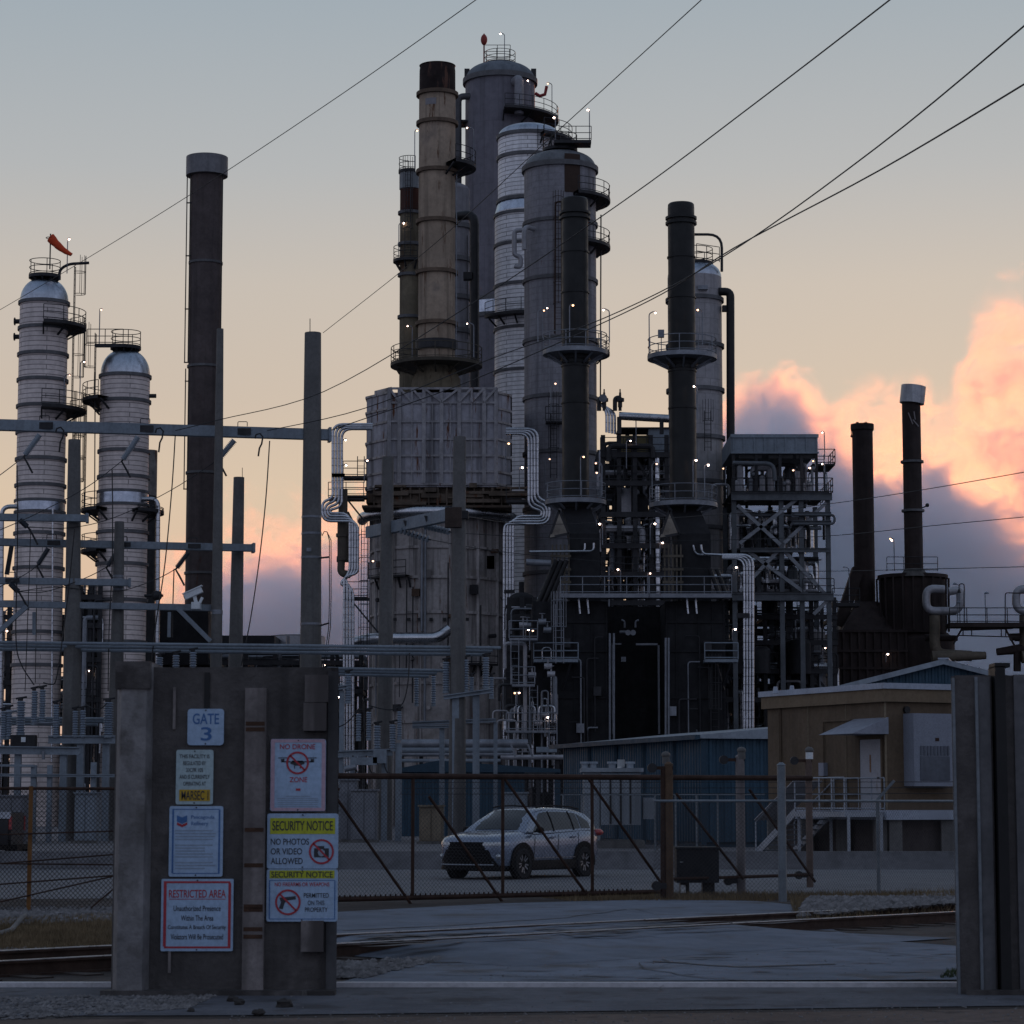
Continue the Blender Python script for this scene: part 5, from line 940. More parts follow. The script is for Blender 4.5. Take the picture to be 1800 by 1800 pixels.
for k, (a, b) in enumerate((((748, 925), (792, 935)), ((705, 932), (757, 949)))):
    p0, p1 = P(*a, 118 + k), P(*b, 117 + k); T = Thing('disc_insulator', ('upper' if not k else 'lower') + ' string of glass discs under the slanting crossbeam', 'insulator', p0); mb = MB(); d = p1 - p0
    for q in range(8): c = p0 + d * (q / 8); mb.cyl(c, c + d.normalized() * .05, .07, .17, n=10).cyl(c + d.normalized() * .05, c + d.normalized() * .1, .17, .1, n=10)
    T.part('discs', mb, INSUL); T.part('rod', MB().cyl(p0, p1, .035, n=6), WIRE)
# post insulators
INS2 = surf('post_porcelain', (.19, .23, .28), .28, 0, .15, 2, .1); INSR = flat('shed_rim', (.42, .48, .55), .35)
def post(x, y0, y1, hw, D, label, cap=True):
    a, b = P(x, y1, D), P(x, y0, D); T = Thing('post_insulator', label, 'insulator', a, 'ribbed post insulators of the substation'); r = hw * M1(y0, D); h = b.z - a.z; n = max(9, int(h / .105)); pr = []
    for k in range(n): z = h * k / n; pr += [(r * .7, z), (r, z + h / n * .35), (r, z + h / n * .5), (r * .7, z + h / n * .85)]
    T.part('ribbed_body', MB().lathe(a, pr, 16), INS2)
    if cap: T.part('terminal', MB().cyl(b, b + V(0, 0, .14), r * .6, n=10).cyl(b + V(-r, 0, .1), b + V(r * 1.4, 0, .18), .05, n=6), DARKST)
    T.part('foot', MB().cyl(a - V(0, 0, .12), a, r * .95, n=10), BLUEST); return b
PI = [(6, 1250, 1296, 6, 'at the very left edge, behind its neighbours'), (15, 1247, 1295, 6, 'second from the left edge'), (36, 1232, 1289, 8, 'fat one with a wide cap left of the tall pair'), (60, 1214, 1270, 6, 'left of the tall close pair'), (74, 1212, 1268, 6, 'right of the tall close pair'), (98, 1238, 1292, 6, 'partly in front of the wide pole, left side'), (132, 1249, 1292, 5.5, 'left of the short close pair by the wide pole'), (145, 1248, 1292, 5.5, 'right of the short close pair by the wide pole'), (190, 1234, 1292, 9, 'fat one touching the signed pillar on its left'),
      (280, 1155, 1190, 6.5, 'left of three peeking over the signed pillar'), (309, 1151, 1190, 6.5, 'middle of three peeking over the signed pillar'), (339, 1146, 1190, 6.5, 'right of three peeking over the signed pillar'),
      (612, 1184, 1232, 6, 'in front of the left pipe bundle, right of the signed pillar'), (630, 1254, 1298, 5, 'left of a close pair under the hanging cable'), (648, 1251, 1297, 5, 'right of a close pair under the hanging cable'), (663, 1275, 1316, 6.5, 'fat one left of the pole before the furnace'), (690, 1273, 1316, 6, 'fat one hugging the pole before the furnace'), (702, 1250, 1296, 4.5, 'slim one just right of the pole before the furnace'),
      (732, 1191, 1237, 4.5, 'slim one standing on the middle beam, left'), (762, 1188, 1237, 4.5, 'slim one standing on the middle beam, right'), (784, 1163, 1214, 6.5, 'left of three under the bus pipes before the furnace'), (818, 1159, 1212, 6.5, 'middle of three under the bus pipes before the furnace'), (854, 1155, 1206, 6.5, 'right of three under the bus pipes before the furnace'), (829, 1190, 1218, 4.5, 'small one behind the middle of the three'), (864, 1190, 1224, 4.5, 'small one at the right end of the row')]
for x, a, b, hw, l in PI: post(x, a, b, hw, 116 if x not in (732, 762, 829, 864) else 121, 'ribbed post insulator ' + l)
# bus tubes
def bus(label, x0, x1, ys, D, sl=0):
    a = P(x0, ys[0], D); T = Thing('bus_pipes', label, 'bus pipes', P((x0 + x1) / 2, ys[0], D))
    for i, y in enumerate(ys): T.part('bus_pipe', MB().cyl(P(x0, y - sl, D + i * .35), P(x1 - i * 14, y + sl, D + i * .35), .075, n=8), BLUEST)
bus('three long parallel bus pipes crossing low over the signed pillar', -40, 880, (1134, 1140, 1146), 116.4, 5)
bus('three parallel bus pipes left of the signed pillar, behind the ribbed insulators', -40, 200, (1263, 1268, 1273), 120, 1)
bus('three lower parallel bus pipes running right from the signed pillar', 575, 782, (1177, 1182, 1187), 118, 2)
# steel frames carrying the equipment
def frame(label, beams, cols, D, braces=()):
    T = Thing('support_gantry', label, 'steel frame', P(cols[0][0], 1460, D), 'blue-grey steel frames of the substation')
    for x0, y0, x1, y1, th in beams: T.part('beam', MB().ibeam(P(x0, y0, D), P(x1, y1, D), .3, th * M1(y0, D)), BLUEST)
    for x, y, w_ in cols: q = P(x, y, D + .2); T.part('column', MB().beam((q.x, D + .2, 0), (q.x, D + .2, q.z), w_ * M1(y, D), .3), BLUEST)
    for a, b in braces: T.part('brace', MB().beam(P(*a, D), P(*b, D), .15, .15), BLUEST)
    return T
f1 = frame('blue-grey equipment frame left of the signed pillar, upper deep beam', [(85, 1300, 260, 1300, 14)], [(142, 1306, 12), (187, 1306, 12), (240, 1306, 12)], 116)
f1.part('control_box', MB().box(P(42, 1302, 115.8), (1.1, .6, .5)), DARKST); f1.part('nameplate', MB().box(P(41, 1300, 115.45), (.2, .02, .22)), WHT)
f2 = frame('blue-grey equipment frame at the left edge with a deep lower beam', [(-40, 1318, 140, 1320, 14)], [(32, 1326, 11), (-10, 1326, 11), (112, 1326, 12)], 114)
f2.part('switch_linkage', MB().cyl(P(60, 1272, 113.7), P(100, 1270, 113.7), .05, n=6).cyl(P(5, 1252, 113.7), P(30, 1250, 113.7), .06, n=6).cyl(P(76, 1320, 113.7), P(76, 1335, 113.7), .08, n=6), STEEL)
f3 = frame('slanting-topped frame under three post insulators in front of the furnace', [(780, 1226, 864, 1214, 8)], [(801, 1226, 12), (837, 1220, 12)], 115.6)
f4 = frame('frame with a long level beam behind the tall pole before the furnace', [(725, 1272, 872, 1266, 7), (725, 1278, 800, 1277, 5)], [(777, 1276, 9), (871, 1270, 7)], 121)
f5 = frame('frame with a stout column just right of the signed pillar, under fat insulators', [(590, 1326, 690, 1322, 12), (590, 1210, 618, 1206, 7)], [(601, 1214, 8), (701, 1306, 11), (620, 1330, 8), (676, 1330, 10)], 116)
f5.part('switch_drum', MB().cyl(P(605, 1352, 115), P(626, 1348, 115), .14, n=10), STEEL); f5.part('mechanism', MB().box(P(640, 1338, 115.6), (1.2, .5, .35)).box(P(668, 1330, 115.6), (.6, .5, .6)), BLUEST)
for k, x in enumerate((620, 644, 672)): f5.part('jumper', MB().tube(sag(P(x, 1328, 115.4), P(x + 14, 1358, 115.4), .3, 6), .03, 5), WIRE)
f6 = frame('low frame of thin steel channels behind the left mesh fence', [(-30, 1362, 250, 1364, 5), (-30, 1345, 60, 1346, 4)], [(60, 1345, 9), (88, 1345, 8), (165, 1340, 9)], 112)
for k, (x, y0, y1, w_, nm, D) in enumerate(((640, 1390, 1475, 46, 'control cabinet with dark doors behind the gate mesh, right of the signed pillar', 112), (612, 1372, 1470, 30, 'tall narrow grey cabinet next to the signed pillar, behind the mesh', 113), (758, 1418, 1472, 42, 'low tan weathered cabinet behind the gate left of the silver car', 108), (150, 1395, 1470, 38, 'grey cabinet behind the left mesh fence, by the signed pillar', 110), (20, 1400, 1470, 42, 'wide grey cabinet behind the left mesh fence at the picture edge', 110), (905, 1395, 1475, 44, 'pale grey cabinet behind the silver car roof, beside the gate post', 112))):
    c = P(x, (y0 + y1) / 2, D); hw = w_ / 2 * M1(y0, D); zt = P(x, y0, D).z; T = Thing('control_cabinet', nm, 'cabinet', (c.x, D, 0)); mt = [surf('cabinet_grey', (.16, .17, .19), .6, 0, .2, 1, .3), surf('cabinet_tan', (.17, .14, .10), .8, 0, .3, 1, .4), BLUEST][(k == 2) + 2 * (k in (3, 5))]
    T.part('body', MB().bb((c.x - hw, D, 0), (c.x + hw, D + 1.2, zt)), mt); T.part('roof', MB().bb((c.x - hw - .06, D - .1, zt), (c.x + hw + .06, D + 1.3, zt + .07)), mt); T.part('door', MB().bb((c.x - hw + .08, D - .04, .15), (c.x - .03, D + .01, zt - .1)).bb((c.x + .03, D - .04, .15), (c.x + hw - .08, D + .01, zt - .1)), mt); T.part('plinth', MB().bb((c.x - hw - .1, D - .2, 0), (c.x + hw + .1, D - .05, .12)), CPOLE)
# transformer cabinet in the yard
c = P(1075, 1400, 98); T = Thing('transformer', 'pale grey radiator-finned transformer behind the gate, right of the silver car', 'transformer', (c.x, 98, 0)); TX = lambda x: px(x, 1400, 98); TZ = lambda y: pz(y, 98)
TG = surf('transformer_grey', (.23, .26, .29), .55, 0, .12, 1, .3); T.part('tank', MB().bb((TX(1027), 98, .3), (TX(1055), 100.5, TZ(1356))), TG); T.part('radiator', MB().bb((TX(1056), 97.9, TZ(1450)), (TX(1126), 99.5, TZ(1360))), TG); T.part('lid', MB().bb((TX(1022), 97.8, TZ(1357)), (TX(1131), 100.6, TZ(1350))), TG); mb = MB()
for x in (1073, 1091, 1108): mb.bb((TX(x) - .035, 97.87, TZ(1448)), (TX(x) + .035, 97.905, TZ(1368)))
T.part('fin_gap', mb, BLACK); T.part('door', MB().bb((TX(1034), 97.95, TZ(1460)), (TX(1053), 98.01, TZ(1385))), TG)
for x in (1030, 1044, 1078, 1110): T.part('bushing', MB().cyl((TX(x), 99, TZ(1351)), (TX(x), 99, TZ(1340)), .14, n=10).cyl((TX(x), 99, TZ(1342)), (TX(x), 99, TZ(1338)), .2, n=10), INSUL)
T.part('plinth', MB().bb((TX(1020), 97.6, 0), (TX(1132), 101, .3)), CPOLE); T.part('side_box', MB().bb((TX(1131), 98.2, TZ(1440)), (TX(1151), 99, TZ(1402))), TG)
# ---------------------------------------------------------------- wires
def wire(label, pts, r, cat='cable', name='power_line', s=None):
    q = [P(x, y, D) for x, y, D in pts]
    if len(q) == 2: q = sag(q[0], q[1], s or 0, 24)
    else:
        out = []
        for i in range(len(q) - 1):          # Catmull-Rom through the given places
            p0, p1, p2, p3 = q[max(i - 1, 0)], q[i], q[i + 1], q[min(i + 2, len(q) - 1)]
            for k in range(6): u = k / 6; out.append(.5 * ((2 * p1) + (p2 - p0) * u + (2 * p0 - 5 * p1 + 4 * p2 - p3) * u * u + (3 * p1 - p0 - 3 * p2 + p3) * u ** 3))
        q = out + [q[-1]]
    return single(name, label, cat, MB().tube(q, r, 6), WIRE, q[0])
wire('thin overhead wire, highest and leftmost, crossing above the left columns', [(870, -24, 60), (600, 166, 72), (330, 345, 86), (130, 468, 100), (-30, 562, 112)], .012)
wire('thin overhead wire running down to the top of the thick banded pole', [(1260, -25, 62), (985, 226, 80), (760, 432, 100), (568, 585, 120)], .014)
wire('overhead cable passing left of the dark stacks to the top crossbeam', [(1600, -28, 55), (1340, 172, 68), (1098, 352, 82), (820, 540, 98), (570, 688, 112), (385, 738, 116.6), (308, 757, 117.5)], .019)
wire('overhead cable from the upper right passing between the dark stacks', [(1840, 12, 52), (1540, 260, 66), (1265, 455, 82), (1060, 560, 96), (870, 628, 106), (640, 718, 114), (470, 757, 117.5)], .020)
wire('overhead cable nearest the right edge, lowest of the steep five', [(1840, 124, 52), (1545, 300, 66), (1290, 436, 82), (1165, 516, 92), (1010, 590, 102), (800, 680, 112), (582, 756, 119.4)], .021)
wire('faint wire low on the right, uppermost of three in front of the steam', [(1850, 821, 95), (1640, 858, 108), (1470, 884, 120), (1300, 902, 132), (960, 922, 150), (800, 905, 116)], .018)
wire('faint wire low on the right, middle of three in front of the steam', [(1850, 904, 95), (1640, 924, 108), (1440, 943, 120), (1200, 950, 126), (960, 945, 122), (792, 936, 117)], .018)
wire('faint wire low on the right, lowest of three in front of the steam', [(1850, 995, 95), (1640, 1000, 108), (1420, 1004, 120), (1200, 998, 124), (900, 972, 122), (758, 949, 118)], .018)
D_ = 116.8
for lab, pts in (('drooping conductor from the leftmost blue-grey insulator to the left edge', [(44, 801, 117), (20, 820, 114), (-20, 850, 110)]),
    ('conductor sweeping from the middle blue-grey insulator down to the left edge', [(216, 809, 118), (150, 858, 116), (60, 905, 113), (-20, 940, 110)]),
    ('conductor curving from the slim pole insulator under the shortest crossbeam', [(385, 807, 119), (300, 862, 118), (200, 910, 117), (120, 928, 116.5), (48, 926, 116)]),
    ('thin conductor from the leftmost dark insulator to the left', [(67, 993, 117.4), (40, 1012, 116), (-20, 1040, 113)]),
    ('thin conductor from the second dark insulator to the left', [(189, 996, 118), (150, 1016, 117), (80, 1040, 116), (32, 1040, 116)]),
    ('thin conductor from the dark insulator beside the brown stack', [(311, 999, 119), (270, 1020, 118), (200, 1040, 117), (100, 1032, 116.5), (32, 1040, 116)]),
    ('long jumper cable hanging along the wide pole down to the tall insulator pair', [(131, 930, 116), (120, 1040, 115.8), (106, 1150, 115.6), (98, 1196, 115.5), (90, 1203, 115.5), (76, 1200, 115.5)]),
    ('jumper cable hanging in front of the tallest column', [(30, 818, 116), (31, 900, 115.8), (30, 1000, 115.7), (28, 1120, 115.6), (36, 1165, 115.6), (60, 1204, 115.5)]),
    ('jumper cable hanging beside the rusty-banded short pole', [(197, 826, 118), (198, 900, 117.6), (197, 1000, 117.4), (192, 1100, 117), (190, 1215, 116.6)]),
    ('long jumper cable hanging from the top crossbeam by the dark brown stack', [(308, 766, 117.6), (302, 860, 117.4), (290, 990, 117), (275, 1090, 116.8), (266, 1165, 116.6)]),
    ('long jumper cable hanging from the top crossbeam left of the banded pole', [(474, 775, 118.4), (467, 880, 118), (455, 990, 117.8), (440, 1090, 117.4), (424, 1170, 117)]),
    ('short jumper cable dropping beneath the dark insulator by the brown stack', [(306, 1000, 119), (304, 1060, 118.8), (303, 1120, 118.6)]),
    ('pair wire hanging from the leftmost dark insulator', [(65, 1000, 117.2), (64, 1080, 117), (62, 1200, 116.6)]),
    ('wire hanging beside the bus pipes at the far left', [(54, 930, 116), (50, 1050, 115.8), (44, 1215, 115.6)]),
    ('cable swooping from the bus pipes to the insulator pair before the furnace', [(720, 1148, 116), (717, 1200, 115.6), (708, 1236, 115.4), (690, 1247, 115.2), (672, 1246, 115.2), (648, 1240, 115.2)]),
    ('cable drooping from the insulator pair to the signed pillar edge', [(632, 1244, 115), (618, 1262, 115), (604, 1274, 115), (585, 1281, 115)]),
    ('slack jumper between the short insulator pair and the fat insulator', [(150, 1238, 115.6), (165, 1246, 115.4), (178, 1245, 115.4), (188, 1236, 115.6)])): wire(lab, pts, .028 if 'jumper' in lab or 'cable' in lab else .02, name='jumper_cable')
for lab, x, y0, y1 in (('hooked fitting under the top crossbeam, right of the leftmost insulator', 106, 757, 795), ('hooked fitting under the top crossbeam, beside the shorter column', 281, 758, 795), ('hooked fitting under the top crossbeam, near the banded pole', 456, 768, 802)):
    single('pigtail_fitting', lab, 'fitting', MB().tube([P(x - 8, y0 + 3, 117), P(x - 6, y0 - 4, 117), P(x + 1, y0 - 6, 117), P(x + 6, y0, 117), P(x + 4, y0 + 12, 117), P(x, y0 + 20, 117), P(x - 2, y1, 117)], .04, 6), WIRE, P(x, y0, 117))
# ================================================================ buildings
CORR = surf('blue_corrugated', (.028, .068, .105), .5, .1, .12, .6, .25); BLUROOF = surf('pale_blue_roof', (.24, .28, .32), .4, .3, .12, .6, .2); BLUTRIM = surf('blue_trim', (.022, .052, .08), .5, 0, .1, 1, 0)
def corr_wall(a, b, z0, z1, z1b=None, pitch=.3, dep=.05):
    """corrugated wall sheet with real ribs from a to b"""
    a, b = V(a[0], a[1], 0), V(b[0], b[1], 0); d = b - a; n = max(2, int(d.length / pitch)); nn = V(d.y, -d.x, 0).normalized() * dep; rows = [[], []]; z1b = z1 if z1b is None else z1b
    for k in range(n):
        for u, o in ((0, 0), (.35, 0), (.5, 1), (.85, 1)):
            t_ = (k + u) / n; q = a + d * t_ + nn * o; rows[0].append(V(q.x, q.y, z0)); rows[1].append(V(q.x, q.y, lerp(z1, z1b, t_)))
    rows[0].append(V(b.x, b.y, z0)); rows[1].append(V(b.x, b.y, z1b)); return MB().grid(rows)
A, B = V(px(990, 1302, 117), 117, 0), V(px(1240, 1290, 100), 100, 0); zt = pz(1292, 100); dd = (B - A).normalized(); C = B + V(-dd.y, dd.x, 0) * 11; E = A + V(-dd.y, dd.x, 0) * 11
T = Thing('warehouse', 'long blue corrugated metal building behind the silver car and gate posts', 'building', A.lerp(B, .5))
T.part('wall', corr_wall(A, B, .2, zt), CORR); T.part('wall', corr_wall(B, C, .2, zt), CORR); T.part('core', MB().plan([(q.x - .0 + (.08 if q in (A,) else 0), q.y + .12) for q in (A, B, C, E)], 0, zt - .02), BLUTRIM)
mid0, mid1 = A.lerp(E, .5), B.lerp(C, .5); ov = dd * .35; nv_ = V(-dd.y, dd.x, 0) * .35
T.part('roof', MB().add([A - ov - nv_ + V(0, 0, zt), B + ov - nv_ + V(0, 0, zt), mid1 + ov + V(0, 0, zt + .55), mid0 - ov + V(0, 0, zt + .55), C + ov + nv_ + V(0, 0, zt), E - ov + nv_ + V(0, 0, zt)] + [A - ov - nv_ + V(0, 0, zt - .14), B + ov - nv_ + V(0, 0, zt - .14), C + ov + nv_ + V(0, 0, zt - .14), E - ov + nv_ + V(0, 0, zt - .14)], [(0, 1, 2, 3), (3, 2, 4, 5), (0, 6, 7, 1), (1, 7, 8, 4, 2), (5, 4, 8, 9), (0, 3, 5, 9, 6), (6, 9, 8, 7)]), BLUROOF)
nf = V(dd.y, -dd.x, 0)
T.part('gutter', MB().beam(A - ov + nf * .47 + V(0, 0, zt - .09), B + ov + nf * .47 + V(0, 0, zt - .09), .2, .18), BLUTRIM); mb = MB()
for u in (.22, .42, .62, .82): q = A.lerp(B, u) + nf * .1; mb.beam(q + V(0, 0, .1), q + V(0, 0, zt - .1), .14, .14)
T.part('downpipe', mb, BLUTRIM); q = A.lerp(B, .47) + nf * .16 + V(0, 0, zt - .95); T.part('wall_lamp', MB().box(q, (.3, .25, .3)).cyl(q - V(0, 0, .3), q, .2, .1, n=10), WHT)
T.part('corner_trim', MB().beam(B + nf * .1 + V(0, 0, .1), B + nf * .1 + V(0, 0, zt - .1), .2, .2), BLUTRIM)
# low dark blue shed and pale pipe sleepers behind the car
T = Thing('low_shed', 'low dark blue shed with a shallow roof behind the gate, left of the blue building', 'shed', P(845, 1460, 133)); z0 = pz(1352, 133); xa, xm, xb = px(702, 1340, 133), px(770, 1340, 133), px(985, 1340, 133)
T.part('wall', corr_wall((xa, 133), (px(922, 1350, 133), 133), 0, z0), CORR); T.part('roof', MB().add([V(xa - .2, 132.7, z0), V(xm, 132.7, pz(1337, 133)), V(xb, 132.7, pz(1352, 133)), V(xb, 132.7, pz(1358, 133)), V(xa - .2, 132.7, z0 - .15)] + [V(xa - .2, 139, z0), V(xm, 139, pz(1337, 133)), V(xb, 139, pz(1352, 133)), V(xb, 139, pz(1358, 133)), V(xa - .2, 139, z0 - .15)], [(0, 1, 2, 3, 4), (9, 8, 7, 6, 5), (0, 5, 6, 1), (1, 6, 7, 2), (2, 7, 8, 3), (3, 8, 9, 4), (4, 9, 5, 0)]), BLUTRIM); T.part('post', MB().bb((xb - .3, 133, 0), (xb, 133.3, pz(1358, 133))), BLUTRIM)
T = Thing('pipeway', 'pale horizontal pipeway with small steps at the foot of the furnace', 'pipeway', P(860, 1330, 160)); rnd = random.Random(4)
for y, a, b, r in ((1307, 705, 928, .28), (1318, 705, 900, .2), (1326, 700, 905, .14), (1331, 880, 990, .16), (1337, 700, 880, .12)): T.part('pipe', MB().cyl(P(a, y, 160), P(b, y, 160), r, n=10), rnd.choice((STEEL, BLUEST, LG)))
T.part('stair', MB().beam(P(898, 1308, 158), P(906, 1330, 158), .12, .12).beam(P(928, 1308, 158), P(936, 1330, 158), .12, .12).bb(P(908, 1316, 158), P(930, 1315, 158.6)).bb(P(910, 1322, 158), P(932, 1321, 158.6)), STEEL); T.part('bench', MB().bb(P(943, 1322, 157), P(978, 1314, 159)), BLUEST); mb = MB()
for k in range(9): x = lerp(706, 980, k / 8); mb.bb((px(x, 1340, 160) - .12, 160.2, 0), (px(x, 1340, 160) + .12, 160.4, pz(1318, 160)))
T.part('support', mb, DARKST)
# tan equipment building
TANW = surf('tan_building_wall', (.115, .083, .055), .85, 0, .12, .8, .25, bump=.1); TRIMW = surf('pale_trim', (.33, .37, .44), .5, 0, .1, 1, .1)
A, B = V(px(1350, 1320, 86.3), 86.3, 0), V(px(1558, 1320, 80), 80, 0); dd = (B - A).normalized(); nrm_ = V(-dd.y, dd.x, 0); C = B + V(-dd.y, dd.x, 0) * 6.5; E = A + (C - B)
zf, zt = pz(1424, 80), pz(1212, 80)
T = Thing('equipment_shelter', 'tan flat-roofed shelter raised on piers, with steps, a door hood and a wall air unit', 'building', A.lerp(B, .5))
T.part('wall', MB().plan([(q.x, q.y) for q in (A, B, C, E)], zf, zt), TANW)
ce = (A + B + C + E) / 4
def grow(q, k): d_ = q - ce; return q + d_.normalized() * k
T.part('fascia', MB().plan([(grow(q, .22).x, grow(q, .22).y) for q in (A, B, C, E)], zt - .38, zt + .02), surf('tan_fascia', (.17, .125, .08), .8, 0, .1, 1, .1)); T.part('roof_edge', MB().plan([(grow(q, .32).x, grow(q, .32).y) for q in (A, B, C, E)], zt + .02, zt + .2), TRIMW)
T.part('base_beam', MB().plan([(grow(q, .12).x, grow(q, .12).y) for q in (A, B, C, E)], zf - .3, zf), TRIMW); mb = MB()
for u in (0.05, .35, .65, .95):
    for q in (A.lerp(B, u), E.lerp(C, u), B.lerp(C, u)): mb.bb((q.x - .2, q.y - .2 + .3, 0), (q.x + .2, q.y + .2 + .3, zf - .3))
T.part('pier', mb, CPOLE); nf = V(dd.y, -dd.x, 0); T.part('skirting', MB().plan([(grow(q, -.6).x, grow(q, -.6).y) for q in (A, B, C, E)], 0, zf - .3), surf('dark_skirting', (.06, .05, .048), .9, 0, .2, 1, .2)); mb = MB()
for u in (.36, .68): q = A.lerp(B, u) + nf * .012; mb.beam(q + V(0, 0, zf), q + V(0, 0, zt - .38), .04, .03)
q = B + nf * .02; mb.beam(q + V(0, 0, zf), q + V(0, 0, zt - .38), .06, .06); T.part('panel_joint', mb, surf('joint_tan', (.2, .16, .11), .8, 0, .1, 1, 0))
ud = .885; q = A.lerp(B, ud); DOORW = surf('door_white', (.30, .305, .33), .6, 0, .08, 3, .15, rust=.2)
rot = math.atan2(dd.y, dd.x); T.part('door', MB().box(q + nf * .03 + V(0, 0, zf + 1.1), (1.15, .06, 2.2), rot), DOORW); T.part('door_frame', MB().box(q + nf * .025 + dd * .62 + V(0, 0, zf + 1.1), (.08, .1, 2.25), rot).box(q + nf * .025 - dd * .62 + V(0, 0, zf + 1.1), (.08, .1, 2.25), rot), TANW)
hb_, hc = q + V(0, 0, zf + 2.35), nf * 1.35; u_ = dd * .95
T.part('door_hood', MB().add([hb_ - u_ + V(0, 0, .52), hb_ + u_ + V(0, 0, .52), hb_ - u_ + hc, hb_ + u_ + hc, hb_ - u_, hb_ + u_], [(0, 1, 3, 2), (0, 2, 4), (1, 5, 3), (2, 3, 5, 4)]), surf('hood_grey', (.24, .26, .31), .5, 0, .1, 1, .15))
cdir = (C - B).normalized(); nr = V(cdir.y, -cdir.x, 0); q = B + cdir * 1.42; rc = math.atan2(cdir.y, cdir.x); acz0, acz1 = pz(1382, 80), pz(1254, 80)
o = T.part('wall_air_unit', MB().box(q + nr * .28 + V(0, 0, (acz0 + acz1) / 2), (1.55, .56, acz1 - acz0), rc), surf('air_unit_paint', (.21, .23, .275), .5, 0, .06, 2, .1)); T.part('grille', MB().box(q + nr * .57 + V(0, 0, acz0 + .55), (1.1, .03, .75), rc), surf('air_unit_dark', (.085, .095, .115), .5), o); mb = MB()
for k in range(9): mb.box(q + nr * .575 + cdir * (-.5 + k * .125) + V(0, 0, acz0 + 1.1), (.07, .03, .3), rc)
T.part('louvre', mb, surf('air_unit_dark', (0, 0, 0)), o); T.part('badge', MB().box(q + nr * .565 + cdir * .1 + V(0, 0, acz0 + 1.45), (.14, .02, .1), rc), RUSTY, o); mb = MB()
T.part('vent', MB().cyl(B + cdir * .75 + V(0, 0, zt - .62), B + cdir * .75 + nr * .1 + V(0, 0, zt - .62), .11, n=14), BLACK)
for x, y in ((1363, 1224), (1392, 1222)): T.part('roof_fitting', MB().cyl(P(x, y - 5, 85), P(x, y - 17, 85), .1, .06, n=8), TRIMW)
q = A.lerp(B, .5) + nf * .06; T.part('conduit', MB().tube(bend([q + V(0, 0, zf), q + V(0, 0, zt - .9), q + dd * 1.6 + V(0, 0, zt - .9)], .1, 3), .03, 6), TANW); T.part('junction_box', MB().box(A.lerp(B, .5) + nf * .08 + V(0, 0, zf + 1.3), (.3, .16, .42), rot), surf('air_unit_paint', (0, 0, 0))); q = A.lerp(B, .97) + nf * .12; T.part('wall_lamp_fitting', MB().box(q + V(0, 0, zf + 2.5), (.22, .2, .16), rot), DARKST)
q = A.lerp(B, .12) + nf * .05; T.part('downspout', MB().beam(q + V(0, 0, zf - .2), q + V(0, 0, zt - .4), .09, .08), TANW); q = A.lerp(B, ud) + nf * .065; T.part('door_handle', MB().box(q + dd * .45 + V(0, 0, zf + 1.0), (.12, .05, .05), rot), DARKST); T.part('door_placard', MB().box(q + V(0, 0, zf + 1.45), (.07, .01, .55), rot), surf('faded_orange', (.25, .14, .08), .8))
# landing, steps and handrails
STG = surf('stair_steel', (.30, .33, .37), .5, .3, .15, 2, .2); lq = A.lerp(B, .80) + nf * .8; zl = zf - .05; l0 = lq - dd * 1.5; l1 = lq + dd * 1.35
T.part('landing', MB().box((l0 + l1) / 2 + V(0, 0, zl - .08), ((l1 - l0).length, 1.5, .16), rot), STG); s0 = l0 + V(0, 0, zl); s1 = l0 - dd * 2.4 + V(0, 0, .1); mb = MB()
for s_ in (-.7, .7): mb.beam(s0 + nf * s_, s1 + nf * s_, .06, .25)
for k in range(8): c = s0.lerp(s1, (k + .5) / 8); mb.box(c, (.28, 1.4, .04), rot)
T.part('stair', mb, STG); mb = MB()
for s_ in (-.74, .74): rail_line([l0 + nf * s_ + V(0, 0, zl), l1 + nf * s_ + V(0, 0, zl)], 1.05, .025, .8, mb); mb.cyl(s0 + nf * s_ + V(0, 0, 1.0), s1 + nf * s_ + V(0, 0, 1.0), .025, n=6); mb.cyl(s1 + nf * s_, s1 + nf * s_ + V(0, 0, 1.0), .025, n=6)
T.part('handrail', mb, STG); mb = MB()
for q in (l0, l1):
    for s_ in (-.6, .6): mb.beam(q + nf * s_, q + nf * s_ + V(0, 0, zl - .1), .09, .09)
T.part('landing_leg', mb, STG); T.part('stair_canopy', MB().add([s0 + nf * .8 + V(0, 0, .95), s0 - nf * .3 + V(0, 0, .95), s1 - nf * .3 + V(0, 0, 1.05), s1 + nf * .8 + V(0, 0, 1.05)] + [s0 + nf * .8 + V(0, 0, .98), s0 - nf * .3 + V(0, 0, .98), s1 - nf * .3 + V(0, 0, 1.08), s1 + nf * .8 + V(0, 0, 1.08)], [(0, 1, 2, 3), (7, 6, 5, 4), (0, 4, 5, 1), (1, 5, 6, 2), (2, 6, 7, 3), (3, 7, 4, 0)]), surf('stair_panel', (.35, .34, .35), .6, 0, .1, 1, .2), label='pale sloping side panel of the steps')
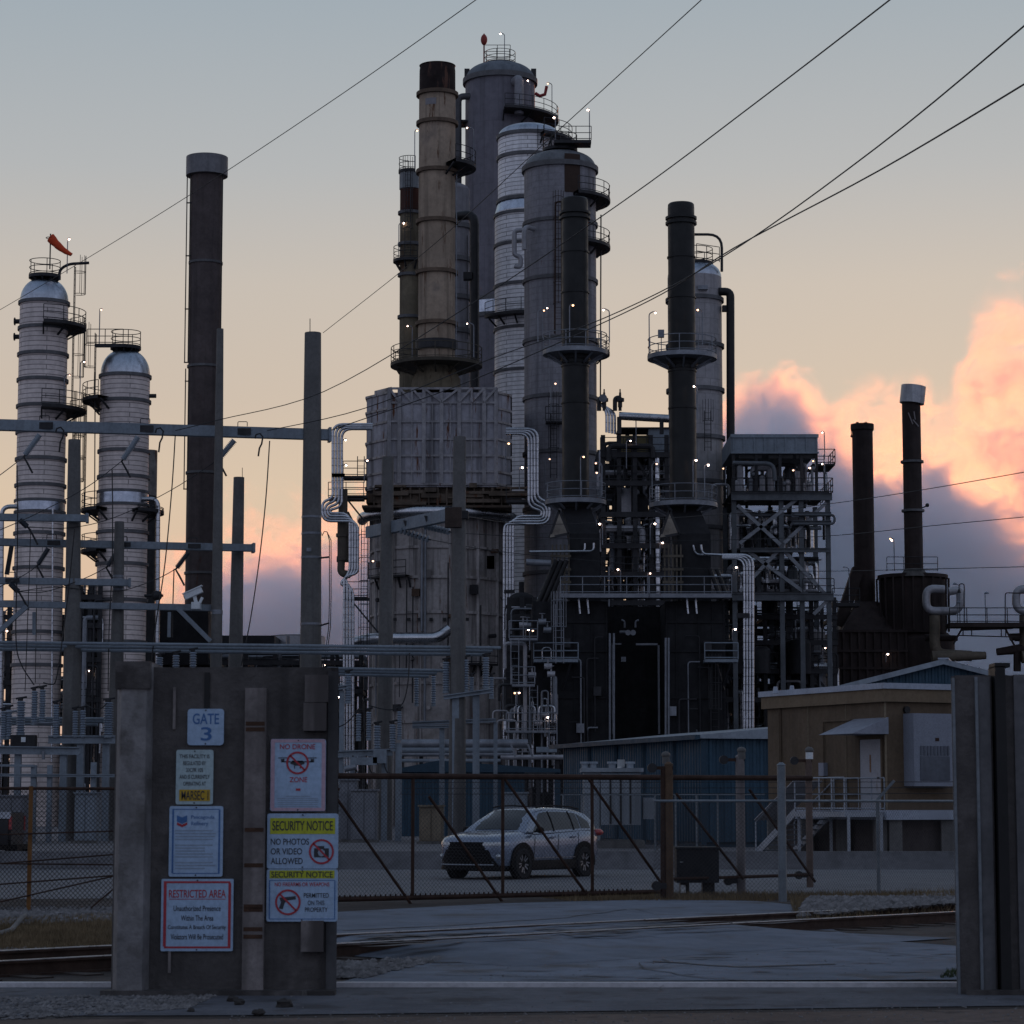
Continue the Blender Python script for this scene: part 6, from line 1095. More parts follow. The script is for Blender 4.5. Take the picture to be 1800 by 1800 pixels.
# blue gabled building
D = 122; xe0, xa, xe1 = px(1462, 1212, D), px(1655, 1164, D), px(1655, 1164, D) * 2 - px(1462, 1212, D); ze, za = pz(1212, D), pz(1163, D)
T = Thing('blue_warehouse', 'blue corrugated gable-roofed building rising behind the tan shelter', 'building', (xa, D, 0)); mb = corr_wall((xe0, D), (xa, D), 0, ze, za); T.part('gable_wall', mb, CORR); T.part('gable_wall', corr_wall((xa, D), (xe1, D), 0, za, ze), CORR)
T.part('roof', MB().add([V(xe0 - .4, D - .5, ze), V(xa, D - .5, za + .1), V(xe1 + .4, D - .5, ze), V(xe0 + 5.6, D + 26, ze), V(xa + 6, D + 26, za + .1), V(xe1 + 6.4, D + 26, ze)] + [V(xe0 - .4, D - .5, ze - .25), V(xa, D - .5, za - .15), V(xe1 + .4, D - .5, ze - .25)], [(0, 1, 4, 3), (1, 2, 5, 4), (0, 6, 7, 1), (1, 7, 8, 2)]), BLUROOF)
T.part('ridge_cap', MB().beam(V(xa, D - .5, za + .12), V(xa + 6, D + 26, za + .12), .5, .08), TRIMW); T.part('gable_light', MB().box(V(xa + .3, D - .2, za - 1.5), (.4, .3, .3)), DARKST); mb = MB()
for k in range(1, 10): u = k / 10; q = V(xa, D - .5, za + .13).lerp(V(xe1 + .4, D - .5, ze + .03), u); mb.beam(q, q + V(6, 26.5, 0), .05, .05)
T.part('roof_seam', mb, TRIMW)
# ================================================================ rolling gate, fences
GALV = surf('galvanised_post', (.16, .185, .205), .55, .3, .2, 3, .2); MESH = surf('chain_link', (.05, .05, .052), .55, .3, .2, 2, 0)
def chain(a, b, z0, z1, sp=.075, w_=.0046):
    a, b = Vector(a), Vector(b); a.z = b.z = 0; d = b - a; l = d.length; d.normalize(); h = z1 - z0; mb = MB(); nn = V(-d.y, d.x, 0) * w_; k = -h
    while k < l:
        for s_ in (1, -1):
            u0, u1 = (k, k + h); v0, v1 = (z0, z1)
            if u0 < 0: v0 = z0 - u0; u0 = 0
            if u1 > l: v1 = z1 - (u1 - l); u1 = l
            if s_ < 0: v0, v1 = z0 + z1 - v0, z0 + z1 - v1
            p, q = a + d * u0 + V(0, 0, v0), a + d * u1 + V(0, 0, v1); off = nn * s_ * .5; e = (q - p).normalized(); sd_ = e.cross(nn.normalized()) * (w_ / 2)
            mb.add([p + off - sd_, p + off + sd_, q + off + sd_, q + off - sd_], [(0, 1, 2, 3)])
        k += sp
    return mb
g0, g1 = G(588, 1592), G(1166, 1577); gd = (g1 - g0).normalized(); zt_ = P(590, 1364, g0.y).z; zb_ = .10
gx = lambda x_: g0 + gd * ((px_to_u(x_)))
def px_to_u(x):       # where the view line of a photo column meets the gate's plane
    k = (x - 900) / FPX / CP; return (k * g0.y - g0.x) / (gd.x - k * gd.y)
T = Thing('rolling_gate', 'rusty wide chain-link rolling gate across the driveway in front of the silver car', 'gate', g0)
gl = g0 + gd * px_to_u(1420)
T.part('mesh', chain(g0 - gd * .6, g1, zb_, zt_), MESH); T.part('top_rail', MB().cyl(g0 - gd * .8 + V(0, 0, zt_), gl + V(0, 0, zt_ + .02), .05, n=8), RUSTY); T.part('bottom_rail', MB().cyl(g0 - gd * .8 + V(0, 0, zb_), g1 + V(0, 0, zb_), .042, n=8).cyl(g1 + V(0, 0, zb_ + .22), gl + V(0, 0, zb_ + .25), .03, n=8), RUSTY)
mb = MB()
for k in range(68): u = -.5 + k * .1; mb.bb((g0 + gd * u + V(-.012, -.03, zb_ - .02)), (g0 + gd * u + V(.012, .03, zb_ + .07)))
T.part('rail_tie', mb, RUSTY)
for x in (728, 884, 1039): q = g0 + gd * px_to_u(x); T.part('upright', MB().cyl(q + V(0, 0, zb_), q + V(0, 0, zt_), .03, n=8), RUSTY)
for xa, ya, xb, yb in ((590, 1395, 726, 1590), (756, 1400, 885, 1588), (888, 1370, 1037, 1584), (1030, 1365, 1166, 1564), (1185, 1395, 1300, 1545), (1312, 1388, 1424, 1550)):
    a, b = g0 + gd * px_to_u(xa), g0 + gd * px_to_u(xb); T.part('diagonal_brace', MB().cyl(a + V(0, -.02, P(xa, ya, a.y).z), b + V(0, -.02, P(xb, yb, b.y).z), .026, n=8), RUSTY)
def gpost(label, x, yt, yb, r, mat, parts=True, D=None, nm='gate_post'):
    b = G(x, yb); T = Thing(nm, label, 'post', b); zt = P(x, yt, b.y).z; T.part('shaft', MB().cyl(b, (b.x, b.y, zt), r, n=12), mat); T.part('cap', MB().cyl((b.x, b.y, zt), (b.x, b.y, zt + .05), r * 1.15, r * .4, n=12), mat)
    if parts: T.part('roller', MB().cyl((b.x - r - .22, b.y - .06, zt - .06), (b.x - r - .22, b.y + .1, zt - .06), .085, n=14), DARKST); T.part('roller_bracket', MB().bb((b.x - r - .25, b.y - .04, zt - .09), (b.x + r, b.y + .04, zt - .03)), RUSTY); T.part('base_roller', MB().cyl((b.x - r - .16, b.y - .1, .25), (b.x - r - .16, b.y + .1, .25), .085, n=12).bb((b.x - r - .12, b.y - .05, .2), (b.x, b.y + .05, .3)), DARKST)
    return T
t = gpost('rust-brown double gate post between the silver car and the black box', 1177, 1344, 1582, .075, surf('rust_post', (.10, .062, .038), .85, 0, .35, 3, .3, rust=.2)); t.part('second_shaft', MB().cyl(G(1166, 1582), P(1166, 1352, G(1166, 1582).y), .05, n=10), RUSTY)
gpost('weathered grey gate post with a roller, right of the black box', 1303, 1330, 1572, .085, surf('grey_post', (.17, .155, .155), .8, 0, .25, 3, .4))
gpost('brown steel gate post with a roller, below the shelter steps', 1424, 1332, 1560, .07, surf('brown_post', (.12, .085, .07), .8, 0, .3, 3, .3))
gpost('plain pale blue-grey square post between the two roller posts', 1376, 1345, 1585, .075, GALV, False, nm='fence_post')
for x, n_ in ((1170, 'small weathered finial lamp above the rusty double gate post'), (1304, 'pale cap light on the weathered grey gate post'), (1424, 'white cap light on the brown steel gate post')):
    b = G(x + 2, 1575); zq = P(x, 1338 if x > 1171 else 1346, b.y).z; T = Thing('cap_light', n_, 'light', (b.x, b.y, zq + .045)); T.part('body', MB().cyl((b.x, b.y, zq + .04), (b.x, b.y, zq + .2), .07, n=10), WHT if x > 1400 else CPOLE); T.part('dome', MB().sphere((b.x, b.y, zq + .2), .085, 10, 6, .8), CPOLE)
# gate operator
b = G(1225, 1574); T = Thing('gate_operator', 'black boxed gate motor standing on short legs beside the rusty gate post', 'gate motor', b); zb2, zt2 = P(1225, 1551, b.y).z, P(1225, 1492, b.y).z; hw = 37 * M1(1520, b.y)
T.part('housing', MB().bb((b.x - hw, b.y - .3, zb2), (b.x + hw, b.y + .45, zt2)), surf('motor_black', (.012, .013, .016), .7, 0, .2, 3, .1)); T.part('lid', MB().plan([(b.x - hw - .02, b.y - .32), (b.x + hw + .02, b.y - .32), (b.x + hw + .02, b.y + .47), (b.x - hw - .02, b.y + .47)], zt2, zt2 + .035), surf('motor_black', (0, 0, 0)))
T.part('leg', MB().bb((b.x - hw + .08, b.y - .15, 0), (b.x - hw + .24, b.y + .2, zb2)), BLACK); T.part('leg', MB().bb((b.x + .1, b.y - .15, 0), (b.x + .32, b.y + .2, zb2)), BLACK); T.part('latch', MB().bb((b.x - hw + .06, b.y - .32, lerp(zb2, zt2, .6)), (b.x - hw + .12, b.y - .3, lerp(zb2, zt2, .6) + .02)), STEEL); T.part('tag_plate', MB().bb((b.x - hw + .08, b.y - .19, .05), (b.x - hw + .17, b.y - .16, .2)), WHT)
# right fence with barbed arm
def fence(label, pts, z1, posts, mesh_mat=MESH, post_mat=GALV, z0=.03, rail=RUSTY, mw=.0046):
    T = Thing('chain_link_fence', label, 'fence', pts[0])
    for a, b in zip(pts, pts[1:]):
        a, b = Vector(a), Vector(b); T.part('mesh', chain(a, b, z0, z1, w_=mw), mesh_mat); T.part('top_rail', MB().cyl(V(a.x, a.y, z1), V(b.x, b.y, z1), .024, n=8), rail)
    for q in posts: T.part('post', MB().cyl((q[0], q[1], 0), (q[0], q[1], z1 + .03), .035, n=10), post_mat)
    return T
b0, b1, b2 = G(1150, 1584), G(1378, 1583), G(1760, 1567)
T = fence('thin mesh fence running right of the gate posts in front of the shelter', [b0, b1, b2], P(1545, 1408, 46).z, [(G(1545, 1574).x, G(1545, 1574).y)], z0=.05, rail=GALV)
q = G(1545, 1574); zq = P(1545, 1406, q.y).z; T.part('barb_arm', MB().beam((q.x, q.y, zq), P(1572, 1372, q.y - .1), .04, .05), GALV); mb = MB()
for k in range(3): u = .35 + .3 * k; c = V(q.x, q.y, zq).lerp(P(1572, 1372, q.y - .1), u); mb.cyl(c + V(-9, -.3, -.02), c + V(4, .5, 0), .006, n=4)
T.part('barbed_wire', mb, WIRE)
a0, a1, a2 = G(-90, 1604), G(50, 1606), G(595, 1596)
OCH = surf('ochre_post', (.15, .07, .022), .8, 0, .3, 4, .2, rust=.2)
T = fence('chain-link fence at the left with an ochre post and rusty rods', [a0, a1, a2], P(50, 1386, a1.y).z, [], surf('old_mesh', (.03, .024, .022), .7, .1, .3, 2, 0), post_mat=OCH, mw=.008); T.part('post', MB().cyl(a1, V(a1.x, a1.y, P(50, 1382, a1.y).z), .034, n=10), OCH, label='ochre rusty post')
yy = a1.y - .05
for (xa, ya, xb, yb) in ((0, 1467, 200, 1461), (0, 1518, 200, 1502), (0, 1518, 200, 1520), (-20, 1556, 200, 1539), (-20, 1590, 200, 1540), (160, 1596, 200, 1562)): T.part('rusty_rod', MB().cyl(P(xa, ya, yy), P(xb, yb, yy), .013, n=6), RUSTY)
T.part('loose_pipe', MB().tube(bend([G(-40, 1652, .06), G(20, 1635, .06), G(40, 1612, .1), P(50, 1606, yy)], .3), .035, 8), CPOLE)
# yard fence far behind, thin
T = fence('faint yard fence with slim pale posts in front of the blue building', [V(px(985, 1470, 90), 90, 0), V(px(1345, 1470, 90), 90, 0)], pz(1397, 90), [(px(x, 1470, 90), 90) for x in (990, 1023, 1152, 1188, 1225, 1262, 1300)], rail=GALV)
# ================================================================ vehicles
def wheel(T, c, r, w_, side, rot):
    m = Matrix.Rotation(rot, 3, 'Z') @ Matrix.Rotation(math.pi / 2, 3, 'X')
    def lay(mb): mb.v = [tuple(m @ Vector(a) + Vector(c)) for a in mb.v]; return mb
    h = w_ / 2; tyre = lay(MB().lathe((0, 0, 0), [(r * .62, -h), (r * .9, -h), (r * .98, -h * .8), (r, -h * .4), (r, h * .4), (r * .98, h * .8), (r * .9, h), (r * .62, h), (r * .62, -h)], 32)); o = T.part('wheel', tyre, TYRE)
    rim = MB().lathe((0, 0, 0), [(r * .66, h * .9 * side), (r * .6, h * .55 * side), (r * .56, -h * .5 * side), (.02, -h * .4 * side)], 28)
    for k in range(10):
        a = k * math.pi / 5 + (k % 2) * .18; d_ = V(math.cos(a), math.sin(a), 0); rim.beam(d_ * .03 + V(0, 0, h * .6 * side), d_ * r * .62 + V(0, 0, h * .72 * side), .035, .03)
    rim.cyl((0, 0, h * .5 * side), (0, 0, h * .75 * side), r * .14, n=12); T.part('rim', lay(rim), RIMM, o)
TYRE = surf('tyre_rubber', (.012, .012, .013), .85, 0, .2, 6, 0); RIMM = surf('alloy_rim', (.22, .23, .25), .35, .8, .1, 3, 0); CARP = flat('silver_car_paint', (.165, .205, .275), .24, .5, .5, .7, .04); CARB = surf('car_black_plastic', (.006, .006, .007), .6, 0, .2, 5, 0, spec=.1); GLASS = flat('car_glass', (.006, .010, .013), .05, 0, .45); CHROME = flat('headlamp_glass', (.35, .38, .40), .12, .6, .8); TAILR = flat('tail_lamp_red', (.35, .03, .03), .2, 0, .7)
def interp(x, xs, ys):
    if x <= xs[0]: return ys[0]
    for a, b, c, d_ in zip(xs, xs[1:], ys, ys[1:]):
        if x <= b: return c + (d_ - c) * (x - a) / (b - a)
    return ys[-1]
def suv():
    b = G(912, 1546); hd = R(-90 - 33); T = Thing('parked_car', 'silver compact SUV on the road behind the rusty gate, facing left', 'car', (b.x - .1, b.y + 1.7, 0)); M = Matrix.Rotation(hd, 3, 'Z'); off = Vector((b.x, b.y, 0)) - M @ V(1.3, .80, 0) 
    W = lambda x, y, z: M @ V(x, y, z) + off
    def W_(mb): mb.v = [tuple(W(*a)) for a in mb.v]; return mb
    xs = [-2.26, -2.20, -2.05, -1.8, -1.34, -.9, -.3, .3, .8, 1.0, 1.3, 1.6, 1.85, 2.05, 2.16, 2.22]; ws_ = [.60, .76, .85, .895, .915, .905, .90, .90, .905, .91, .915, .905, .88, .80, .68, .5]
    belt = lambda x: interp(x, [-2.26, -2.05, -1.5, -.5, .6, 1.0, 1.3, 1.75, 2.05, 2.16, 2.22], [1.02, 1.10, 1.10, 1.065, 1.03, 1.045, 1.03, .985, .93, .88, .80]); bot = lambda x: interp(x, [-2.26, -2.0, -1.7, 1.7, 2.05, 2.22], [.42, .32, .24, .22, .24, .34])
    def sec(x):
        w_ = interp(x, xs, ws_); b_, t_ = bot(x), belt(x); h = t_ - b_
        half = [(0, b_), (w_ * .8, b_), (w_ * .97, b_ + h * .12), (w_, b_ + h * .36), (w_ * .985, b_ + h * .55), (w_ * 1.0, b_ + h * .72), (w_ * .975, b_ + h * .88), (w_ * .90, t_ - .012), (w_ * .72, t_ + .028), (w_ * .35, t_ + .045), (0, t_ + .05)]
        return [V(x, y, z) for y, z in half] + [V(x, -y, z) for y, z in half[-2:0:-1]]
    fine = []
    for a, c in zip(xs, xs[1:]): fine += [a, (a + c) / 2]
    T.part('body', W_(MB().loft([sec(x) for x in fine + [xs[-1]]])), CARP)
    # greenhouse
    rx = [-2.12, -1.95, -1.7, -1.2, -.6, 0, .3, .65, .85, 1.08]; rz = [1.10, 1.34, 1.52, 1.585, 1.61, 1.60, 1.555, 1.37, 1.24, 1.06]
    roof = lambda x: interp(x, rx, rz)
    def gs(x):
        z1, z0 = roof(x), belt(x) - .02; k = max(min((z1 - z0) / .54, 1), .02); wb = min(.84, interp(x, xs, ws_) * .93); wt = lerp(wb, .60, k); h = z1 - z0
        half = [(wb, z0), (lerp(wb, wt, .5) + .012, z0 + h * .5), (wt + .015, z0 + h * .88), (wt * .86, z0 + h * .975), (wt * .45, z1), (0, z1 + .008)]
        return [V(x, y, z) for y, z in half] + [V(x, -y, z) for y, z in half[-2::-1]]
    fine = []
    for a, c in zip(rx, rx[1:]): fine += [a, (a + c) / 2]
    T.part('roof', W_(MB().loft([gs(x) for x in fine + [rx[-1]]])), CARP)
    def side(x, u, s_, o=.008):       # u 0 at the belt, 1 at the roof edge
        g_ = gs(x); a, m_, c = g_[0], g_[1], g_[2]; q = a.lerp(m_, u * 2) if u < .5 else m_.lerp(c, u * 2 - 1); return V(q.x, (q.y + o) * s_, q.z)
    for s_ in (1, -1):
        for x0, x1, tp0, tp1 in ((-.12, .78, .9, .50), (-.98, -.17, .9, .93), (-1.30, -1.03, .88, .9), (-1.74, -1.35, .42, .88)):
            mb = MB(); rows = []
            for k in range(9): x = lerp(x0, x1, k / 8); tp = lerp(tp0, tp1, k / 8); tp = .93 if (x0 > -.2 and x < .25) else (lerp(.93, .12, (x - .25) / .53) if x0 > -.2 else tp); rows.append([side(x, lerp(.1, max(tp, .11), j / 4), s_) for j in range(5)])
            T.part('side_window', W_(mb.grid(rows)), GLASS)
        for x in (-.145, -1.005): T.part('door_pillar', W_(MB().tube([side(x, u, s_, .004) for u in (.05, .5, .95)], .022, 6)), CARB)
        mb = MB()
        for x in (.86, -.16, -1.02): mb.tube([V(x - .02 * k, s_ * (interp(x, xs, ws_) + .002 - (.0 if k < 5 else .02)), lerp(.36, belt(x) - .05, k / 5)) for k in range(6)], .006, 4)
        T.part('door_seam', W_(mb), CARB); mb = MB(); 
        for x in (.02, -.86): mb.box((x, s_ * .915, .93), (.2, .03, .035))
        T.part('door_handle', W_(mb), CARP)
        T.part('mirror', W_(MB().sphere((.72, s_ * 1.0, 1.1), .10, 10, 8, .75).beam((.74, s_ * .86, 1.06), (.72, s_ * .98, 1.08), .06, .04)), CARB); T.part('roof_rail', W_(MB().tube([V(x, s_ * .585, roof(x) + .035) for x in (-1.6, -1.2, -.6, 0, .25)], .02, 6)), CARB)
        T.part('side_cladding', W_(MB().loft([[V(x, s_ * (w1 + .012), z) for w1, z in ((.86, .2), (.91, .22), (.915, .38), (.9, .42))] for x in (-.95, -.3, .3, .92)])), CARB); T.part('sill_strip', W_(MB().beam((-.9, s_ * .925, .47), (.86, s_ * .925, .47), .02, .015)), RIMM)
        for x in (1.3, -1.34):
            mb = MB(); n_ = 14
            for k in range(n_):
                a0_, a1_ = R(-12 + 204 * k / n_), R(-12 + 204 * (k + 1) / n_); f = lambda a, r_: V(x + r_ * math.cos(a), s_ * .926, .36 + r_ * math.sin(a)); g_ = lambda a, r_: V(x + r_ * math.cos(a), s_ * .70, .36 + r_ * math.sin(a)); mb.add([f(a0_, .365), f(a1_, .365), f(a1_, .47), f(a0_, .47)], [(0, 1, 2, 3)]); mb.add([f(a0_, .47), f(a1_, .47), g_(a1_, .47), g_(a0_, .47)], [(0, 1, 2, 3)])
            mb.lathe((0, 0, 0), [(.001, 0)], 3); mb.v = mb.v[:-3]; mb.f = [q for q in mb.f if max(q) < len(mb.v)]
            c0 = len(mb.v); mb.add([V(x + .40 * math.cos(R(t_ * 18)), s_ * .921, .36 + .40 * math.sin(R(t_ * 18))) for t_ in range(20)], [tuple(range(20))]); T.part('wheel_arch', W_(mb), CARB)
            wheel(T, W(x, s_ * .835, .352), .352, .225, -s_, hd)
        T.part('headlight', W_(MB().grid([[V(interp(-y, [-.9, -.88, -.80, -.68, -.5], [1.75, 1.85, 2.05, 2.16, 2.22]) + .014 - (0.01 if z > .8 else 0), s_ * (y + .006), z + (.9 - y) * .0) for y in (.42, .55, .68, .76, .84, .885)] for z in (.755, .80, .84)])), CHROME)
        T.part('tail_light', W_(MB().sphere((-2.13, s_ * .80, 1.02), .14, 10, 8, .6)), TAILR); T.part('fog_lamp', W_(MB().sphere((2.06, s_ * .74, .52), .07, 8, 6)), CHROME)
    ws = MB(); rows = []
    for k in range(7): x = lerp(1.02, .33, k / 6); g_ = gs(x); w0 = g_[1].y * .93 if k < 3 else g_[2].y * .90; rows.append([V(x + .012, lerp(-w0, w0, j / 8), (roof(x) + .014) - .05 * abs(j / 4 - 1) ** 2.5) for j in range(9)])
    T.part('windshield', W_(ws.grid(rows)), GLASS); rows = []
    for k in range(5): x = lerp(-2.09, -1.76, k / 4); rows.append([V(x - .025, lerp(-.6, .6, j / 4), roof(x) + .012) for j in range(5)])
    T.part('rear_window', W_(MB().grid(rows)), GLASS)
    fy = lambda y: interp(-abs(y), [-.9, -.88, -.80, -.68, -.5, 0], [1.75, 1.85, 2.05, 2.16, 2.22, 2.25])
    def fpatch(ys, z0, z1, o, taper): return MB().grid([[V(fy(y) + o, y * lerp(1, taper, j / 4), lerp(z0, z1, j / 4)) for y in ys] for j in range(5)])
    ys = [-.66, -.58, -.45, -.25, 0, .25, .45, .58, .66]
    T.part('grille', W_(fpatch([y * 1.08 for y in ys], .40, .84, .02, .84)), CARB); T.part('lower_bumper', W_(fpatch([y * 1.3 for y in ys], .22, .46, .03, .93)), CARB); T.part('bumper_strip', W_(MB().tube([V(fy(y) + .035, y, .335) for y in [-.7, -.4, 0, .4, .7]], .02, 6)), RIMM); T.part('number_plate', W_(MB().box((2.275, 0, .5), (.01, .3, .12))), CARB)
    mb = MB()
    for z in (.5, .57, .64, .71): mb.tube([V(fy(y) + .028, y, z) for y in (-.52, -.3, 0, .3, .52)], .008, 4)
    T.part('grille_bar', W_(mb), surf('grille_bar', (.014, .014, .015), .5)); T.part('hood_crease', W_(MB().tube([V(x, .5, belt(x) + .043) for x in (1.05, 1.4, 1.75)], .006, 4).tube([V(x, -.5, belt(x) + .043) for x in (1.05, 1.4, 1.75)], .006, 4)), CARP)
    T.part('underbody', W_(MB().box((0, 0, .27), (3.9, 1.5, .16))), CARB)
    return T
suv()
def pickup():
    b = G(-6, 1527); T = Thing('pickup_truck', 'silver pickup cut off by the left edge, tail with red lamp towards the pillar', 'pickup truck', (b.x, b.y, 0)); ox, oy = px(34, 1450, b.y + .9), b.y + .95
    W = lambda x, y, z: V(ox + x, oy + y, z)
    def sb(x0, x1, prof): return MB().loft([[W(x, y, z) for y, z in prof] for x in (x0, x1)])
    side = [(-.95, .55), (-.98, .8), (-.98, 1.18), (-.94, 1.46), (-.86, 1.46), (-.86, .8), (.86, .8), (.86, 1.46), (.94, 1.46), (.98, 1.18), (.98, .8), (.95, .55)]
    T.part('bed', sb(-2.0, -.12, side), surf('pickup_grey', (.02, .021, .025), .4, .2, .1, 1, 0)); T.part('bed_rail', MB().bb(W(-2.0, -1.0, 1.30), W(-.06, -.85, 1.475)), surf('bed_silver', (.42, .45, .5), .4, .4, .1, 1, 0)); T.part('tailgate', MB().bb(W(-.12, -.88, .62), W(-.05, .88, 1.44)), surf('pickup_grey', (0, 0, 0))); T.part('bumper', MB().bb(W(-.2, -.92, .42), W(.12, .92, .62)), CARB); T.part('rear_panel', MB().bb(W(-1.0, -.985, .48), W(-.1, -.97, .62)), CARB); T.part('lower_tail', MB().bb(W(-.9, -.93, .5), W(-.06, .93, .75)), CARB)
    T.part('tail_light', MB().bb(W(-.10, -.99, 1.02), W(-.03, -.9, 1.36)), TAILR); T.part('tail_light', MB().bb(W(-.16, .84, .98), W(-.03, .99, 1.36)), TAILR); T.part('hitch', MB().bb(W(.1, -.1, .42), W(.3, .1, .5)), CARB)
    T.part('body', sb(-5.4, -2.03, [(-.95, .5), (-.98, .8), (-.97, 1.15), (.97, 1.15), (.98, .8), (.95, .5)]), CARP); T.part('cab', MB().loft([[W(x, y, z) for y, z in ((-.9, 1.12), (-.72, zt), (.72, zt), (.9, 1.12))] for x, zt in ((-2.05, 1.2), (-2.2, 1.85), (-3.5, 1.88), (-4.2, 1.2))]), CARP); T.part('side_window', MB().grid([[W(x, -.905 + (z - 1.15) * .26, z) for z in (1.2, 1.5, 1.78)] for x in (-2.4, -2.9, -3.4)]), GLASS)
    for x in (-1.15, -4.45):
        for s_ in (-1, 1): wheel(T, W(x, s_ * .85, .40), .40, .26, -s_, 0)
        T.part('wheel_arch', MB().lathe((0, 0, 0), [(.42, -.99), (.52, -.99), (.52, -.8)], 20, 0, 180), CARB)
        o = list(T.o.children)[-1]; o.data.transform(Matrix.Identity(4)); 
        for v in o.data.vertices: q = v.co + T.loc; v.co = W(x + q.x, q.z, .40 + q.y) - T.loc
pickup()
# ================================================================ flood-gate pillars and their signs
PILM = surf('pillar_concrete', (.088, .081, .079), .9, 0, .45, 1.4, .7, bump=.7, bscale=22, dirt=(1.5, .54, (.042, .038, .037)), rust=.24, rustcol=(.125, .117, .114)); PILL = surf('pillar_pale_concrete', (.19, .185, .187), .9, 0, .4, 1.5, .9, bump=.6, bscale=25, dirt=(2.2, .55, (.10, .095, .092)), rust=.12, rustcol=(.08, .07, .065))
PD = 23.2
qx = lambda x, D=PD: P(x, 1450, D).x
qz = lambda y, D=PD: P(900, y, D).z
T = Thing('concrete_pillar', 'massive grimy concrete flood-gate pillar plastered with warning signs', 'pillar', (qx(395), PD, 0)); x0, x1 = qx(197), qx(593)
T.part('core', MB().plan([(qx(266), PD), (x1, PD), (x1 - .13, PD + 1.3), (x0 - .1, PD + 1.3), (x0, PD + .1), (qx(212), PD + .02), (qx(266), PD + .01)], 0, qz(1173)), PILM)
T.part('edge_column', MB().plan([(qx(201), PD + .05), (qx(214), PD - .14), (qx(258), PD - .16), (qx(266), PD - .03), (qx(266), PD + .6), (qx(201), PD + .6)], 0, qz(1166)), PILL, label='paler rounded edge column')
T.part('edge_cap', MB().plan([(qx(203), PD - .16), (qx(264), PD - .18), (qx(264), PD + .5), (qx(203), PD + .5)], qz(1212), qz(1164)), PILM)
TIMB = surf('timber_batten', (.19, .17, .165), .9, 0, .45, 3, 1.0, dirt=(1.6, .62, (.06, .035, .022)))
T.part('timber_batten', MB().bb((qx(430), PD - .09, .03), (qx(467), PD - .005, qz(1210))), TIMB); mb = MB()
for y in (1272, 1282, 1458, 1520, 1592, 1598, 1632, 1645): mb.bb((qx(432), PD - .094, qz(y + 4)), (qx(465), PD - .0885, qz(y - 3)))
T.part('rust_strap', mb, surf('rust_strap', (.06, .032, .02), .9, 0, .5, 8, 0)); T.part('timber_block', MB().bb((qx(533), PD - .10, qz(1285)), (qx(573), PD - .004, qz(1236))).bb((qx(535), PD - .09, qz(1235)), (qx(576), PD - .004, qz(1187))), TIMB); T.part('timber_block', MB().bb((qx(532), PD - .1, qz(1672)), (qx(571), PD - .004, qz(1618))), TIMB)
T.part('right_edge_strip', MB().plan([(qx(575), PD - .014), (x1 + .003, PD - .014), (x1 - .02, PD + .2), (qx(575), PD + .2)], 0, qz(1180)), surf('edge_strip', (.10, .10, .105), .85, 0, .3, 2, .6)); mb = MB(); 
for x, ya, yb in ((304, 1208, 1282), (302, 1672, 1710)): mb.bb((qx(x) - .012, PD - .03, qz(yb)), (qx(x) + .012, PD - .002, qz(ya)))
T.part('anchor_rod', mb, TIMB); T.part('slot', MB().bb((qx(356), PD - .012, qz(1245)), (qx(366), PD - .002, qz(1182))), BLACK); T.part('plinth', MB().bb((x0 - .05, PD - .2, 0), (x1, PD - .01, .05)), PILM)
# right pillar
T = Thing('concrete_pillar', 'concrete flood-gate pillar cut off by the right edge, with steel corner angles', 'pillar', (qx(1745), PD, 0)); xa = qx(1683)
T.part('core', MB().plan([(xa, PD), (qx(1748), PD + .0), (qx(1748), PD + .25), (qx(1772), PD + .25), (qx(1772), PD), (qx(1900), PD), (qx(1900), PD + 1.3), (xa + .26, PD + 1.3)], 0, qz(1187)), PILM)
T.part('side_slab', MB().plan([(xa - .035, PD - .02), (qx(1718), PD - .02), (qx(1718), PD - .002), (xa - .002, PD - .002), (xa + .255, PD + 1.3), (xa + .2, PD + 1.3)], 0, qz(1189)), PILM); STA = surf('corner_angle', (.17, .19, .21), .65, .2, .35, 2, .6, rust=.2)
T.part('corner_angle', MB().bb((qx(1677), PD - .03, 0), (qx(1682), PD + .02, qz(1192))).bb((qx(1717), PD - .05, 0), (qx(1722), PD - .003, qz(1190))), STA); T.part('pale_face', MB().bb((qx(1723), PD - .03, 0), (qx(1744), PD - .003, qz(1190))), surf('pale_face', (.115, .115, .122), .85, 0, .4, 1.2, .9, dirt=(1.2, .55, (.05, .048, .046)))); T.part('steel_post', MB().bb((qx(1751), PD - .10, .02), (qx(1769), PD + .22, qz(1172))).bb((qx(1751), PD - .10, qz(1174)), (qx(1778), PD + .2, qz(1166))), BLACK, label='black steel post standing in a slot'); T.part('pale_face', MB().bb((qx(1786), PD - .03, 0), (qx(1860), PD - .003, qz(1186))), surf('pale_face', (0, 0, 0)))
T.part('plinth', MB().bb((qx(1690), PD - .15, 0), (qx(1900), PD - .06, .05)), PILM)
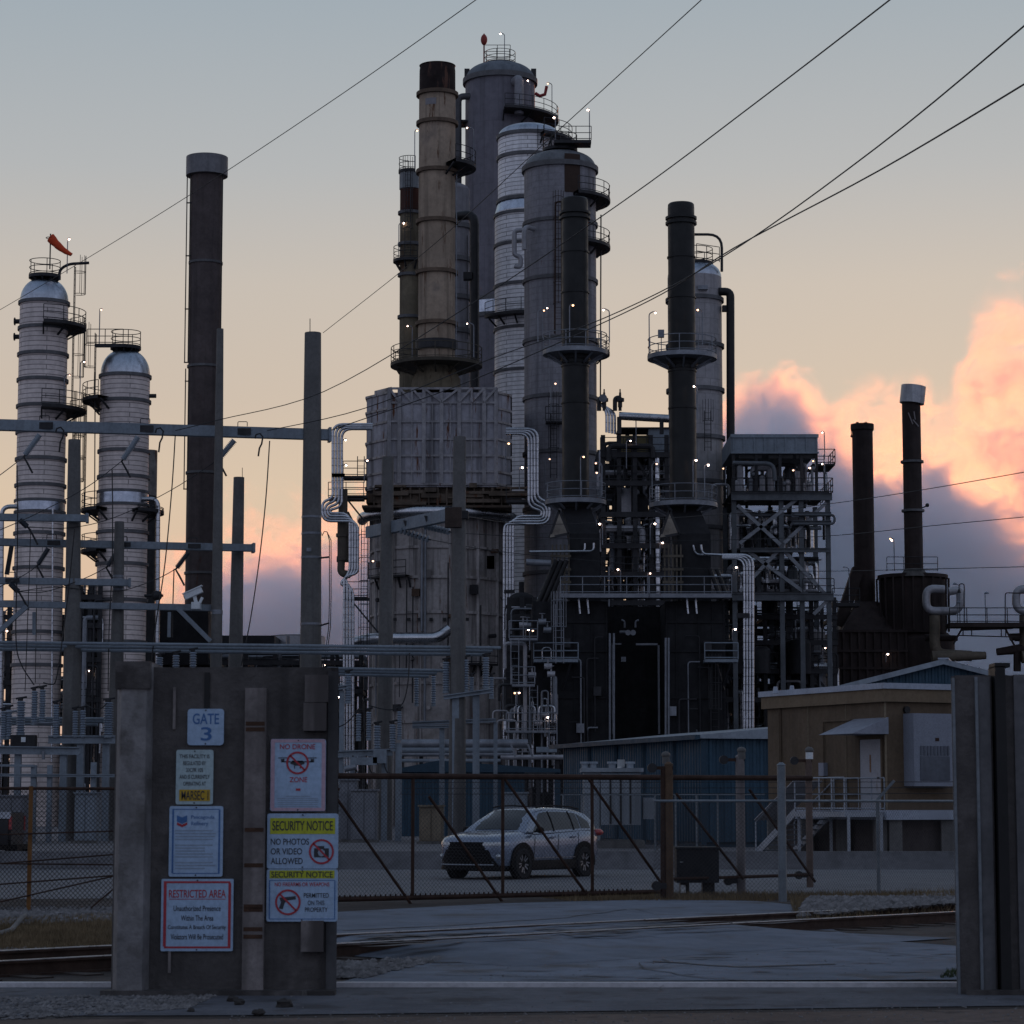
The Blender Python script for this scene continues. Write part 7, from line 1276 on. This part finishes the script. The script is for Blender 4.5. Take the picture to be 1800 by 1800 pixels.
# ---- signs
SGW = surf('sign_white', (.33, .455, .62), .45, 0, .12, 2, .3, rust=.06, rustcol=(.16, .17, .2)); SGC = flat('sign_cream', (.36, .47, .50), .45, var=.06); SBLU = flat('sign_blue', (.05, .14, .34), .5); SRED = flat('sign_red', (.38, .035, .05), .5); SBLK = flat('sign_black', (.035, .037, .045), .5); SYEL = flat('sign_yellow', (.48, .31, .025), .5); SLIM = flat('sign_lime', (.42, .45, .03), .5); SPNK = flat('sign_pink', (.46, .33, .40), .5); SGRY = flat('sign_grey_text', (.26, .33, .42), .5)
def text_into(mb, s_, xa, ya, xb, yb, y, bold=.012, center=True, fit=True):
    """flat lettering filling the given photo box on the plane at depth y"""
    cu = bpy.data.curves.new('t', 'FONT'); cu.body = s_; cu.offset = min(bold, .011); ob = bpy.data.objects.new('t', cu); me = bpy.data.meshes.new_from_object(ob)
    vs = [v.co.copy() for v in me.vertices]; fs = [tuple(p.vertices) for p in me.polygons]; bpy.data.objects.remove(ob); bpy.data.curves.remove(cu); bpy.data.meshes.remove(me)
    if not hasattr(mb, 'lines'): mb.lines = [] if not mb.v else [(0, 0)]
    mb.lines.append((len(mb.v), len(mb.f)))
    ax, bx_ = min(v.x for v in vs), max(v.x for v in vs); ay, by = min(v.y for v in vs), max(v.y for v in vs); a, b = P(xa, ya, y), P(xb, yb, y)
    sx, sz = (b.x - a.x) / (bx_ - ax), (a.z - b.z) / (by - ay)
    mb.add([V(a.x + (v.x - ax) * sx, y, b.z + (v.y - ay) * sz) for v in vs], fs)
def sheet_(mb, xa, ya, xb, yb, y): a, b = P(xa, ya, y), P(xb, yb, y); return mb.add([V(a.x, y, a.z), V(b.x, y, a.z), V(b.x, y, b.z), V(a.x, y, b.z)], [(0, 3, 2, 1)])
def frame_(mb, xa, ya, xb, yb, t_, y):
    for q in ((xa, ya, xb, ya + t_), (xa, yb - t_, xb, yb), (xa, ya + t_, xa + t_, yb - t_), (xb - t_, ya + t_, xb, yb - t_)): sheet_(mb, *q, y)
    return mb
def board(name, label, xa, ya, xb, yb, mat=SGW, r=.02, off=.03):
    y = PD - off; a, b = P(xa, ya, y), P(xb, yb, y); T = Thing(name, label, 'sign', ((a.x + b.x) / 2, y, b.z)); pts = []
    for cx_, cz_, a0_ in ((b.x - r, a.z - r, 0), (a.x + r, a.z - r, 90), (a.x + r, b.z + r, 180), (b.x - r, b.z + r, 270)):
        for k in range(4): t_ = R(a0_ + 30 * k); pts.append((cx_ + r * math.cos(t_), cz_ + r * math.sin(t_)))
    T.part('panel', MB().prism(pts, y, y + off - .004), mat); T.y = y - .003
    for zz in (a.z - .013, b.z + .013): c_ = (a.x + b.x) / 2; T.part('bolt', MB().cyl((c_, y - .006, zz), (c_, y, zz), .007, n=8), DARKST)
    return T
def forbid(T, cx_, cy_, r_, y, slash=True):
    mb = MB(); n = 36; c = P(cx_, cy_, y); k = M1(cy_, y)
    for j in range(n):
        a0_, a1_ = 2 * math.pi * j / n, 2 * math.pi * (j + 1) / n; ro, ri = r_ * k, (r_ - 3.4) * k
        mb.add([c + V(ro * math.cos(a0_), 0, ro * math.sin(a0_)), c + V(ro * math.cos(a1_), 0, ro * math.sin(a1_)), c + V(ri * math.cos(a1_), 0, ri * math.sin(a1_)), c + V(ri * math.cos(a0_), 0, ri * math.sin(a0_))], [(0, 3, 2, 1)])
    d_, e = V(-.707, 0, .707) * (r_ - 2) * k, V(.707, 0, .707) * 1.6 * k; mb.add([c + d_ + e, c - d_ + e, c - d_ - e, c + d_ - e], [(0, 1, 2, 3)]); mb.v = [(a[0], a[1] - .002, a[2]) for a in mb.v]
    T.part('prohibition_ring', mb, SRED)
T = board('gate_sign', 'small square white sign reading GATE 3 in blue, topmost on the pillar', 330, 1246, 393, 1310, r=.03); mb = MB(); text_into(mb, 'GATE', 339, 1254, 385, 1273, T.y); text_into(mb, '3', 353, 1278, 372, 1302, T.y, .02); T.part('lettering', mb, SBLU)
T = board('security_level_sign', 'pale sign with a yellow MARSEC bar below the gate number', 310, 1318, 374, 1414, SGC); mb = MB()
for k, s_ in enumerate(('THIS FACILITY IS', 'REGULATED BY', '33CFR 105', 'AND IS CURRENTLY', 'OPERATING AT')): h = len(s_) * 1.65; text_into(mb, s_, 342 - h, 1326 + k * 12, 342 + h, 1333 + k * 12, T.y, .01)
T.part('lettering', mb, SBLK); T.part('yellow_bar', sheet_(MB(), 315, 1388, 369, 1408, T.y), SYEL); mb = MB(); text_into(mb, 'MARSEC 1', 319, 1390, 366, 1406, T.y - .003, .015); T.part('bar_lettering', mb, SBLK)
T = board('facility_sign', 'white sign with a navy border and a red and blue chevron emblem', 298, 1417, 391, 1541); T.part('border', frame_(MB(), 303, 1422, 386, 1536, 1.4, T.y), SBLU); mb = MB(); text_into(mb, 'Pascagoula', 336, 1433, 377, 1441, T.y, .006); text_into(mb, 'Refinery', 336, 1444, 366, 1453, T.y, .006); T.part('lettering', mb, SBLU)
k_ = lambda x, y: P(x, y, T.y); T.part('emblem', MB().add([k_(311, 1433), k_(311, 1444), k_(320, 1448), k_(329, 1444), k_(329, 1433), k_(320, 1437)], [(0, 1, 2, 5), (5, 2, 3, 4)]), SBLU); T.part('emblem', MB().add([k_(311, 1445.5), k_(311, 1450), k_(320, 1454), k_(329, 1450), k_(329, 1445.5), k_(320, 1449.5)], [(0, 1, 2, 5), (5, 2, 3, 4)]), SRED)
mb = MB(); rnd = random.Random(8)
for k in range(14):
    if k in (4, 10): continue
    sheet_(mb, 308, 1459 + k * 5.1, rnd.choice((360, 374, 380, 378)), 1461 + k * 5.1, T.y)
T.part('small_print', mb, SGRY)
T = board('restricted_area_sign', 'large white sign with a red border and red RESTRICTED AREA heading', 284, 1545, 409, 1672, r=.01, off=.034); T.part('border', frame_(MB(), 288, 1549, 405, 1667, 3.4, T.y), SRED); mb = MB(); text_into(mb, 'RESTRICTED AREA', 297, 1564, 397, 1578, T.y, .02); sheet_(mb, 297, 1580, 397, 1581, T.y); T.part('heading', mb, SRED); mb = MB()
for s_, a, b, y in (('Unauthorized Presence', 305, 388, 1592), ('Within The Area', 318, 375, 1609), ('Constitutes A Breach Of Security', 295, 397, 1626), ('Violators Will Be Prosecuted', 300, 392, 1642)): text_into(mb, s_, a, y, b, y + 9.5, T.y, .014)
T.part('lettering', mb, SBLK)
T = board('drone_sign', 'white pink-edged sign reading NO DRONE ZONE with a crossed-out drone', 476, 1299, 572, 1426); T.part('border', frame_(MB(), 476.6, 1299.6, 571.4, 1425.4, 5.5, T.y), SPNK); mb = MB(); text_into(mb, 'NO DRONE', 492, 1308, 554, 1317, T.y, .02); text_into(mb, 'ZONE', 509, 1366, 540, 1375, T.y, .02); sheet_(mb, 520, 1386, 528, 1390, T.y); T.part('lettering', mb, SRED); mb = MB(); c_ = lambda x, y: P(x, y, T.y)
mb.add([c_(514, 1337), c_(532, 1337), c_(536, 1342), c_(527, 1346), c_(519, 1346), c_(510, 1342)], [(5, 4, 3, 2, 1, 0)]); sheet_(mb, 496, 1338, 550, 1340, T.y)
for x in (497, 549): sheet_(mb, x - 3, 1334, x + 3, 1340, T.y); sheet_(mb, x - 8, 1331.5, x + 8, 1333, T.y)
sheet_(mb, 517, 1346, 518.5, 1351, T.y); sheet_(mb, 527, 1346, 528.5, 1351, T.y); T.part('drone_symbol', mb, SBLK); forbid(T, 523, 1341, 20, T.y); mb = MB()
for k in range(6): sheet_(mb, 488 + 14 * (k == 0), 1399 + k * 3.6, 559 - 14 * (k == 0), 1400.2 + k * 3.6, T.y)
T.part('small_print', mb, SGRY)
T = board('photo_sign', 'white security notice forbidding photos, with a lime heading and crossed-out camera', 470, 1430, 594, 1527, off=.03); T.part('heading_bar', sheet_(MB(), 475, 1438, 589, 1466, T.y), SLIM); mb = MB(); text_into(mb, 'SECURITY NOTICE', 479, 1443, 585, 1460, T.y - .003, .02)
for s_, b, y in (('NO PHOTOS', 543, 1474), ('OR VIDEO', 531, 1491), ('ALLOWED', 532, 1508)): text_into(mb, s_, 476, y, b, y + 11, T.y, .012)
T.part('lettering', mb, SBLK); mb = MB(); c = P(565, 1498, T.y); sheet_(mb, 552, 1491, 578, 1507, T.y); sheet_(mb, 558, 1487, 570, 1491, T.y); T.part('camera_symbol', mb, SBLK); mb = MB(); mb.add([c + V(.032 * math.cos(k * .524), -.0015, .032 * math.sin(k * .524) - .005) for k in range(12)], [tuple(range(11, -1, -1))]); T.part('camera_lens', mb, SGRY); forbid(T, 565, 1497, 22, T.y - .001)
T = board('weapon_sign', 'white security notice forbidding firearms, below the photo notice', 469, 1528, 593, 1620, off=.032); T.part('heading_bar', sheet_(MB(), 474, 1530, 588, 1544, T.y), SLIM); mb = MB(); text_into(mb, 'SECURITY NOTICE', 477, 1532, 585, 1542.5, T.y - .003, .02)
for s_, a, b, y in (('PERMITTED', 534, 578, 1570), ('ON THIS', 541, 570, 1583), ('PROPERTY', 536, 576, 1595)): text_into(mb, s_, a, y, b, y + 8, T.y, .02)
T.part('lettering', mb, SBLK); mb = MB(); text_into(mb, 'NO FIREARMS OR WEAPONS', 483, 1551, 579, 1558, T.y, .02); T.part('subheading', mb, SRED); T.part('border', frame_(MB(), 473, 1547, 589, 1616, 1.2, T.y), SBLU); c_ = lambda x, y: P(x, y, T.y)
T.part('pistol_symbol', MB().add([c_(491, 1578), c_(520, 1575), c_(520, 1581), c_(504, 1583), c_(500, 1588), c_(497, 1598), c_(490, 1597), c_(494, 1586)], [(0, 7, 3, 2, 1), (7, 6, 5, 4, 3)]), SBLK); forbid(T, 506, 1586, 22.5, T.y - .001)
